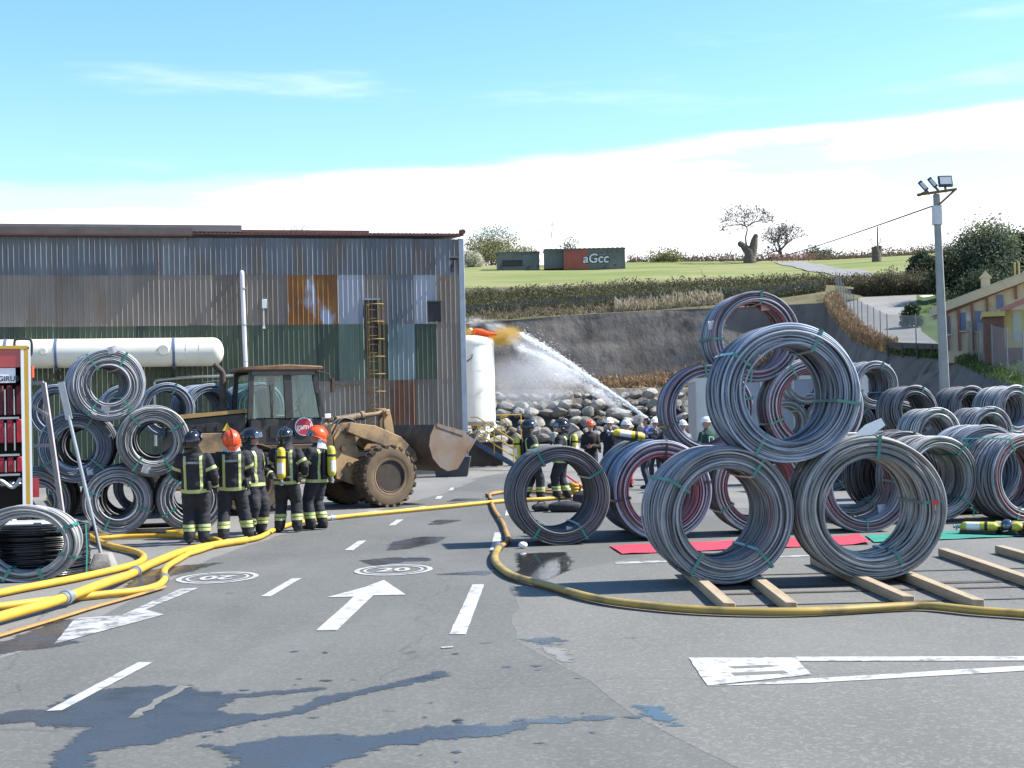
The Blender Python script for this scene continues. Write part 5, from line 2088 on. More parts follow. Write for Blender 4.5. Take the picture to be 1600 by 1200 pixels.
    for i in range(nv):
        c_ = co[i]
        if .14 < c_[2] < 1.44:
            a_ = (.007 if fire else .005) * mn.noise(Vector((c_[0] * 9 + sd_, c_[1] * 9, c_[2] * 15))) + (.007 if fire else .004) * mn.noise(Vector((c_[0] * 4, c_[1] * 4 + sd_, c_[2] * 22)))
            co[i] += nrm[i] * a_
    me.vertices.foreach_set('co', co.ravel())
    me.update()
    # material of every face from the limb it lies on
    nf = len(me.polygons)
    ce = np.empty(nf * 3)
    me.polygons.foreach_get('center', ce)
    ce = ce.reshape(-1, 3)
    best = np.full(nf, 1e9)
    mi_ = np.zeros(nf, int)
    for a, b, ra, rb, q in S:
        a_, b_ = np.array(a), np.array(b)
        d = b_ - a_
        u = np.clip(((ce - a_) @ d) / max(1e-9, d @ d), 0, 1)
        ds = np.linalg.norm(ce - a_ - u[:, None] * d, axis=1) - (ra + (rb - ra) * u)
        if q == 3:
            ds = ds - .012
        w = ds < best
        best[w] = ds[w]
        mi_[w] = q
    low = (ce[:, 2] < hem + .01) & (mi_ == 0) & (np.abs(ce[:, 0]) < .24) & (np.abs(ce[:, 1]) < .2)
    mi_[low] = 1
    if hair is not None:
        hw = np.array([(hm.inverted() @ (Vector(c) - hc0))[:] for c in ce])
        hs = (mi_ == 3) & (np.linalg.norm(hw - np.array([0, 0, .0]), axis=1) < .14) & ((hw[:, 2] > .045) | ((hw[:, 1] < -.02) & (hw[:, 2] > -.06)))
        mi_[hs] = 4
    for q in (suit, trous, M_BOOT, M_SKIN, hair or M_HAIR):
        me.materials.append(q)
    me.polygons.foreach_set('material_index', mi_.astype(np.int32))
    me.polygons.foreach_set('use_smooth', [True] * nf)
    body = link('body', me, None, t)
    # hands
    for i, (el, w) in enumerate(wr):
        d = (w - el).normalized()
        q = (-d).to_track_quat('Z', 'Y')
        h = link('hand' if skin_hands else 'glove', HANDM, M_SKIN if skin_hands else M_GLOVE, t, w + d * .005)
        h.rotation_mode = 'QUATERNION'
        h.rotation_quaternion = q
        if i == 1:
            h.scale = (-1, 1, 1)
    # eyes
    for s_ in (-1, 1):
        m = MB()
        m.ball((0, 0, 0), .010, 8, 6)
        link('eye', m.mesh('eye', [M_HBLK], 60), None, t, hc0 + hm @ Vector((s_ * .032, .084, .008)))
    if helmet:
        if helmet not in HELM:
            HELM[helmet] = helmet_parts(helmet)
        hp = None
        for nm, hme in HELM[helmet]:
            o = link(nm, hme, None, t if hp is None else hp)
            if hp is None:
                hp = o
                o.location = hc0 + hm @ Vector((0, 0, .015))
                o.rotation_euler = hm.to_euler()
                o.scale = (1.12,) * 3 if fire else (1.04,) * 3
    bmsrc = bmesh.new()
    bmsrc.from_mesh(me)

    def band(name, planes, keep, ma=M_BAND, off=.006):
        """strip of cloth lying on the body between pairs of planes"""
        bm = bmsrc.copy()
        for (c, nrm) in planes:
            bmesh.ops.bisect_plane(bm, geom=bm.verts[:] + bm.edges[:] + bm.faces[:], plane_co=c, plane_no=nrm, clear_outer=True)
        bmesh.ops.delete(bm, geom=[f for f in bm.faces if not keep(f.calc_center_median())], context='FACES')
        if not bm.faces:
            bm.free()
            return
        bm.normal_update()
        for v in bm.verts:
            v.co += v.normal * off
        for f in bm.faces:
            f.material_index = 0
        m2 = bpy.data.meshes.new(name)
        bm.to_mesh(m2)
        bm.free()
        m2.materials.append(ma)
        link(name, m2, None, t)
    if fire:
        def between(a, b, c, w):
            d = (b - a).normalized()
            p = a.lerp(b, c)
            return [(p + d * w, d), (p - d * w, -d)], p
        zu = up @ Vector((0, 0, 1))
        c0 = U((0, 0, .86))
        band('reflective_band', [(c0 + zu * .028, zu), (c0 - zu * .028, -zu)], lambda c: abs(c.x) < .26 and (c - c0).length < .27 and min((c - w).length for _, w in wr) > .10)
        xu = up @ Vector((1, 0, 0))
        yu = up @ Vector((0, 1, 0))
        for s_ in (-1, 1):
            cx = U((s_ * .125, 0, 1.1))
            for ys in (-1, 1):
                if bottle and ys < 0 and False:
                    continue
                band('reflective_brace', [(cx + xu * .021, xu), (cx - xu * .021, -xu), (U((0, 0, 1.42)), zu), (U((0, 0, .88)), -zu)],
                     lambda c, ys=ys: (c - U((0, 0, c.z))).dot(yu) * ys > .03 and abs((c - U((0, 0, 1.1))).dot(yu)) < .25)
        for el, w in wr:
            pass
        for i, sgn in enumerate((-1, 1)):
            sh = U((sgn * .165 * k, 0, 1.375))
            el, w = wr[i]
            pl, p = between(sh, el, .62, .026)
            band('reflective_band', pl, lambda c, p=p: (c - p).length < .115)
            pl, p = between(el, w, .82, .018)
            band('reflective_band', pl, lambda c, p=p: (c - p).length < .095)
            f = feet[i]
            for z in (.225, .285):
                p = Vector((f[0], f[1], z))
                band('reflective_band', [(p + Vector((0, 0, .024)), Vector((0, 0, 1))), (p - Vector((0, 0, .024)), Vector((0, 0, -1)))], lambda c, p=p: (c - p).length < .17)
    if fire:      # radio and torch clipped to the jacket, belt pouch
        m = MB()
        m.box((0, 0, 0), (.06, .04, .13))
        m.cyl((.015, 0, .06), (.015, 0, .16), .007, 6)
        m.build('radio', M_PACK, t, U((-.10, .175 * k, 1.24)), (R(lean), 0, R(twist)), bevel=.008)
        m = MB()
        m.box((0, 0, 0), (.13, .07, .15))
        m.build('belt_pouch', M_PACK, t, U((.17 * k, -.06, .93)), (R(lean), 0, R(-50)), bevel=.012)
    if letters:
        m = link('lettering', text_mesh('BOMBEROS', .05, 'lettering', .001, M_GTXT, .001), None, t, U((0, -.140 * k - .035, 1.33)), (R(90 + lean), 0, R(twist)))
    bmsrc.free()
    if bottle:
        A = BOT if bottle == 'y' else BOTG
        m = MB()
        m.box((0, 0, 0), (.24, .05, .46))
        m.box((0, -.01, -.24), (.27, .08, .07))
        bp_ = m.mesh('back_plate', [M_PACK], 40, bevel=.015)
        o = link('back_plate', bp_, None, t, U((0, -.15 * k - .02, 1.18)), (R(lean), 0, R(twist)))
        c = link('air_cylinder', A[0], None, t, U((0, -.15 * k - .115, 1.20)), (R(lean - 3), 0, R(twist)))
        for nm, q in zip(('valve', 'bottle_strap', 'white_label'), A[1:]):
            link(nm, q, None, c)
    t.scale = (scale,) * 3
    return t


DOWN = [(-.30, .06, .86), (.30, .06, .86)]
GFI = 'firefighters in dark turnout gear'
g = gnd(306, 851)
person('firefighter seen from behind in black helmet, no air bottle, beside the coils', (g.x, g.y, .012), 4, [(-.20, .22, 1.0), (.30, .10, .88)], [(-.10, .0, 5), (.12, .06, 16)], 9, (-35, -24), helmet='black', letters=True, group=GFI)
g = gnd(364, 845)
person('firefighter seen from behind in bright orange helmet with pale neck cloth', (g.x, g.y, .012), 12, [(-.36, .12, .92), (.22, .25, 1.0)], [(-.15, -.10, 5), (.25, .06, 26)], 9, (10, -20), helmet='orange', letters=True, group=GFI)
g = gnd(398, 838)
person('firefighter in black helmet with a bottle, back turned to the orange helmet', (g.x, g.y, .012), -112, [(-.26, .20, .98), (.30, .06, .84)], [(-.10, .06, 5), (.10, -.06, 10)], 3, (30, -6), helmet='black', bottle='y', group=GFI)
g = gnd(449, 832)
person('firefighter from behind, white-labelled yellow bottle, beside the round red sign', (g.x, g.y, .012), -6, [(-.26, .18, 1.0), (.28, .16, .98)], [(-.13, 0, 5), (.17, .02, 10)], 2, (-6, -6), helmet='black', bottle='y', group=GFI)
g = gnd(497, 828)
person('firefighter in orange helmet looking aside, yellow bottle on the back', (g.x, g.y, .012), 62, [(-.22, .32, 1.02), (.28, .22, 1.0)], [(-.10, .08, 5), (.10, -.04, 5)], 2, (38, -8), helmet='orange', bottle='g', group=GFI)
g = gnd(832, 783)
person('firefighter in black helmet walking by the yellow stair rail', (g.x, g.y, .012), -72, [(-.24, .24, .98), (.28, .20, .95)], [(-.10, -.14, 5), (.10, .16, 5)], 5, (0, -6), helmet='black', bottle='g', group=GFI)
g = gnd(879, 781)
person('firefighter in black helmet in profile before the boulders with yellow bottle', (g.x, g.y, .012), 74, [(-.24, .2, .95), (.26, .14, .92)], [(-.10, .10, 5), (.10, -.10, 5)], 2, (12, -10), helmet='black', bottle='g', group=GFI)
GCI = 'onlookers in hard hats'
DC = 38.0


def civ(px, D, label, yaw, suit, helmet, hands=DOWN, head=(0, 0), trous=None, hair=None, lean=0, scale=1.0):
    x = at(px, 700, D).x
    return person(label, (x, D, .012), yaw, hands, [(-.11, 0, 8), (.11, .03, 8)], lean, head, suit, trous or cloth('jeans', (.03, .04, .07)), helmet, None, False, scale, hair, True, 0, GCI, bulk=1.08)


FOLD = [(-.05, .26, 1.12), (.08, .25, 1.08)]
HIPS = [(-.27, .06, .98), (.27, .06, .98)]
civ(923, 36.5, 'onlooker in black jacket and orange hard hat', 176, cloth('black', (.014, .013, .013)), 'hardorange', FOLD, scale=.97)
civ(953, 37.2, 'onlooker in dark jacket and white hard hat, hands on hips', 168, cloth('ink', (.016, .017, .024)), 'white', HIPS, scale=1.0)
civ(980, 36.0, 'onlooker in grey and red jacket with white hard hat seen from behind', 25, cloth('grey', (.11, .11, .115)), 'white', DOWN, (15, 0), trous=cloth('red', (.32, .03, .03)), scale=.97)
civ(1013, 35.5, 'dark-haired bareheaded onlooker in a blue jacket', 70, cloth('blue', (.07, .075, .30)), None, DOWN, (0, 0), hair=M_HAIR, scale=1.03)
civ(1025, 37.5, 'onlooker in dark jacket and white hard hat behind the blue jacket', 160, cloth('ink', (0, 0, 0)), 'white', FOLD, scale=.99)
civ(1068, 35.0, 'onlooker in light grey jacket and white hard hat, seen through a coil', 30, cloth('lightgrey', (.20, .21, .23)), 'white', DOWN, (-20, 0), scale=.95)
gp = civ(1106, 34.0, 'onlooker in dark green jacket and white hard hat', 28, cloth('green', (.012, .05, .04)), 'white', DOWN, (45, 0), scale=.99)
civ(1283, 40.0, 'onlooker in red jacket and white hard hat far between the coils', 100, cloth('red', (.32, .03, .03)), 'white', DOWN, scale=.97)
m = MB()
for (a, b) in (((-.07, 1.32), (-.07, 1.14)), ((-.07, 1.14), (.07, 1.12)), ((.07, 1.12), (.05, 1.30)), ((.05, 1.30), (-.07, 1.32))):
    m.bar((a[0], -.165, a[1]), (b[0], -.165, b[1]), .018, .012, up=(0, 1, 0))
m.build('emblem', mat('emblem_mint', (.45, .62, .56), rough=.5), gp)


# ------------------------------------------------------------------ boulder wall
M_ROCK = mat('limestone', (0.21, 0.195, 0.175), (0.30, 0.285, 0.26), scale=1.6, rough=0.95, spec=0.15, c3=(0.10, 0.095, 0.085), s3=1.1, t3=(0.55, 0.68), bump=0.8, bscale=3, bdist=0.15, obj_rand=0.28)


def rock_mesh(seed):
    from mathutils import noise as mn
    bm = bmesh.new()
    bmesh.ops.create_icosphere(bm, subdivisions=2, radius=0.5)
    rnd = random.Random(seed)
    off = Vector((rnd.uniform(0, 99), rnd.uniform(0, 99), rnd.uniform(0, 99)))
    pls = [Vector((rnd.gauss(0, 1), rnd.gauss(0, 1), rnd.gauss(0, 1))).normalized() for _ in range(16)]
    for v in bm.verts:
        for p in pls:      # chop flat faces so that it reads as broken stone
            d = v.co.dot(p) - .33
            if d > 0:
                v.co -= p * d * .97
        v.co *= 1 + .12 * mn.noise(v.co * 2.3 + off)
        v.co.x *= 1.25
        v.co.z *= .9
    me = bpy.data.meshes.new('boulder')
    bm.to_mesh(me)
    bm.free()
    me.materials.append(M_ROCK)
    return me


ROCKS = [rock_mesh(60 + i) for i in range(9)]
bw = thing('boulder_wall', 'retaining wall of piled pale limestone boulders below the grey slope', 'boulder wall', (0, 92, 0))
for row in range(6):
    x = at(715, 690, 92).x + random.uniform(0, .5)
    xe_ = at(1300, 690, 92).x
    while x < xe_:
        s_ = random.choice((random.uniform(.6, .9), random.uniform(.95, 1.35), random.uniform(1.0, 1.7))) * (1.05 - .04 * row)
        fx = (x - at(560, 690, 92).x) / (xe_ - at(560, 690, 92).x)
        o = link('boulder', random.choice(ROCKS), None, bw, (x, -.1 + row * .72 + random.uniform(-.25, .25), .28 + row * .56 + random.uniform(-.12, .12)), (random.uniform(-.5, .5), random.uniform(-.4, .4), random.uniform(0, 6.3)))
        o.scale = (s_, s_, s_ * random.uniform(.7, 1.0))
        x += s_ * random.uniform(.72, .95)

# ------------------------------------------------------------------ plants


def quads_obj(name, pts, sizes, m, parent=None, aspect=1.6, upright=0.0, rnd=random):
    """many leaf-sized faces"""
    vs, fs = [], []
    for p, s_ in zip(pts, sizes):
        a = Vector((rnd.gauss(0, 1), rnd.gauss(0, 1), rnd.gauss(0, 1) + upright))
        a.normalize()
        b = a.orthogonal().normalized()
        b = Matrix.Rotation(rnd.uniform(0, 6.28), 3, a) @ b
        p = Vector(p)
        k = len(vs)
        vs += [p - b * s_ * .5, p + a * s_ * aspect * .5, p + b * s_ * .5, p - a * s_ * aspect * .5]
        fs.append((k, k + 1, k + 2, k + 3))
    me = bpy.data.meshes.new(name)
    me.from_pydata(vs, [], fs)
    return link(name, me, m, parent)


def crown_pts(blobs, n, rnd, shell=0.55):
    out = []
    vol = [b[1] ** 2 for b in blobs]
    for _ in range(n):
        b = rnd.choices(blobs, vol)[0]
        d = Vector((rnd.gauss(0, 1), rnd.gauss(0, 1), rnd.gauss(0, 1))).normalized()
        r = b[1] * (shell + (1 - shell) * rnd.random()) * (1 + .18 * rnd.gauss(0, 1))
        out.append(Vector(b[0]) + Vector((d.x, d.y, d.z * b[2])) * r)
    return out


def branches(mb, p, d, ln, r, depth, rnd, spread=0.55, kids=3, tips=None, rise=0.12, sides=4, droop=0.0):
    q = p
    pts = [p]
    dd = d.copy()
    for i in range(3):
        dd = (dd + Vector((rnd.gauss(0, .12), rnd.gauss(0, .12), rnd.gauss(0, .08) + rise * .3 - droop))).normalized()
        q = q + dd * ln / 3
        pts.append(q)
    mb.tube(pts, [r, r * .88, r * .76, r * .62], sides if depth > 1 else 3, cap=False)
    if depth == 0:
        if tips is not None:
            tips.append(q)
        return
    for k in range(kids):
        ax = dd.orthogonal().normalized()
        ax = Matrix.Rotation(2 * PI * (k + rnd.random() * .7) / kids, 3, dd) @ ax
        nd = (dd + ax * spread * rnd.uniform(.6, 1.3) + Vector((0, 0, rise))).normalized()
        s0 = pts[2] if k == 0 and depth > 1 else q
        branches(mb, s0, nd, ln * rnd.uniform(.62, .82), r * .60, depth - 1, rnd, spread, kids, tips, rise, sides, droop)


M_BARK = mat('bark', (0.085, 0.07, 0.058), (0.13, 0.11, 0.09), scale=3, rough=0.95, bump=0.8, bscale=5, bdist=0.08)
M_TWIG = mat('twig', (0.14, 0.115, 0.10), (0.10, 0.085, 0.075), scale=3, rough=0.9)
L_OLIVE = leaf_mat('leaf_olive', (0.16, 0.17, 0.06), (0.24, 0.24, 0.11))
L_GREY = leaf_mat('leaf_grey_green', (0.085, 0.115, 0.075), (0.13, 0.16, 0.11))
L_DARK = leaf_mat('leaf_dark', (0.035, 0.055, 0.028), (0.06, 0.08, 0.04))
L_WHITE = leaf_mat('blossom_white', (0.62, 0.60, 0.50), (0.42, 0.42, 0.30))
L_SCRUB = leaf_mat('scrub_leaf', (0.065, 0.07, 0.035), (0.15, 0.125, 0.08))
L_STRAW = leaf_mat('straw', (0.30, 0.255, 0.165), (0.40, 0.35, 0.25))
L_RUSTG = leaf_mat('dry_rust_grass', (0.26, 0.16, 0.09), (0.32, 0.23, 0.13))
L_MEADG = leaf_mat('meadow_blade', (0.12, 0.17, 0.045), (0.2, 0.24, 0.09))
rT = random.Random(11)


def leafy(name, px, py, D, w, h, leaf, n, size, label, cat, blobs=6, trunk_r=.15, group=None, top=None):
    """tree or bush with its foot at that spot; w, h in metres"""
    b = at(px, py, D)
    z0 = tz(b.x, b.y, b.z)
    if abs(z0 - b.z) > 3:
        z0 = b.z
    t = thing(name, label, cat, (b.x, b.y, z0), 0, group)
    bl = []
    for i in range(blobs):
        a = rT.uniform(0, 6.28)
        u = rT.random()
        hh = h * (.20 + .60 * u)
        rr = w * .5 * (1 - .55 * u) * rT.uniform(.2, .75)
        bl.append(((rr * math.cos(a), rr * math.sin(a) * .8, hh), w * rT.uniform(.19, .32), rT.uniform(.7, 1.0)))
    bl.append(((0, 0, h * .42), w * .36, min(1.0, h / w * .95)))
    bl += [((sx_ * w * .25, 0, h * .2), w * .2, min(.9, h / w)) for sx_ in (-1, 1)]
    m = MB()
    tips = []
    branches(m, Vector((0, 0, -.2)), Vector((0, 0, 1)), h * .35, trunk_r, 3, rT, .6, 3, tips)
    m.build('trunk', M_BARK, t, smooth=60, fix=False)
    pts = crown_pts(bl, n, rT)
    pts = [p for p in pts if p.z > .05]
    o = quads_obj('crown', pts, [size * rT.uniform(.6, 1.4) for _ in pts], leaf, t, rnd=rT)
    if top:
        pts = crown_pts([((0, 0, h * .82), w * .30, .8), ((-w * .18, 0, h * .74), w * .22, .8), ((w * .2, 0, h * .72), w * .22, .8)], n // 6, rT, .1)
        quads_obj('pale_top_leaves', pts, [size * rT.uniform(.5, 1.1) for _ in pts], top, o, rnd=rT)  # paler leaves over the upper part of the crown
    return t


def bare(name, px, py, D, h, r, label, cat='tree', depth=4, kids=3, spread=.6, first=.3, leaf=None, nl=0, group=None):
    b = at(px, py, D)
    z0 = tz(b.x, b.y, b.z)
    if abs(z0 - b.z) > 3:
        z0 = b.z
    t = thing(name, label, cat, (b.x, b.y, z0), 0, group)
    m = MB()
    tips = []
    branches(m, Vector((0, 0, -.2)), Vector((rT.gauss(0, .05), 0, 1)), h * first, r, depth, rT, spread, kids, tips, .14, 5)
    m.build('trunk', M_TWIG if r < .12 else M_BARK, t, smooth=60, fix=False)
    pts = []
    for q in tips:
        for _ in range(nl):
            pts.append(q + Vector((rT.gauss(0, .25), rT.gauss(0, .25), rT.gauss(0, .22))))
    if pts:
        quads_obj('crown', pts, [rT.uniform(.05, .13) for _ in pts], leaf or M_TWIG, t, aspect=3.0, rnd=rT)
    return t


leafy('willow_tree', 768, 418, 172, 8.0, 4.1, L_OLIVE, 11000, .11, 'olive-green bushy tree behind the grey hut', 'tree', 8, group=None)
leafy('willow_tree', 812, 418, 176, 6.0, 3.3, L_OLIVE, 5000, .11, 'smaller olive-green tree rising over the roof of the grey hut', 'tree', 6)
leafy('blossom_bush', 738, 418, 160, 3.4, 2.3, L_WHITE, 3200, .12, 'white blossoming bush at the corner of the shed', 'bush', 6)
leafy('willow_tree', 888, 414, 182, 3.6, 3.6, L_GREY, 900, .14, 'thin pale tree showing behind the painted hut', 'tree', 5)
bare('bare_tree', 858, 414, 178, 5.0, .05, 'slender bare sapling between the two huts', depth=3, spread=.25, first=.5)
bare('bare_tree', 446, 421, 172, 6.8, .12, 'bare tree tops showing over the shed roof', depth=4, spread=.5)
bare('bare_tree', 474, 421, 174, 7.0, .12, 'second bare tree top showing over the shed roof', depth=4, spread=.4)
bare('bare_tree', 1222, 404, 172, 10.5, .26, 'rounded bare tree on the skyline beside the pollard', depth=6, spread=.95, first=.15, leaf=M_TWIG, nl=2)
# pollard chestnut with a thin young stem
b = on_terr(1172, 411) or at(1172, 411, 160)
t = thing('pollard_tree', 'old split pollard trunk carrying one thin stem with a flat crown', 'tree', b)
k = b.y / F
m = MB()
m.tube([(0, 0, -.3), (0, 0, 9 * k), (-.05, 0, 18 * k), (-9 * k, 0, 26 * k), (-13 * k, 0, 31 * k)], [11 * k, 9.5 * k, 8.5 * k, 5.5 * k, 4 * k], 9)
m.tube([(2 * k, 0, 10 * k), (6 * k, 0, 25 * k), (8 * k, 0, 36 * k), (10 * k, 0, 43 * k)], [8 * k, 7 * k, 5.5 * k, 3.5 * k], 9)
m.ball((-14 * k, 0, 30 * k), 5 * k, 8, 6)
m.ball((10 * k, 0, 42 * k), 4 * k, 8, 6)
tips = []
m.tube([(-5 * k, 0, 26 * k), (-6 * k, 0, 40 * k), (-3 * k, 0, 52 * k), (-4 * k, 0, 58 * k)], [1.6 * k, 1.3 * k, 1.1 * k, 1.0 * k], 5)
for i in range(7):
    a = 2 * PI * i / 7
    branches(m, Vector((-4 * k, 0, 57 * k)), Vector((math.cos(a), math.sin(a), .45)).normalized(), 16 * k, .8 * k, 4, rT, .6, 3, tips, .04, 4)
m.build('trunk', M_BARK, t, smooth=60, fix=False)
pts = [q + Vector((rT.gauss(0, .2), rT.gauss(0, .2), rT.gauss(0, .15))) for q in tips for _ in range(2)]
quads_obj('crown', pts, [rT.uniform(.05, .12) for _ in pts], M_TWIG, t, aspect=3.0, rnd=rT)
b = on_terr(1370, 409) or at(1370, 409, 160)
k = b.y / F
t = thing('tree_stump', 'tall hollow tree stump with a thin dead pole and wispy twigs', 'tree', b)
m = MB()
m.tube([(0, 0, -.3), (0, 0, 12 * k), (-2 * k, 0, 24 * k)], [8 * k, 7 * k, 6 * k], 9)
m.tube([(3 * k, 0, 12 * k), (5 * k, 0, 25 * k)], [5 * k, 4 * k], 8)
m.tube([(2 * k, 0, 22 * k), (2.5 * k, 0, 55 * k)], [1.3 * k, 1.0 * k], 6)
for i in range(6):
    a = 2 * PI * i / 6
    branches(m, Vector((0, 0, 23 * k)), Vector((math.cos(a), math.sin(a), .8)).normalized(), 10 * k, .35 * k, 3, rT, .5, 3, None, .1, 3)
m.build('trunk', M_BARK, t, smooth=60, fix=False)
# evergreen trees above the yellow building
leafy('evergreen_tree', 1545, 462, 99, 6.6, 5.0, L_GREY, 15000, .12, 'big grey-green tree with feathery pale top behind the yellow building', 'tree', 9, .25, top=L_OLIVE)
leafy('evergreen_tree', 1618, 455, 101, 5.4, 4.3, L_DARK, 9000, .13, 'dark dense evergreen beside the big feathery tree', 'tree', 7, .22)
leafy('evergreen_tree', 1487, 474, 98, 3.3, 3.4, L_DARK, 6000, .12, 'dark evergreen shrub behind the lamp post', 'tree', 6, .15)
leafy('dark_bush', 1437, 438, 112, 2.4, 2.3, L_DARK, 3500, .12, 'dark upright bush at the meadow edge', 'bush', 5, .1)
leafy('dark_bush', 1464, 442, 110, 2.6, 2.4, L_DARK, 3500, .12, 'broader dark bush beside the upright one', 'bush', 5, .1)
leafy('dark_bush', 1424, 508, 86, 1.6, 1.5, L_DARK, 4200, .08, 'dark clipped bush at the side of the ramp', 'bush', 4, .08)
leafy('dark_bush', 1530, 480, 92, 5.0, 2.2, L_DARK, 7000, .11, 'low dark thicket under the big tree', 'bush', 7, .1)
leafy('dark_bush', 1590, 466, 93, 5.0, 2.4, L_DARK, 7000, .11, 'dark thicket behind the gable of the yellow building', 'bush', 7, .1)
leafy('green_bush', 1040, 410, 165, 4.5, 1.4, L_OLIVE, 1600, .14, 'light green low bush on the skyline', 'bush', 5, .05)
leafy('green_bush', 1280, 404, 172, 4.2, 1.6, L_GREY, 1500, .14, 'grey-green bush on the skyline beside the bare tree', 'bush', 5, .05)


def scatter(name, poly, n, hmin, hmax, leaf, label, cat, aspect=3.5, size=(.10, .22), up=1.2, rnd=rT):
    """ground cover over a terrain strip given by two photograph lines [(px,py)...] and their distances"""
    (l0, d0), (l1, d1) = poly
    pts, sz = [], []
    for _ in range(n):
        u, v = rnd.random(), rnd.random()
        x0 = l0[0][0] + (l0[-1][0] - l0[0][0]) * u
        y0 = np.interp(x0, [p[0] for p in l0], [p[1] for p in l0])
        x1 = l1[0][0] + (l1[-1][0] - l1[0][0]) * u
        y1 = np.interp(x1, [p[0] for p in l1], [p[1] for p in l1])
        a, b_ = at(x0, y0, d0), at(x1, y1, d1)
        p = a.lerp(b_, v)
        from mathutils import noise as mn
        hf = .55 + .75 * (mn.noise(Vector((p.x * .35, p.y * .35, 3.3))) * .5 + .5) + .25 * mn.noise(Vector((p.x * 1.3, p.y, 1.3)))
        h = (hmin + (hmax - hmin) * rnd.random()) * hf
        z = tz(p.x, p.y, p.z)
        if abs(z - p.z) > 3:
            z = p.z
        pts.append((p.x, p.y, z + h * rnd.random()))
        sz.append(rnd.uniform(*size))
    return tag(quads_obj(name, pts, sz, leaf, None, aspect, up, rnd), label, cat, None, 'stuff')


XL = lambda row: [(p[0], p[1]) for p in row]
scatter('scrub', ((XL(r_hedge), 108.5), (XL(r_hedge), 110.5)), 46000, .1, .95, L_SCRUB, 'dark brambly scrub along the meadow edge', 'scrub', 2.6, (.045, .11), .8)
scatter('scrub', (([(730, 493), (900, 481), (1050, 473), (1290, 461)], 103.2), ([(730, 470), (900, 463), (1050, 455), (1290, 447)], 108.5)), 42000, .05, .75, leaf_mat('scrub_green', (.06, .072, .03), (.13, .12, .06)), 'green and brown low scrub on the bank above the grey slope', 'scrub', 2.6, (.04, .10), .8)
scatter('dry_grass', (([(960, 487), (1050, 484), (1130, 481)], 101.3), ([(960, 481), (1050, 478), (1130, 474)], 103)), 2600, .3, 1.0, L_STRAW, 'pale dry grass tufts along the top of the grey slope', 'grass', 6, (.05, .09), 3)
scatter('dry_grass', (([(730, 505), (900, 491), (960, 487)], 101.3), ([(730, 498), (900, 485), (960, 481)], 103.5)), 1500, .1, .5, leaf_mat('dull_weed', (.14, .115, .075), (.2, .165, .11)), 'dull brown weeds at the lip of the grey slope', 'grass', 5, (.05, .1), 2)
scatter('dry_grass', (([(730, 612), (1000, 607), (1290, 622)], 97.6), ([(730, 602), (1000, 592), (1290, 601)], 98.9)), 5500, .1, .75, L_RUSTG, 'reddish dry grass above the boulder wall', 'grass', 5, (.05, .1), 2)
scatter('scrub', (([(1335, 466), (1400, 466), (1470, 462)], 104.8), ([(1335, 456), (1400, 452), (1470, 448)], 107.5)), 26000, .2, 1.9, L_SCRUB, 'dark bramble hedge at the top of the ramp', 'scrub', 2.4, (.045, .10), .6)
eg = [(1290, 473), (1305, 500), (1335, 533), (1385, 553)]


def verge(name, n, leaf, label, u0, u1, h, size):
    pts, sz = [], []
    for _ in range(n):
        u = rT.uniform(u0, u1)
        i = min(int(u), len(edge) - 2)
        a = edge[i].lerp(edge[i + 1], u - i)
        b_ = inner[i].lerp(inner[i + 1], u - i)
        p = a.lerp(b_, rT.uniform(-.15, .9))
        pts.append((p.x, p.y, p.z + h * rT.random()))
        sz.append(rT.uniform(*size))
    tag(quads_obj(name, pts, sz, leaf, None, 4.5, 1.8, rT), label, 'grass', None, 'stuff')


scatter('scrub', (([(980, 411), (1170, 409.5), (1300, 405.5), (1420, 398.5), (1560, 388)], 168), ([(980, 411), (1170, 409), (1300, 405), (1420, 398), (1560, 388)], 172)), 9000, .2, 1.3, leaf_mat('skyline_scrub', (.12, .085, .06), (.17, .135, .085)), 'low brown scrub along the skyline behind the trees', 'scrub', 2.2, (.08, .18), .6)
verge('dry_grass', 5200, L_RUSTG, 'reddish dry weeds spilling over the slope edge by the ramp fence', 0, 3.2, .8, (.04, .09))
verge('verge_grass', 5200, leaf_mat('verge_green', (.06, .10, .03), (.12, .16, .05)), 'short green grass along the verge below the yellow building', 3.0, 6.8, .28, (.04, .09))

# ------------------------------------------------------------------ huts on the meadow
M_HUT = mat('hut_grey', (0.095, 0.11, 0.10), (0.14, 0.155, 0.145), scale=0.8, rough=0.9, c3=(0.06, 0.065, 0.06), s3=1.5, bump=.3, bscale=4)
M_HUTR = mat('hut_red', (0.30, 0.085, 0.06), (0.22, 0.07, 0.05), scale=1.2, rough=0.9)
M_HUTD = mat('hut_door', (0.03, 0.032, 0.03), rough=0.8)


def hut(x0, x1, yt, yb, D, label, red=None, name='block_hut'):
    a, b_ = at(x0, yb, D), at(x1, yb, D)
    h = at(x0, yt, D).z - a.z
    t = thing(name, label, 'hut', ((a.x + b_.x) / 2, D, min(a.z, b_.z) - .3))
    w = b_.x - a.x
    m = MB()
    m.box((0, 1.5, (h + .3) / 2), (w, 3.0, h + .3))
    m.build('wall', M_HUT, t)
    m = MB()
    m.box((0, 1.5, h + .34), (w + .16, 3.2, .09))
    for i in range(int(w / .5)):
        m.box((-w / 2 + .25 + i * .5, -.06, h + .40), (.3, .12, .05))
    m.build('roof', M_HUT, t)
    if red:
        m = MB()
        m.box((-w / 2 + red / 2, -.004, (h + .3) / 2), (red, .02, h + .24))
        m.build('red_panel', M_HUTR, t)
    return t, w, h


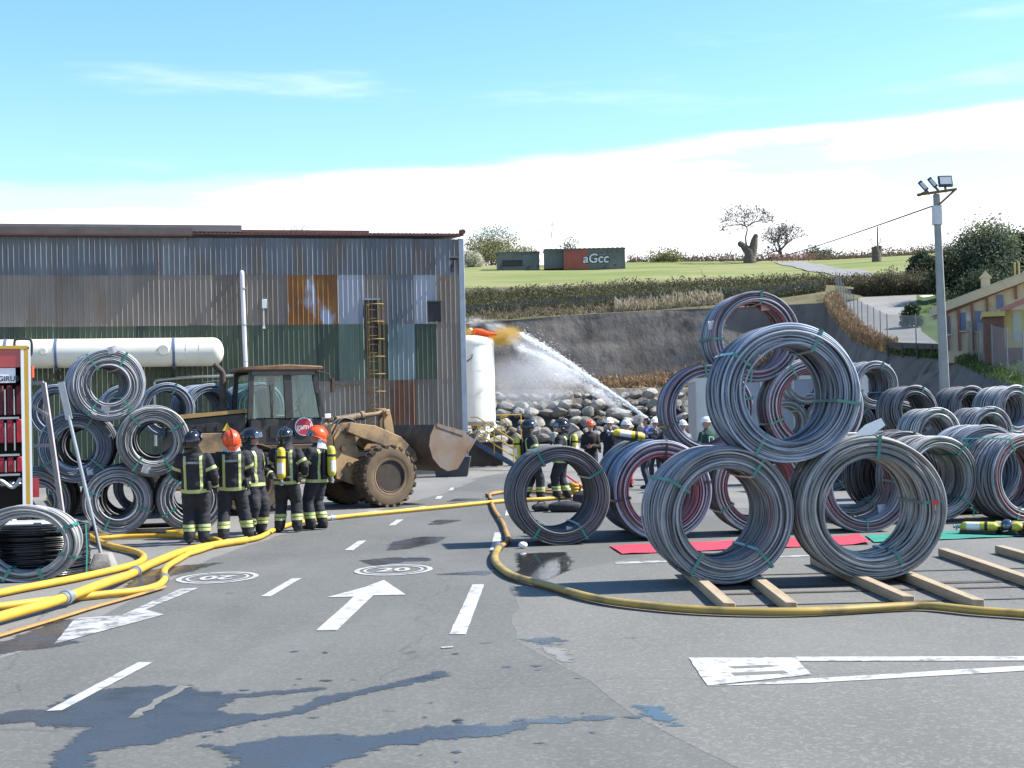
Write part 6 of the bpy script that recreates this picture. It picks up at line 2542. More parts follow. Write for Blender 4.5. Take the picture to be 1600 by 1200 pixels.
t1, w1, h1 = hut(881, 977, 388, 415, 150, 'low block hut painted red and green with white graffiti', 2.6)
for q, (txt, mm, off, dy) in enumerate((('aGcc', mat('graffiti_black', (.015, .015, .015), rough=.7), .10, -.02), ('aGcc', mat('graffiti_white', (.62, .66, .68), (.45, .5, .5), scale=2, rough=.7), .025, -.028))):
    link('graffiti', text_mesh(txt, 1.35, 'graffiti', .002, mm, off, .1), None, t1, (.15, dy, h1 * .60), (R(90), 0, 0))
t2, w2, h2 = hut(851, 880, 390, 415, 151, 'narrow grey block hut joined beside the graffiti hut')
t3, w3, h3 = hut(776, 843, 394, 417, 152, 'low grey block hut half overgrown beneath the olive tree')
m = MB()
m.box((-.6, -.02, .75), (2.2, .03, .7))
m.build('broken_opening', M_HUTD, t3)

# red barrier netting on the skyline
b0, b1 = at(1206, 411, 163), at(1272, 406, 163)
nf = thing('barrier_net', 'faded red plastic barrier net on the skyline by the path', 'barrier', (b0.x, 163, 0))
z0, z1 = tz(b0.x, 163, b0.z), tz(b1.x, 163, b1.z)
for i in range(9):
    x = (b1.x - b0.x) * i / 8
    m = MB()
    z = z0 + (z1 - z0) * i / 8
    m.cyl((x, 0, z - .1), (x, 0, z + .95), .04, 6)
    m.build('stake', M_RUSTY, nf)
for k in range(6):
    m = MB()
    m.bar((0, 0, z0 + .2 + k * .13), (b1.x - b0.x, 0, z1 + .2 + k * .13), .02, .06)
    m.build('strand', mat('net_red', (.45, .17, .14), rough=.7), nf)


# ------------------------------------------------------------------ fences
def mesh_alpha(name, col, dens, sx_=14.0):
    ma = bpy.data.materials.new(name)
    ma.use_nodes = True
    nt = ma.node_tree
    N, L = nt.nodes, nt.links
    b_ = N['Principled BSDF']
    b_.inputs['Base Color'].default_value = (*col, 1)
    b_.inputs['Roughness'].default_value = .5
    b_.inputs['Metallic'].default_value = .3
    tr_ = N.new('ShaderNodeBsdfTransparent')
    mx = N.new('ShaderNodeMixShader')
    tc = N.new('ShaderNodeTexCoord')
    w = []
    for rot in (45, -45):
        mp = N.new('ShaderNodeMapping')
        mp.inputs['Rotation'].default_value = (0, R(rot), 0)
        L.new(tc.outputs['Object'], mp.inputs[0])
        wv_ = N.new('ShaderNodeTexWave')
        wv_.inputs['Scale'].default_value = sx_ / 3
        L.new(mp.outputs[0], wv_.inputs[0])
        g_ = N.new('ShaderNodeMath')
        g_.operation = 'GREATER_THAN'
        g_.inputs[1].default_value = 1 - dens
        L.new(wv_.outputs['Fac'], g_.inputs[0])
        w.append(g_.outputs[0])
    mxx = N.new('ShaderNodeMath')
    mxx.operation = 'MAXIMUM'
    L.new(w[0], mxx.inputs[0])
    L.new(w[1], mxx.inputs[1])
    L.new(mxx.outputs[0], mx.inputs[0])
    L.new(tr_.outputs[0], mx.inputs[1])
    L.new(b_.outputs[0], mx.inputs[2])
    L.new(mx.outputs[0], N['Material Output'].inputs[0])
    return ma


M_CHAIN = mesh_alpha('chain_link', (.30, .31, .31), .10, 40.0)
M_SHADE = mesh_alpha('shade_net', (.05, .065, .085), .15, 40.0)


def fence(label, pts, h, every, pm, mm, post_r=.03, lean=0):
    t = thing('wire_fence', label, 'fence', (0, 0, 0))
    P = [Vector(p) for p in pts]
    for i in range(len(P) - 1):
        a, b_ = P[i], P[i + 1]
        n = max(1, int(round((b_ - a).length / every)))
        for k in range(n + (1 if i == len(P) - 2 else 0)):
            p = a.lerp(b_, k / n)
            m = MB()
            m.cyl((0, 0, -.2), (0, 0, h + .05), post_r, 7)
            m.build('post', pm, t, p)
        for k in range(n):
            p, q = a.lerp(b_, k / n), a.lerp(b_, (k + 1) / n)
            m = MB()
            m.add([p + Vector((0, 0, .05)), q + Vector((0, 0, .05)), q + Vector((0, 0, h)), p + Vector((0, 0, h))], [(0, 1, 2, 3)])
            m.build('mesh_panel', mm, t, smooth=None)
    return t


fence('dark net fence on posts above the grey slope', [Vector((p.x, p.y, tz(p.x, p.y, p.z))) for p in [at(x, y, 103.6) for x, y in ((560, 498), (730, 492), (900, 478), (1050, 470), (1200, 463), (1288, 458))]], .75, 3.2, M_DARKST, M_SHADE)
fence('tall chain-link fence running down beside the ramp', [a.lerp(b_, .75) for a, b_ in zip(edge[:4], inner[:4])] + [at(1480, 556, 71.0), at(1520, 568, 67)], 2.0, 2.3, mat('dull_post', (.2, .2, .2), rough=.6), M_CHAIN, .03)
fence('chain-link fence in front of the yellow building', [at(1530, 575, 65), at(1600, 598, 58), at(1720, 630, 50)], 2.1, 2.4, mat('dull_post', (.2, .2, .2), rough=.6), M_CHAIN, .03)
gr_ = thing('guard_rail', 'dark low guard rail at the foot of the ramp fence', 'railing', (0, 0, 0))
a, b_ = at(1388, 552, 74.6), at(1482, 556, 70.4)
m = MB()
m.bar(a + Vector((0, 0, .45)), b_ + Vector((0, 0, .45)), .08, .28)
m.build('beam', M_DARKST, gr_)
for k in range(5):
    p = a.lerp(b_, k / 4)
    m = MB()
    m.box(p + Vector((0, 0, .15)), (.12, .12, .7))
    m.build('post', M_DARKST, gr_)

# ------------------------------------------------------------------ yellow building
M_YEL = mat('render_yellow', (0.48, 0.42, 0.29), (0.41, 0.36, 0.25), scale=0.8, rough=0.9, c3=(0.33, 0.27, 0.18), s3=1.0, t3=(.56, .7))
M_YELB = mat('render_bright_yellow', (0.46, 0.37, 0.14), (0.40, 0.32, 0.12), scale=1, rough=0.9)
M_OXR = mat('oxide_red', (0.20, 0.09, 0.065), (0.16, 0.075, 0.055), scale=3, rough=.7)
M_SHUT = mat('shutter_blue', (0.11, 0.15, 0.24), (0.09, 0.12, 0.2), scale=3, rough=.6)
M_BRICK = mat('brick_brown', (0.14, 0.075, 0.06), (0.10, 0.06, 0.05), scale=4, rough=.9)
DY = 68.0
ya = at(1476, 548, DY)
yb_ = thing('gabled_building', 'yellow rendered building with sloping gable, red posts and blue shutters', 'building', (ya.x, DY, ya.z - .6), R(-17))
sY = DY / F


def yp(px, py):
    p = at(px, py, DY)
    return (p.x - ya.x, p.z - (ya.z - .6))


g0, g1 = yp(1470, 486), yp(1690, 400)
w0, w1_ = yp(1476, 560), yp(1690, 560)
m = MB()
m.prism([(g0[0] + .1, 0, 0), (g1[0], 0, 0), (g1[0], 0, g1[1]), (g0[0] + .1, 0, g0[1])], (0, 9, 0))
m.build('wall', M_YEL, yb_)
m = MB()
m.bar((g0[0] - .5, -.15, g0[1] - .10), (g1[0] + .5, -.15, g1[1] + .10), .5, .34, up=(0, 0, 1))
m.prism([(g0[0] - .4, -.3, g0[1] + .08), (g1[0] + .5, -.3, g1[1] + .30), (g1[0] + .5, -.3, g1[1] + .42), (g0[0] - .4, -.3, g0[1] + .2)], (0, 9.6, 0))
rf_ = m.build('roof', M_YEL, yb_)
m = MB()
q = yp(1537, 448)
m.box((q[0], .5, q[1] - .25), (.42, .42, 1.3))
m.prism([(q[0] - .3, .2, q[1] + .40), (q[0] + .3, .2, q[1] + .40), (q[0], .2, q[1] + .75)], (0, .6, 0))
m.build('chimney', M_YEL, rf_)
m = MB()
for px in (1580, 1586):
    q = yp(px, 428)
    m.cyl((q[0], .3, q[1] - .3), (q[0], .3, q[1] + .5), .05, 6)
m.build('vent_pipe', M_YELB, rf_)
m = MB()
q0, q1 = yp(1476, 490), yp(1600, 440)
m.bar((q0[0], -.06, q0[1]), (q1[0], -.06, q1[1]), .06, .12)
m.build('red_beam', M_OXR, yb_)
for px, yt, yb2 in ((1496, 476, 548), (1516, 468, 548), (1538, 460, 490), (1580, 443, 470), (1479, 485, 548)):
    a, c = yp(px, yt), yp(px, yb2)
    m = MB()
    m.box((a[0], -.07, (a[1] + c[1]) / 2), (.11, .14, a[1] - c[1]))
    m.build('red_post', M_OXR, yb_)
for (x0, x1, y0, y1) in ((1499, 1507, 489, 517), (1521, 1531, 487, 518), (1479, 1485, 494, 522), (1552, 1563, 463, 485)):
    a, c = yp(x0, y0), yp(x1, y1)
    m = MB()
    m.box(((a[0] + c[0]) / 2, -.035, (a[1] + c[1]) / 2), (c[0] - a[0], .07, a[1] - c[1]))
    sh_ = m.build('shutter', M_SHUT, yb_)
    m = MB()
    m.box(((a[0] + c[0]) / 2, -.07, c[1] - .04), (c[0] - a[0] + .12, .16, .07))
    m.build('sill', M_YEL, sh_)
a, c = yp(1507, 490), yp(1521, 530)
m = MB()
m.box(((a[0] + c[0]) / 2, -.012, (a[1] + c[1]) / 2), (c[0] - a[0] - .05, .02, a[1] - c[1]))
m.build('whitewash_patch', mat('whitewash', (.50, .52, .55), (.50, .40, .24), scale=2.2, rough=.9, lo=.45, hi=.6), yb_)
an = thing('brick_annex', 'brick and bright yellow annex with pink roof edge', 'building', (at(1538, 560, 63).x, 63, at(1538, 570, 63).z), R(-17))
z_of = lambda py: at(1560, py, 63).z - at(1538, 570, 63).z
x_of = lambda px: at(px, 540, 63).x - at(1538, 560, 63).x
m = MB()
m.box((x_of(1553), 1.5, z_of(495) / 2), (x_of(1568) - x_of(1538), 3, z_of(495)))
m.build('brick_wall', M_BRICK, an)
m = MB()
m.box((x_of(1553), 1.4, z_of(491)), (x_of(1570) - x_of(1536), 3.3, .22))
m.build('coping', M_YELB, an)
m = MB()
m.box((x_of(1620), 1.8, z_of(485) / 2), (x_of(1672) - x_of(1568), 3, z_of(485)))
m.build('yellow_wall', M_YELB, an)
m = MB()
m.bar((x_of(1564), .1, z_of(486)), (x_of(1680), .1, z_of(440)), .5, .22)
m.build('roof_edge', mat('roof_pink', (.38, .17, .15), (.32, .14, .12), scale=3, rough=.8), an)
m = MB()
m.box((x_of(1588), .28, z_of(512)), (x_of(1595) - x_of(1582), .04, z_of(487) - z_of(535)))
m.build('pale_door', mat('pale_green_door', (.34, .38, .30), rough=.7), an)
m = MB()
m.box((x_of(1640), .26, z_of(560)), (x_of(1710) - x_of(1570), .08, .9))
m.build('brick_plinth', M_BRICK, an)

# ------------------------------------------------------------------ lamp post
LD = 36.0
lb = at(1479, 640, LD)
lp = thing('lamp_post', 'tall grey concrete lamp post with three floodlights on top', 'lamp post', (lb.x, LD, 0))
tp = at(1463, 303, LD)
H_ = tp.z
lean_x = tp.x - lb.x
m = MB()
vs = []
for (z, w) in ((0, .125), (H_, .075)):
    x = lean_x * z / H_
    vs += [(x - w, -w * .8, z), (x + w, -w * .8, z), (x + w, w * .8, z), (x - w, w * .8, z)]
m.add(vs, [(0, 1, 5, 4), (1, 2, 6, 5), (2, 3, 7, 6), (3, 0, 4, 7), (0, 3, 2, 1), (4, 5, 6, 7)])
m.build('post', mat('post_concrete', (.30, .31, .295), (.24, .25, .235), scale=2.5, rough=.9, bump=.3, bscale=20), lp, bevel=.02)
m = MB()
m.box((lean_x, 0, H_ - .55), (.22, .2, .5))
m.build('collar', M_STEEL, lp, bevel=.01)
m = MB()
m.box((.02, -.18, 1.95), (.26, .14, .45))
m.build('junction_box', M_STEEL, lp, bevel=.01)
m = MB()
m.bar((lean_x - .5, -.05, H_ - .02), (lean_x + .5, -.05, H_ + .1), .1, .06)
m.bar((lean_x + .03, -.05, H_ - .3), (lean_x + .45, -.05, H_ + .07), .05, .05)
m.bar((lean_x - .35, -.2, H_ + .02), (lean_x - .35, .35, H_ + .02), .06, .05)
m.build('crossarm', M_RUSTY, lp)
for (dx, dy, dz, ry, rx, w) in ((-.36, -.1, .20, 40, 0, .11), (-.12, -.1, .28, 38, 0, .11), (.20, -.12, .30, 0, -18, .36)):
    m = MB()
    m.box((0, 0, 0), (w, .08, .30))
    o = m.build('floodlight', M_DARKST, lp, (lean_x + dx, dy, H_ + dz), (R(rx), R(-ry), 0), bevel=.01)
    m = MB()
    m.box((0, -.045, 0), (w * .8, .012, .2))
    m.build('lens', mat('lamp_glass', (.45, .48, .5), rough=.1), o)
    m = MB()
    m.box((0, .06, -.18), (.05, .05, .2))
    m.build('yoke', M_RUSTY, o)
m = MB()
A, B_, C_ = at(1457, 322, LD), at(1100, 402, 150), at(640, 428, 170)
cat_ = [A.lerp(B_, u) - Vector((0, 0, 1.0 * math.sin(PI * u))) for u in [i / 24 for i in range(25)]] + [B_.lerp(C_, u) for u in (.3, .6, 1)]
m.tube(cat_, .02, 4)
tag(m.build('overhead_cable', M_BLACK, None), 'thin black overhead cable strung from the lamp post', 'cable')

# ------------------------------------------------------------------ site cabins
M_CABIN = mat('cabin_grey', (.27, .30, .34), (.23, .26, .30), scale=2, rough=.5)
M_CABW = mat('cabin_white', (.50, .51, .49), (.44, .45, .43), scale=2, rough=.5)


def cabin(x0, x1, yt, D, label, louvre=None, yaw=0):
    a, b2 = at(x0, 700, D), at(x1, 700, D)
    h = at((x0 + x1) / 2, yt, D).z
    t = thing('site_cabin', label, 'cabin', (a.x, D, 0.0), R(yaw))
    w = b2.x - a.x
    m = MB()
    m.box((w / 2, 1.2, h / 2), (w, 2.4, h - .1))
    m.build('shell', M_CABIN, t)
    for i in range(int(w / 1.15) + 1):
        m = MB()
        m.box((min(w, i * 1.15), -.012, h / 2), (.05, .03, h - .2))
        m.build('panel_joint', M_CABW, t)
    m = MB()
    m.box((w / 2, 1.2, h - .02), (w + .1, 2.5, .14))
    m.build('roof', M_CABW, t)
    m = MB()
    m.box((.32, -.03, h / 2), (.64, .05, h - .18))
    m.build('white_panel', M_CABW, t)
    if louvre:
        m = MB()
        m.box((louvre, -.03, h - .62), (.9, .05, .5))
        lv = m.build('window', M_DARKST, t)
        for k in range(5):
            m = MB()
            m.box((louvre, -.07, h - .82 + k * .1), (.86, .03, .03))
            m.build('slat', M_STEEL, lv)
    return t


cabin(1090, 1320, 590, 50, 'pale grey site cabin with white end panel behind the small coils', 5.2)
cabin(1338, 1392, 572, 47, 'grey site cabin with louvred window seen through the perched dark coil', .9)


# ------------------------------------------------------------------ fire hoses
M_HOSE = mat('hose_yellow', (0.60, 0.36, 0.03), (0.50, 0.29, 0.025), scale=3, rough=0.55, c3=(0.28, 0.17, 0.05), s3=3.5, t3=(0.6, 0.74), bump=0.15, bscale=60, bdist=.004)
M_HOSEO = mat('hose_ochre', (0.36, 0.20, 0.04), (0.27, 0.15, 0.04), scale=3, rough=0.6, c3=(0.12, 0.08, 0.04), s3=3, t3=(0.55, 0.7))
M_HOSED = mat('hose_dirty', (0.40, 0.27, 0.055), (0.30, 0.21, 0.05), scale=2, rough=0.5, c3=(0.12, 0.09, 0.04), s3=1.5, t3=(0.52, 0.68))


def hose(label, px, r, m=M_HOSE, flat=0.8, couplings=(), lift=None, n=10):
    P = []
    for q in px:
        z = q[2] if len(q) > 2 else 0.0
        g_ = gnd(q[0], q[1])
        P.append(Vector((g_.x, g_.y, r * flat + .012 + z)))
    P = spline(P, n)
    for i, p in enumerate(P):      # slack wander of a charged hose
        p.x += .006 * math.sin(i * .31)
    t = thing('fire_hose', label, 'fire hose', (0, 0, 0))
    mb = MB()
    # oval section kept flat on the ground
    vs, k = [], 10
    for i, p in enumerate(P):
        d = P[min(i + 1, len(P) - 1)] - P[max(i - 1, 0)]
        s_ = Vector((-d.y, d.x, 0))
        s_ = s_.normalized() if s_.length > 1e-6 else Vector((1, 0, 0))
        for j in range(k):
            a = 2 * PI * j / k
            vs.append(p + s_ * math.cos(a) * r + Vector((0, 0, math.sin(a) * r * flat)))
    fs = [(i * k + j, i * k + (j + 1) % k, (i + 1) * k + (j + 1) % k, (i + 1) * k + j) for i in range(len(P) - 1) for j in range(k)]
    fs += [tuple(reversed(range(k))), tuple((len(P) - 1) * k + j for j in range(k))]
    mb.add(vs, fs)
    mb.build('hose', m, t, smooth=60)
    for u in couplings:
        i = min(len(P) - 2, int(u * (len(P) - 1)))
        d = (P[i + 1] - P[i]).normalized()
        c = P[i]
        cm = MB()
        for (o0, o1, rr) in ((-.10, -.03, 1.12), (-.035, .035, 1.35), (.03, .10, 1.12)):
            cm.cyl(c + d * o0, c + d * o1, r * rr, 12)
        cm.build('coupling', M_STEEL, t)
    return t


hose('long flattened ochre hose sweeping past the timbers', [(1720, 978), (1600, 968), (1520, 962), (1450, 955), (1400, 956), (1250, 964), (1110, 962), (1000, 953), (920, 940), (850, 920), (800, 905), (777, 888), (774, 872), (779, 860)], .052, M_HOSED, .75, (.995,))
hose('thin hose bend lying in the coil shadow beside the road dashes', [(779, 860), (794, 848), (790, 833), (782, 815), (771, 797), (766, 782), (768, 774), (790, 771), (830, 772), (880, 775), (930, 772)], .042, M_HOSEO, .8, (.30,))
hose('long straight yellow hose stretched across the road', [(330, 857), (400, 846), (430, 832), (470, 820), (540, 811), (620, 803), (700, 795), (790, 786), (850, 783), (925, 777)], .045, M_HOSE, .9, (.42,))
hose('yellow hose looping round the concrete foot of the pole', [(-120, 960), (0, 934), (60, 922), (130, 908), (190, 894), (219, 884), (224, 875), (205, 866), (165, 856), (138, 842), (112, 822), (90, 800), (75, 782)], .05, M_HOSE, .9)
hose('yellow hose ending in a silver coupling beside the lane arrow', [(-120, 968), (0, 955), (70, 946), (150, 937), (215, 930), (247, 921), (257, 912), (256, 900), (266, 888), (292, 872)], .045, M_HOSE, .9, (.70,))
hose('thickest bright yellow hose running from the firefighters to the fire engine', [(-120, 1010), (0, 978, .02), (60, 962, .03), (120, 944, .05), (170, 926, .06), (205, 905), (240, 887), (285, 869), (340, 857), (385, 850)], .060, M_HOSE, .9, (.30, .58))
hose('thin brown flattened hose under the bright hoses', [(-120, 1030), (0, 998), (60, 980), (130, 958), (200, 938), (256, 921)], .035, M_HOSEO, .5)
hose('yellow hose behind the firefighters along the coil stack', [(60, 838), (130, 846), (200, 843), (270, 842), (320, 845), (345, 852), (322, 862), (290, 872)], .045, M_HOSE, .9)
hose('short hose sloping down from the fire engine', [(64, 760, .55), (80, 790, .35), (100, 812, .2), (118, 832), (150, 850)], .042, M_HOSE, .9)
hose('yellow hose lying beyond the lone coil', [(760, 776), (800, 770), (860, 768), (900, 765), (950, 762)], .04, M_HOSEO, .8)
m = MB()
m.lathe([(.20, 0), (.20, .075), (.12, .075), (.12, 0)], 20, closed_prof=True)
g_ = gnd(278, 836)
tag(m.build('rolled_hose', M_HOSE, None, (g_.x, g_.y, .006)), 'rolled yellow hose lying behind a firefighter', 'rolled hose')

# ------------------------------------------------------------------ timbers, rails, carpets
M_WOOD = mat('timber', (0.38, 0.30, 0.20), (0.29, 0.225, 0.15), scale=2.5, rough=0.85, stretch=(6, .6, 6), bump=0.3, bscale=6, c3=(0.24, 0.17, 0.10), s3=3, t3=(.6, .75))
for i, (xn, yn, xf, yf, lb) in enumerate(((2.03, 13.5, 2.03, 16.85, 'timber under the big grey coil, on the puddle side'), (2.61, 13.45, 2.68, 16.55, 'timber under the big grey coil, on the carpet side'),
                                 (3.80, 13.7, 3.72, 17.6, 'timber under the red-tagged coil, marking the bay centre'), (4.36, 13.35, 4.34, 17.1, 'timber under the red-tagged coil, toward the green mat'),
                                 (5.42, 14.0, 5.50, 18.2, 'empty timber lying beyond the red-tagged coil'), (6.25, 14.2, 6.30, 18.4, 'second empty timber at the lot edge'))):
    m = MB()
    m.bar((0, -(yf - yn) / 2, 0), (xf - xn, (yf - yn) / 2, 0), .115, .10)
    o = m.build('timber', M_WOOD, None, (xn, (yn + yf) / 2, .056), bevel=.006)
    tag(o, lb, 'timber', 'squared timbers under the coils')
for (y, w, h, lb) in ((16.6, .06, .03, 'thin dark steel bar on the asphalt farthest under the timbers'), (15.45, .16, .025, 'broad dark steel strip crossing under the timbers'), (14.95, .10, .03, 'second dark steel strip under the timbers'), (14.05, .04, .03, 'thin dark steel bar near the hose under the timbers')):
    m = MB()
    for k in range(1):
        m.box((0, 0, 0), (5.2, w, h * .18))
    o = m.build('steel_bar', mat('bar_rust', (.035, .03, .028), (.06, .045, .038), scale=4, rough=.8), None, (4.6, y, .0065), (0, 0, R(1.2)))
    tag(o, lb, 'steel bar', 'dark bars lying under the timbers')
M_RCARP = mat('carpet_red', (0.50, 0.035, 0.07), (0.40, 0.03, 0.06), scale=4, rough=.95, bump=.3, bscale=40, bdist=.004)
M_GCARP = mat('carpet_green', (0.015, 0.22, 0.16), (0.012, 0.17, 0.125), scale=4, rough=.95, bump=.3, bscale=40, bdist=.004)


def carpet(name, pxs, m, label, n=26):
    a, b_, c, d = [gnd(*p) for p in pxs]
    vs, fs = [], []
    for i in range(n + 1):
        for j in range(5):
            u, v = i / n, j / 4
            p = a.lerp(b_, u).lerp(d.lerp(c, u), v)
            edge_ = .03 * max(0, (u - .93) / .07) * (1 if j in (0, 4) else .4)
            vs.append((p.x, p.y, .016 + .004 * math.sin(i * 1.3 + j) + .004 * random.random() + edge_))
    fs = [(i * 5 + j, (i + 1) * 5 + j, (i + 1) * 5 + j + 1, i * 5 + j + 1) for i in range(n) for j in range(4)]
    me = bpy.data.meshes.new(name)
    me.from_pydata(vs, [], fs)
    me.polygons.foreach_set('use_smooth', [True] * len(fs))
    return tag(link(name, me, m), label, 'carpet')


carpet('carpet', [(972, 867), (1362, 851), (1342, 838), (952, 854)], M_RCARP, 'long red carpet laid on the asphalt behind the big coils')
carpet('carpet', [(1366, 849), (1760, 832), (1740, 819), (1352, 838)], M_GCARP, 'long green carpet carrying the yellow air bottles')


def lying_bottle(p, yaw, label, tilt=0, group=None, pack=True, lime=True):
    A = BOTG if lime else BOT
    t = thing('air_bottle', label, 'air bottle', p, R(yaw), group)
    c = link('cylinder', A[0], None, t, (0, 0, .08), (0, R(90 - tilt), 0))
    for nm, q in zip(('valve', 'strap', 'white_label'), A[1:]):
        link(nm, q, None, c)
    if pack:
        m = MB()
        m.box((0, 0, .01), (.52, .26, .05))
        m.tube(spline([(-.2, .12, .02), (-.3, .22, .03), (-.1, .28, .02), (.1, .2, .02)], 5), .016, 6)
        m.tube(spline([(.25, 0, .05), (.38, .05, .09), (.45, -.05, .04), (.36, -.14, .02)], 5), .013, 6)
        o = m.build('back_plate', M_PACK, t)
        o.rotation_euler = (0, R(-tilt), 0)
        m = MB()
        m.ball((.40, 0, .10), (.10, .09, .10), 10, 7)
        m.build('face_mask', M_VISOR, t)
    return t


GBT = 'air bottles laid out on the green carpet'
for px, yw, lb_ in ((1530, -28, 'yellow air bottle lying apart on the green carpet beside the red-tagged coil'), (1574, -60, 'yellow air bottle in the middle of the green carpet row'), (1600, -64, 'yellow air bottle at the lot-edge end of the green carpet')):
    g_ = gnd(px, 836)
    lying_bottle((g_.x, g_.y, .045), yw, lb_, group=GBT)
lying_bottle((at(983, 690, 22.75).x, 22.75, 1.50), 10, 'yellow breathing pack lying on top of the pale blue coil', -10, lime=False)
lying_bottle((at(1182, 700, 22.3).x, 22.3, 1.50), 70, 'lime air bottle lying on the pink-striped coil', 0)
# gear on the ground near the second group
M_BAG = mat('kit_bag', (.018, .018, .022), (.03, .03, .034), scale=6, rough=.8, bump=.6, bscale=8, bdist=.04)


def bag(px, py, w, h, label, m_=M_BAG):
    g_ = gnd(px, py)
    mb = MB()
    mb.ball((0, 0, h * .5), (w * .5, .16, h * .55), 14, 8)
    mb.box((0, 0, h * .42), (w * .82, .28, h * .8))
    t = thing('kit_bag', label, 'bag', (g_.x, g_.y, 0.01), R(random.uniform(-25, 25)))
    mb.build('bag', m_, t, bevel=.03, smooth=60)
    mb = MB()
    mb.tube(spline([(-w * .2, 0, h * .95), (-w * .1, 0, h * 1.25), (w * .1, 0, h * 1.25), (w * .2, 0, h * .95)], 5), .014, 6)
    mb.build('handle', M_PACK, t)


bag(884, 800, .75, .20, 'long black kit bag lying seen through the lone coil')
bag(846, 799, .42, .15, 'small black kit bag beside the long kit bag')
bag(912, 790, .5, .3, 'dark kit bag at the feet of the profile firefighter')
bag(868, 763, .45, .14, 'low dark bag on the far concrete behind the firefighters')
g_ = gnd(897, 776)
t = thing('hose_bundle', 'bundle of yellow hose with a red and white pole', 'hose bundle', (g_.x, g_.y, .01))
for k in range(4):
    m = MB()
    m.tube([(.20 * math.cos(a) * (1 - .1 * k), .14 * math.sin(a), .05 + k * .075 + .012 * math.sin(2 * a)) for a in [2 * PI * i / 18 for i in range(18)]], .042, 7, closed=True)
    m.build('hose_turn', M_HOSE, t)
m = MB()
m.cyl((-.25, -.1, .55), (.45, -.12, .03), .022, 8)
m.build('pole', M_RED, t)
m = MB()
m.ball((0, 0, 0), (.07, .06, .05), 9, 6)
g_ = gnd(817, 857)
tag(m.build('crumpled_paper', M_PWHITE, None, (g_.x, g_.y, .05)), 'crumpled white paper lying beside the puddle', 'paper')
m = MB()
vs = [(-.16, 0, 0), (.05, .02, .0), (.2, .0, .11), (.16, .02, .19), (-.02, .01, .12)]
m.prism(vs, (0, .004, 0))
o = m.build('paper_sheet', M_PWHITE, None, (c2['x'] - .02, D0 + .12, c2['z'] + c2['R'] + .012))
tag(o, 'torn white paper stuck on top of the red-tagged coil', 'paper')
m = MB()
m.box((0, 0, 0), (.08, .012, .045))
o = m.build('red_tag', M_RED, c2['o'], (c2['R'] - .12, -.03, .05))

# ------------------------------------------------------------------ pole in its concrete foot, leaning frame
g_ = gnd(157, 892)
t = thing('pole_stand', 'leaning galvanised pole standing in a small concrete foot', 'pole', (g_.x, g_.y + .14, .01))
m = MB()
b0, b1, hh = .165, .095, .215
m.add([(-b0, -b0, 0), (b0, -b0, 0), (b0, b0, 0), (-b0, b0, 0), (-b1, -b1, hh), (b1, -b1, hh), (b1, b1, hh), (-b1, b1, hh)], [(0, 1, 5, 4), (1, 2, 6, 5), (2, 3, 7, 6), (3, 0, 4, 7), (4, 5, 6, 7), (0, 3, 2, 1)])
m.build('concrete_foot', mat('foot_concrete', (.26, .25, .23), (.20, .19, .175), scale=6, rough=.95, bump=.4, bscale=30), t, bevel=.012)
tp = at(95, 597, g_.y + .14) - Vector((g_.x, g_.y + .14, .01))
m = MB()
m.cyl((-.02, 0, .15), (tp.x * .82, 0, tp.z * .82), .024, 10)
m.build('pole', M_STEEL, t)
m = MB()
m.bar((tp.x * .80, 0, tp.z * .80), (tp.x, 0, tp.z), .02, .09, up=(1, 0, 0))
m.build('bracket', M_STEEL, t)
M_PINKF = mat('frame_pink_grey', (.42, .37, .37), (.34, .31, .31), scale=4, rough=.6)
fa, fb = at(68, 598, 22.4), at(104, 826, 22.4)
t = thing('leaning_frame', 'pinkish grey steel frame leaning beside the fire engine', 'frame', (fb.x, 22.4, 0.0))
tv = fa - Vector((fb.x, 22.4, 0))
m = MB()
m.bar((0, 0, .02), tv, .07, .07)
m.build('upright', M_PINKF, t)
m = MB()
m.bar((-.75, .0, .02), tv + Vector((-.75, 0, 0)), .06, .06)
m.build('upright', M_PINKF, t)
for f_, z_ in ((1.0, 0), (.62, 0), (.10, 0)):
    m = MB()
    m.bar(tv * f_ + Vector((-.75, 0, 0)), tv * f_, .055, .055)
    m.build('crossbar', M_PINKF, t)
m = MB()
m.bar(tv * .95 + Vector((-.55, -.04, 0)), tv * .80 + Vector((0, -.04, 0)), .04, .05)
m.build('brace', M_PINKF, t)
for (px, py, lb) in ((215, 834, 'pale wooden batten lying under the coil stack'), (165, 836, 'wooden batten lying beside the round cable ring')):
    g_ = gnd(px, py)
    m = MB()
    m.box((0, 0, .04), (1.1, .09, .07))
    tag(m.build('batten', M_WOOD, None, (g_.x, g_.y, .008), (0, 0, R(random.uniform(-6, 6)))), lb, 'batten')
m = MB()
for k in range(5):
    m.tube([((.30 - .02 * k) * math.cos(a), (.26 - .02 * k) * math.sin(a), .03 + .012 * k + .01 * math.sin(3 * a + k)) for a in [2 * PI * i / 28 for i in range(28)]], .012, 5, closed=True)
g_ = gnd(152, 836)
tag(m.build('cable_ring', mat('cable_brown', (.11, .08, .05), rough=.7), None, (g_.x, g_.y - .2, .01)), 'ring of brown cable lying at the foot of the stack', 'cable')

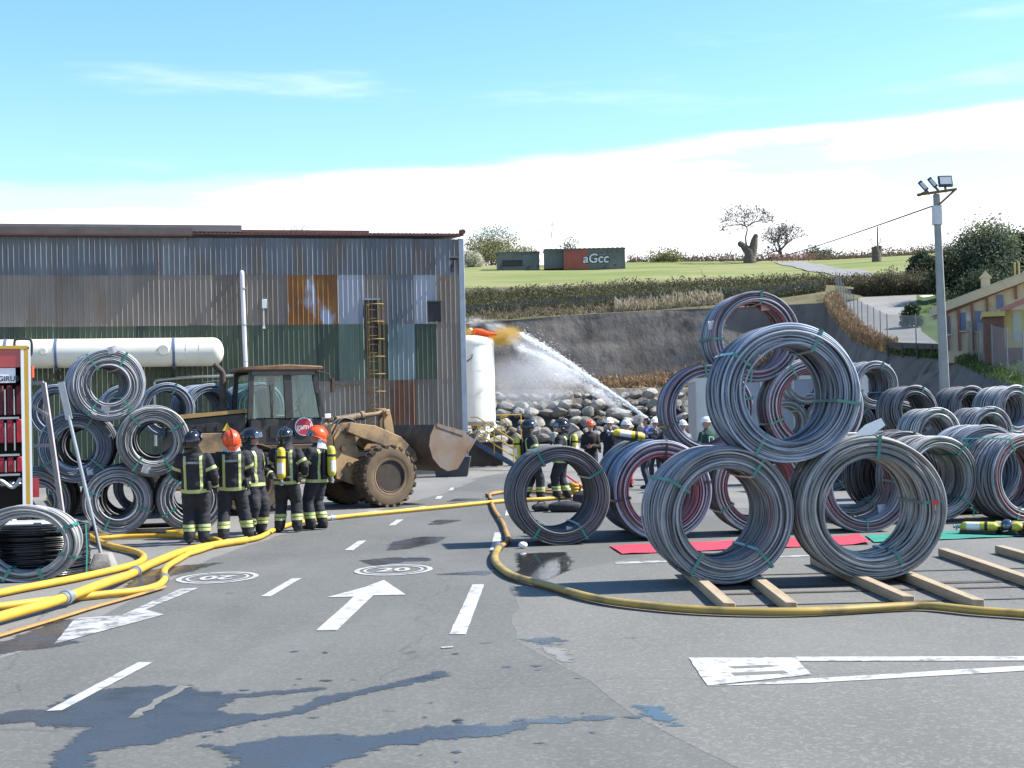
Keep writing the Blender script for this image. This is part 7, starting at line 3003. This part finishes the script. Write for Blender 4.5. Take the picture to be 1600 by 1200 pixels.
# ------------------------------------------------------------------ fire engine at the edge
FD = 20.6
e0 = at(48, 700, FD)
fe = thing('fire_engine', 'rear corner of a red fire engine with an open equipment locker', 'fire engine', (e0.x, FD, 0), R(20))
M_FRED = mat('engine_red', (0.38, 0.025, 0.035), (0.32, 0.02, 0.03), scale=2, rough=0.25, coat=.4)
M_FYEL = mat('engine_yellow', (0.55, 0.33, 0.03), (0.48, 0.28, 0.03), scale=3, rough=.4)
zt = at(20, 541, FD).z
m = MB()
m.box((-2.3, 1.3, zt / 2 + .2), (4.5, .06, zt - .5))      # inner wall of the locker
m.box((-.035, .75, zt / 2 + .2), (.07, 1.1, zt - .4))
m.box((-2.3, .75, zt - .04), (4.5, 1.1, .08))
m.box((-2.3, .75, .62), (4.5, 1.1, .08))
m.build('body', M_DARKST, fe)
zz = lambda py: at(20, py, FD).z
xx = lambda px: at(px, 660, FD).x - e0.x
m = MB()
m.box((-2.3, .06, zz(543)), (4.55, .10, zz(541) - zz(546)))
m.build('yellow_strip', M_FYEL, fe)
m = MB()
m.box((-2.33, .07, (zz(546) + zz(574)) / 2), (4.45, .08, zz(546) - zz(574)))
m.build('red_panel', M_FRED, fe)
m = MB()
m.box((-2.37, .09, (zz(575) + zz(598)) / 2), (4.35, .08, zz(575) - zz(598)))
hd_ = m.build('header_board', M_PWHITE, fe)
link('lettering', text_mesh('MAGIRUS', .105, 'lettering', .001, mat('letter_blue', (.03, .04, .07), rough=.5), .002), None, hd_, (xx(8), .047, zz(592)), (R(90), 0, 0))
for px, w, mm in ((47.5, .035, M_PWHITE), (42.5, .06, M_FYEL), (37, .045, M_PWHITE)):
    m = MB()
    m.box((xx(px), .045, (zz(546) + .62) / 2), (w, .06, zz(546) - .62))
    m.build('edge_strip', mm, fe)
m = MB()
m.box((xx(26), .045, zz(549)), (.14, .02, .07))
m.build('badge', mat('badge_maroon', (.25, .03, .05), (.5, .4, .4), scale=40, rough=.4), fe)
link('lettering', text_mesh('magirus', .03, 'lettering', .001, M_PWHITE, .0005), None, fe, (xx(26), .033, zz(549.5)), (R(90), 0, 0))
for py in (653, 711, 742):
    m = MB()
    m.box((-2.3, .55, zz(py)), (4.3, .75, .03))
    m.build('shelf', M_STEEL, fe)
for r_, (y0, y1) in enumerate(((600, 652), (653, 708), (712, 742))):
    for k in range(9):
        xk = xx(31 - k * 13.5)
        m = MB()
        h_ = zz(y0 + 4) - zz(y1 - (14 if r_ == 1 else 2))
        m.box((xk, .30, zz(y0 + 2) - h_ / 2), (.085, .22, h_))
        dark_ = r_ == 0
        m.build('equipment_pouch', mat('pouch_dark_red', (.09, .008, .014), rough=.7) if dark_ else mat('pouch_red', (.40, .02, .035), (.30, .015, .03), scale=6, rough=.6), fe, bevel=.012)
    for k in range(8):
        m = MB()
        m.cyl((xx(24 - k * 13.5), .18, zz(y0 + 8)), (xx(24 - k * 13.5), .18, zz(y1 - 4)), .012, 6)
        m.build('clip_rod', M_STEEL, fe)
m = MB()
for k in range(6):
    m.ball((xx(30 - k * 12), .3, zz(756)), (.07, .1, .05), 8, 6)
m.tube(spline([(xx(-20), .2, zz(765)), (xx(0), .2, zz(750)), (xx(20), .2, zz(762)), (xx(32), .2, zz(748))], 6), .03, 6)
m.build('fittings', M_STEEL, fe)
m = MB()
m.tube(spline([(xx(26), .1, zz(548)), (xx(26), .1, zz(534)), (xx(30), .1, zz(530)), (xx(46), .1, zz(530)), (xx(51), .1, zz(534)), (xx(51), .1, zz(552)), (xx(47), .1, zz(557))], 4), .018, 7)
m.build('grab_handle', M_PACK, fe)
m = MB()
m.cyl((xx(51), .15, zz(590)), (xx(51), .15, zz(572)), .035, 10)
m.build('marker_lamp', mat('lamp_red', (.65, .08, .03), rough=.3), fe)
m = MB()
m.box((xx(54), .3, (zz(752) + zz(776)) / 2), (.10, .3, zz(752) - zz(776) + .05))
m.build('tail_lamp', M_FRED, fe)
for xw in (-1.6,):
    m = MB()
    m.lathe([(.2, -.12), (.44, -.14), (.49, -.08), (.49, .08), (.44, .14), (.2, .12)], 28, (xw, .5, .49), 'Y')
    m.build('wheel', M_BOOT, fe)
m = MB()
m.box((-2.3, .9, .55), (4.4, .8, .2))
m.build('chassis', M_DARKST, fe)


# ------------------------------------------------------------------ water jet and smoke
def vol_mat(name, col, dens, nscale, lo, hi, aniso=0.3, stretch=(1, 1, 1)):
    ma = bpy.data.materials.new(name)
    ma.use_nodes = True
    nt = ma.node_tree
    N, L = nt.nodes, nt.links
    N.remove(N['Principled BSDF'])
    v = N.new('ShaderNodeVolumePrincipled')
    v.inputs['Color'].default_value = (*col, 1)
    v.inputs['Anisotropy'].default_value = aniso
    tc = N.new('ShaderNodeTexCoord')
    mp = N.new('ShaderNodeMapping')
    mp.inputs['Scale'].default_value = stretch
    L.new(tc.outputs['Object'], mp.inputs[0])
    nz = N.new('ShaderNodeTexNoise')
    nz.inputs['Scale'].default_value = nscale
    nz.inputs['Detail'].default_value = 4
    L.new(mp.outputs[0], nz.inputs['Vector'])
    ln = N.new('ShaderNodeVectorMath')
    ln.operation = 'LENGTH'
    L.new(tc.outputs['Object'], ln.inputs[0])
    fo = N.new('ShaderNodeMapRange')       # thins out towards the rim of the puff
    fo.interpolation_type = 'SMOOTHSTEP'
    fo.inputs[1].default_value = 1.0
    fo.inputs[2].default_value = 0.25
    L.new(ln.outputs['Value'], fo.inputs[0])
    mr = N.new('ShaderNodeMapRange')
    mr.inputs[1].default_value = lo
    mr.inputs[2].default_value = hi
    mr.inputs[4].default_value = dens
    L.new(nz.outputs[0], mr.inputs[0])
    mu = N.new('ShaderNodeMath')
    mu.operation = 'MULTIPLY'
    L.new(mr.outputs[0], mu.inputs[0])
    L.new(fo.outputs[0], mu.inputs[1])
    L.new(mu.outputs[0], v.inputs['Density'])
    L.new(v.outputs[0], N['Material Output'].inputs['Volume'])
    return ma


def puff(name, px, py, D, rx, ry, rz, m, label, rot=(0, 0, 0)):
    bm = bmesh.new()
    bmesh.ops.create_icosphere(bm, subdivisions=2, radius=1.0)
    me = bpy.data.meshes.new(name)
    bm.to_mesh(me)
    bm.free()
    o = link(name, me, m, None, at(px, py, D), rot)
    o.scale = (rx, ry, rz)
    return tag(o, label, 'smoke' if name == 'smoke' else 'spray', None, 'stuff')


JD0, JD1 = 46.0, 54.5
ja, jb = at(1012, 654, JD0), at(812, 532, JD1)
V_YEL = vol_mat('smoke_yellow', (0.80, 0.52, 0.10), 4.5, 2.2, .30, .65)
V_ORG = vol_mat('smoke_orange', (0.92, 0.20, 0.05), 7.0, 2.2, .25, .6)
V_WHT = vol_mat('smoke_white', (0.88, 0.90, 0.92), 2.6, 2.6, .40, .70)
V_MIST = vol_mat('spray_mist', (0.93, 0.95, 0.97), 2.2, 1.8, .28, .72, .4)
V_MIST2 = vol_mat('spray_mist_thin', (0.93, 0.95, 0.97), 1.7, 1.5, .22, .7, .4)
puff('smoke', 792, 524, 55.2, .85, .6, .50, V_YEL, 'yellow smoke drifting past the tank top')
puff('smoke', 768, 532, 55.3, .75, .5, .34, V_YEL, 'lower wisp of yellow smoke at the tank rim')
puff('smoke', 733, 522, 55.0, .40, .4, .40, V_YEL, 'small yellow puff between tank top and shed')
puff('smoke', 757, 522, 54.9, .55, .35, .22, V_ORG, 'orange smoke low over the tank top', (0, R(12), 0))
puff('smoke', 775, 510, 55.6, .80, .5, .30, V_WHT, 'white spray curling over the yellow smoke', (0, R(18), 0))
puff('smoke', 742, 502, 55.6, .55, .4, .26, V_WHT, 'white wisp above the orange smoke')
ang = math.atan2((ja - jb).z, (ja - jb).x)
c = at(848, 578, 53.5)
puff('mist', 852, 565, 53.0, 2.1, .9, .55, V_MIST, 'fine mist round the spreading end of the water jet', (0, -ang, 0))
puff('mist', 826, 596, 53.5, 2.2, 1.0, 1.35, V_MIST2, 'falling veil of mist under the water jet')
puff('mist', 930, 612, 49.5, 2.3, .5, .22, V_MIST, 'fine spray hugging the narrow part of the jet', (0, -ang, 0))
M_WATER = mat('water_drops', (0.86, 0.89, 0.92), rough=.25, spec=.5)
nt = M_WATER.node_tree
tl = nt.nodes.new('ShaderNodeBsdfTranslucent')
tl.inputs[0].default_value = (.9, .93, .96, 1)
mxs = nt.nodes.new('ShaderNodeMixShader')
mxs.inputs[0].default_value = .5
nt.links.new(nt.nodes['Principled BSDF'].outputs[0], mxs.inputs[1])
nt.links.new(tl.outputs[0], mxs.inputs[2])
tpt = nt.nodes.new('ShaderNodeBsdfTransparent')
mx2 = nt.nodes.new('ShaderNodeMixShader')
mx2.inputs[0].default_value = .45
nt.links.new(mxs.outputs[0], mx2.inputs[1])
nt.links.new(tpt.outputs[0], mx2.inputs[2])
nt.links.new(mx2.outputs[0], nt.nodes['Material Output'].inputs[0])
rw = random.Random(5)
vs, fs = [], []
dj = (jb - ja)
dn = dj.normalized()
sdv = dn.cross(Vector((0, 0, 1))).normalized()
upv = sdv.cross(dn)


def jet(u):
    return ja + dj * u + Vector((0, 0, .45 * 4 * u * (1 - u) * .35))


def streak(p, d, ln, r):
    a = d.orthogonal().normalized() * r
    b2 = d.cross(a).normalized() * r
    k = len(vs)
    vs.extend([p - d * ln * .5, p + a, p - a * .5 + b2 * .87, p - a * .5 - b2 * .87, p + d * ln * .5])
    fs.extend([(k, k + 1, k + 2), (k, k + 2, k + 3), (k, k + 3, k + 1), (k + 4, k + 2, k + 1), (k + 4, k + 3, k + 2), (k + 4, k + 1, k + 3)])


for i in range(6500):
    u = rw.random() ** .85
    core = rw.random() < .72
    # two strands in the far half, as the stream breaks up
    strand = (1 if rw.random() < .55 else -1) * max(0, u - .3) * .40
    sp = (.03 + .11 * u) if core else (.06 + .75 * u * u + .1 * u)
    off = upv * (rw.gauss(0, sp * .5) + (strand if core else strand * .6 - abs(rw.gauss(0, 1)) * .5 * u)) + sdv * rw.gauss(0, sp * .5)
    d = (dn + Vector((rw.gauss(0, .05), rw.gauss(0, .05), rw.gauss(0, .06)))).normalized()
    streak(jet(u) + off, d, rw.uniform(.08, .32) * (1 - .4 * u), rw.uniform(.004, .011) * (1.25 if core else .8))
me = bpy.data.meshes.new('water_jet')
me.from_pydata(vs, [], fs)
tag(link('water_jet', me, M_WATER), 'white water jet arching from the onlookers up to the tank', 'water', None, 'stuff')

# figure in orange lying on the tank top
tp_ = at(744, 524, 54.9)
t = thing('training_dummy', 'small orange-clad figure with pale head crouched on the tank top', 'dummy', (tp_.x, 54.9, 5.06))
m = MB()
m.tube([(.45, 0, .06), (.2, 0, .14), (-.02, 0, .18), (-.14, 0, .16)], [.10, .13, .12, .07], 10)
m.ball((.45, 0, .06), .10, 10, 6)
m.tube([(-.02, -.1, .16), (-.12, -.16, .06), (-.22, -.12, .02)], [.05, .045, .035], 8)
m.tube([(.4, -.06, .06), (.62, -.08, .05), (.8, -.06, .04)], [.075, .06, .045], 8)
m.build('body', mat('orange_overall', (.70, .12, .02), (.6, .09, .02), scale=6, rough=.8), t, smooth=60)
m = MB()
m.ball((-.22, 0, .22), (.09, .09, .10), 12, 8)
m.build('head', mat('dummy_head', (.62, .52, .36), rough=.6), t, smooth=60)
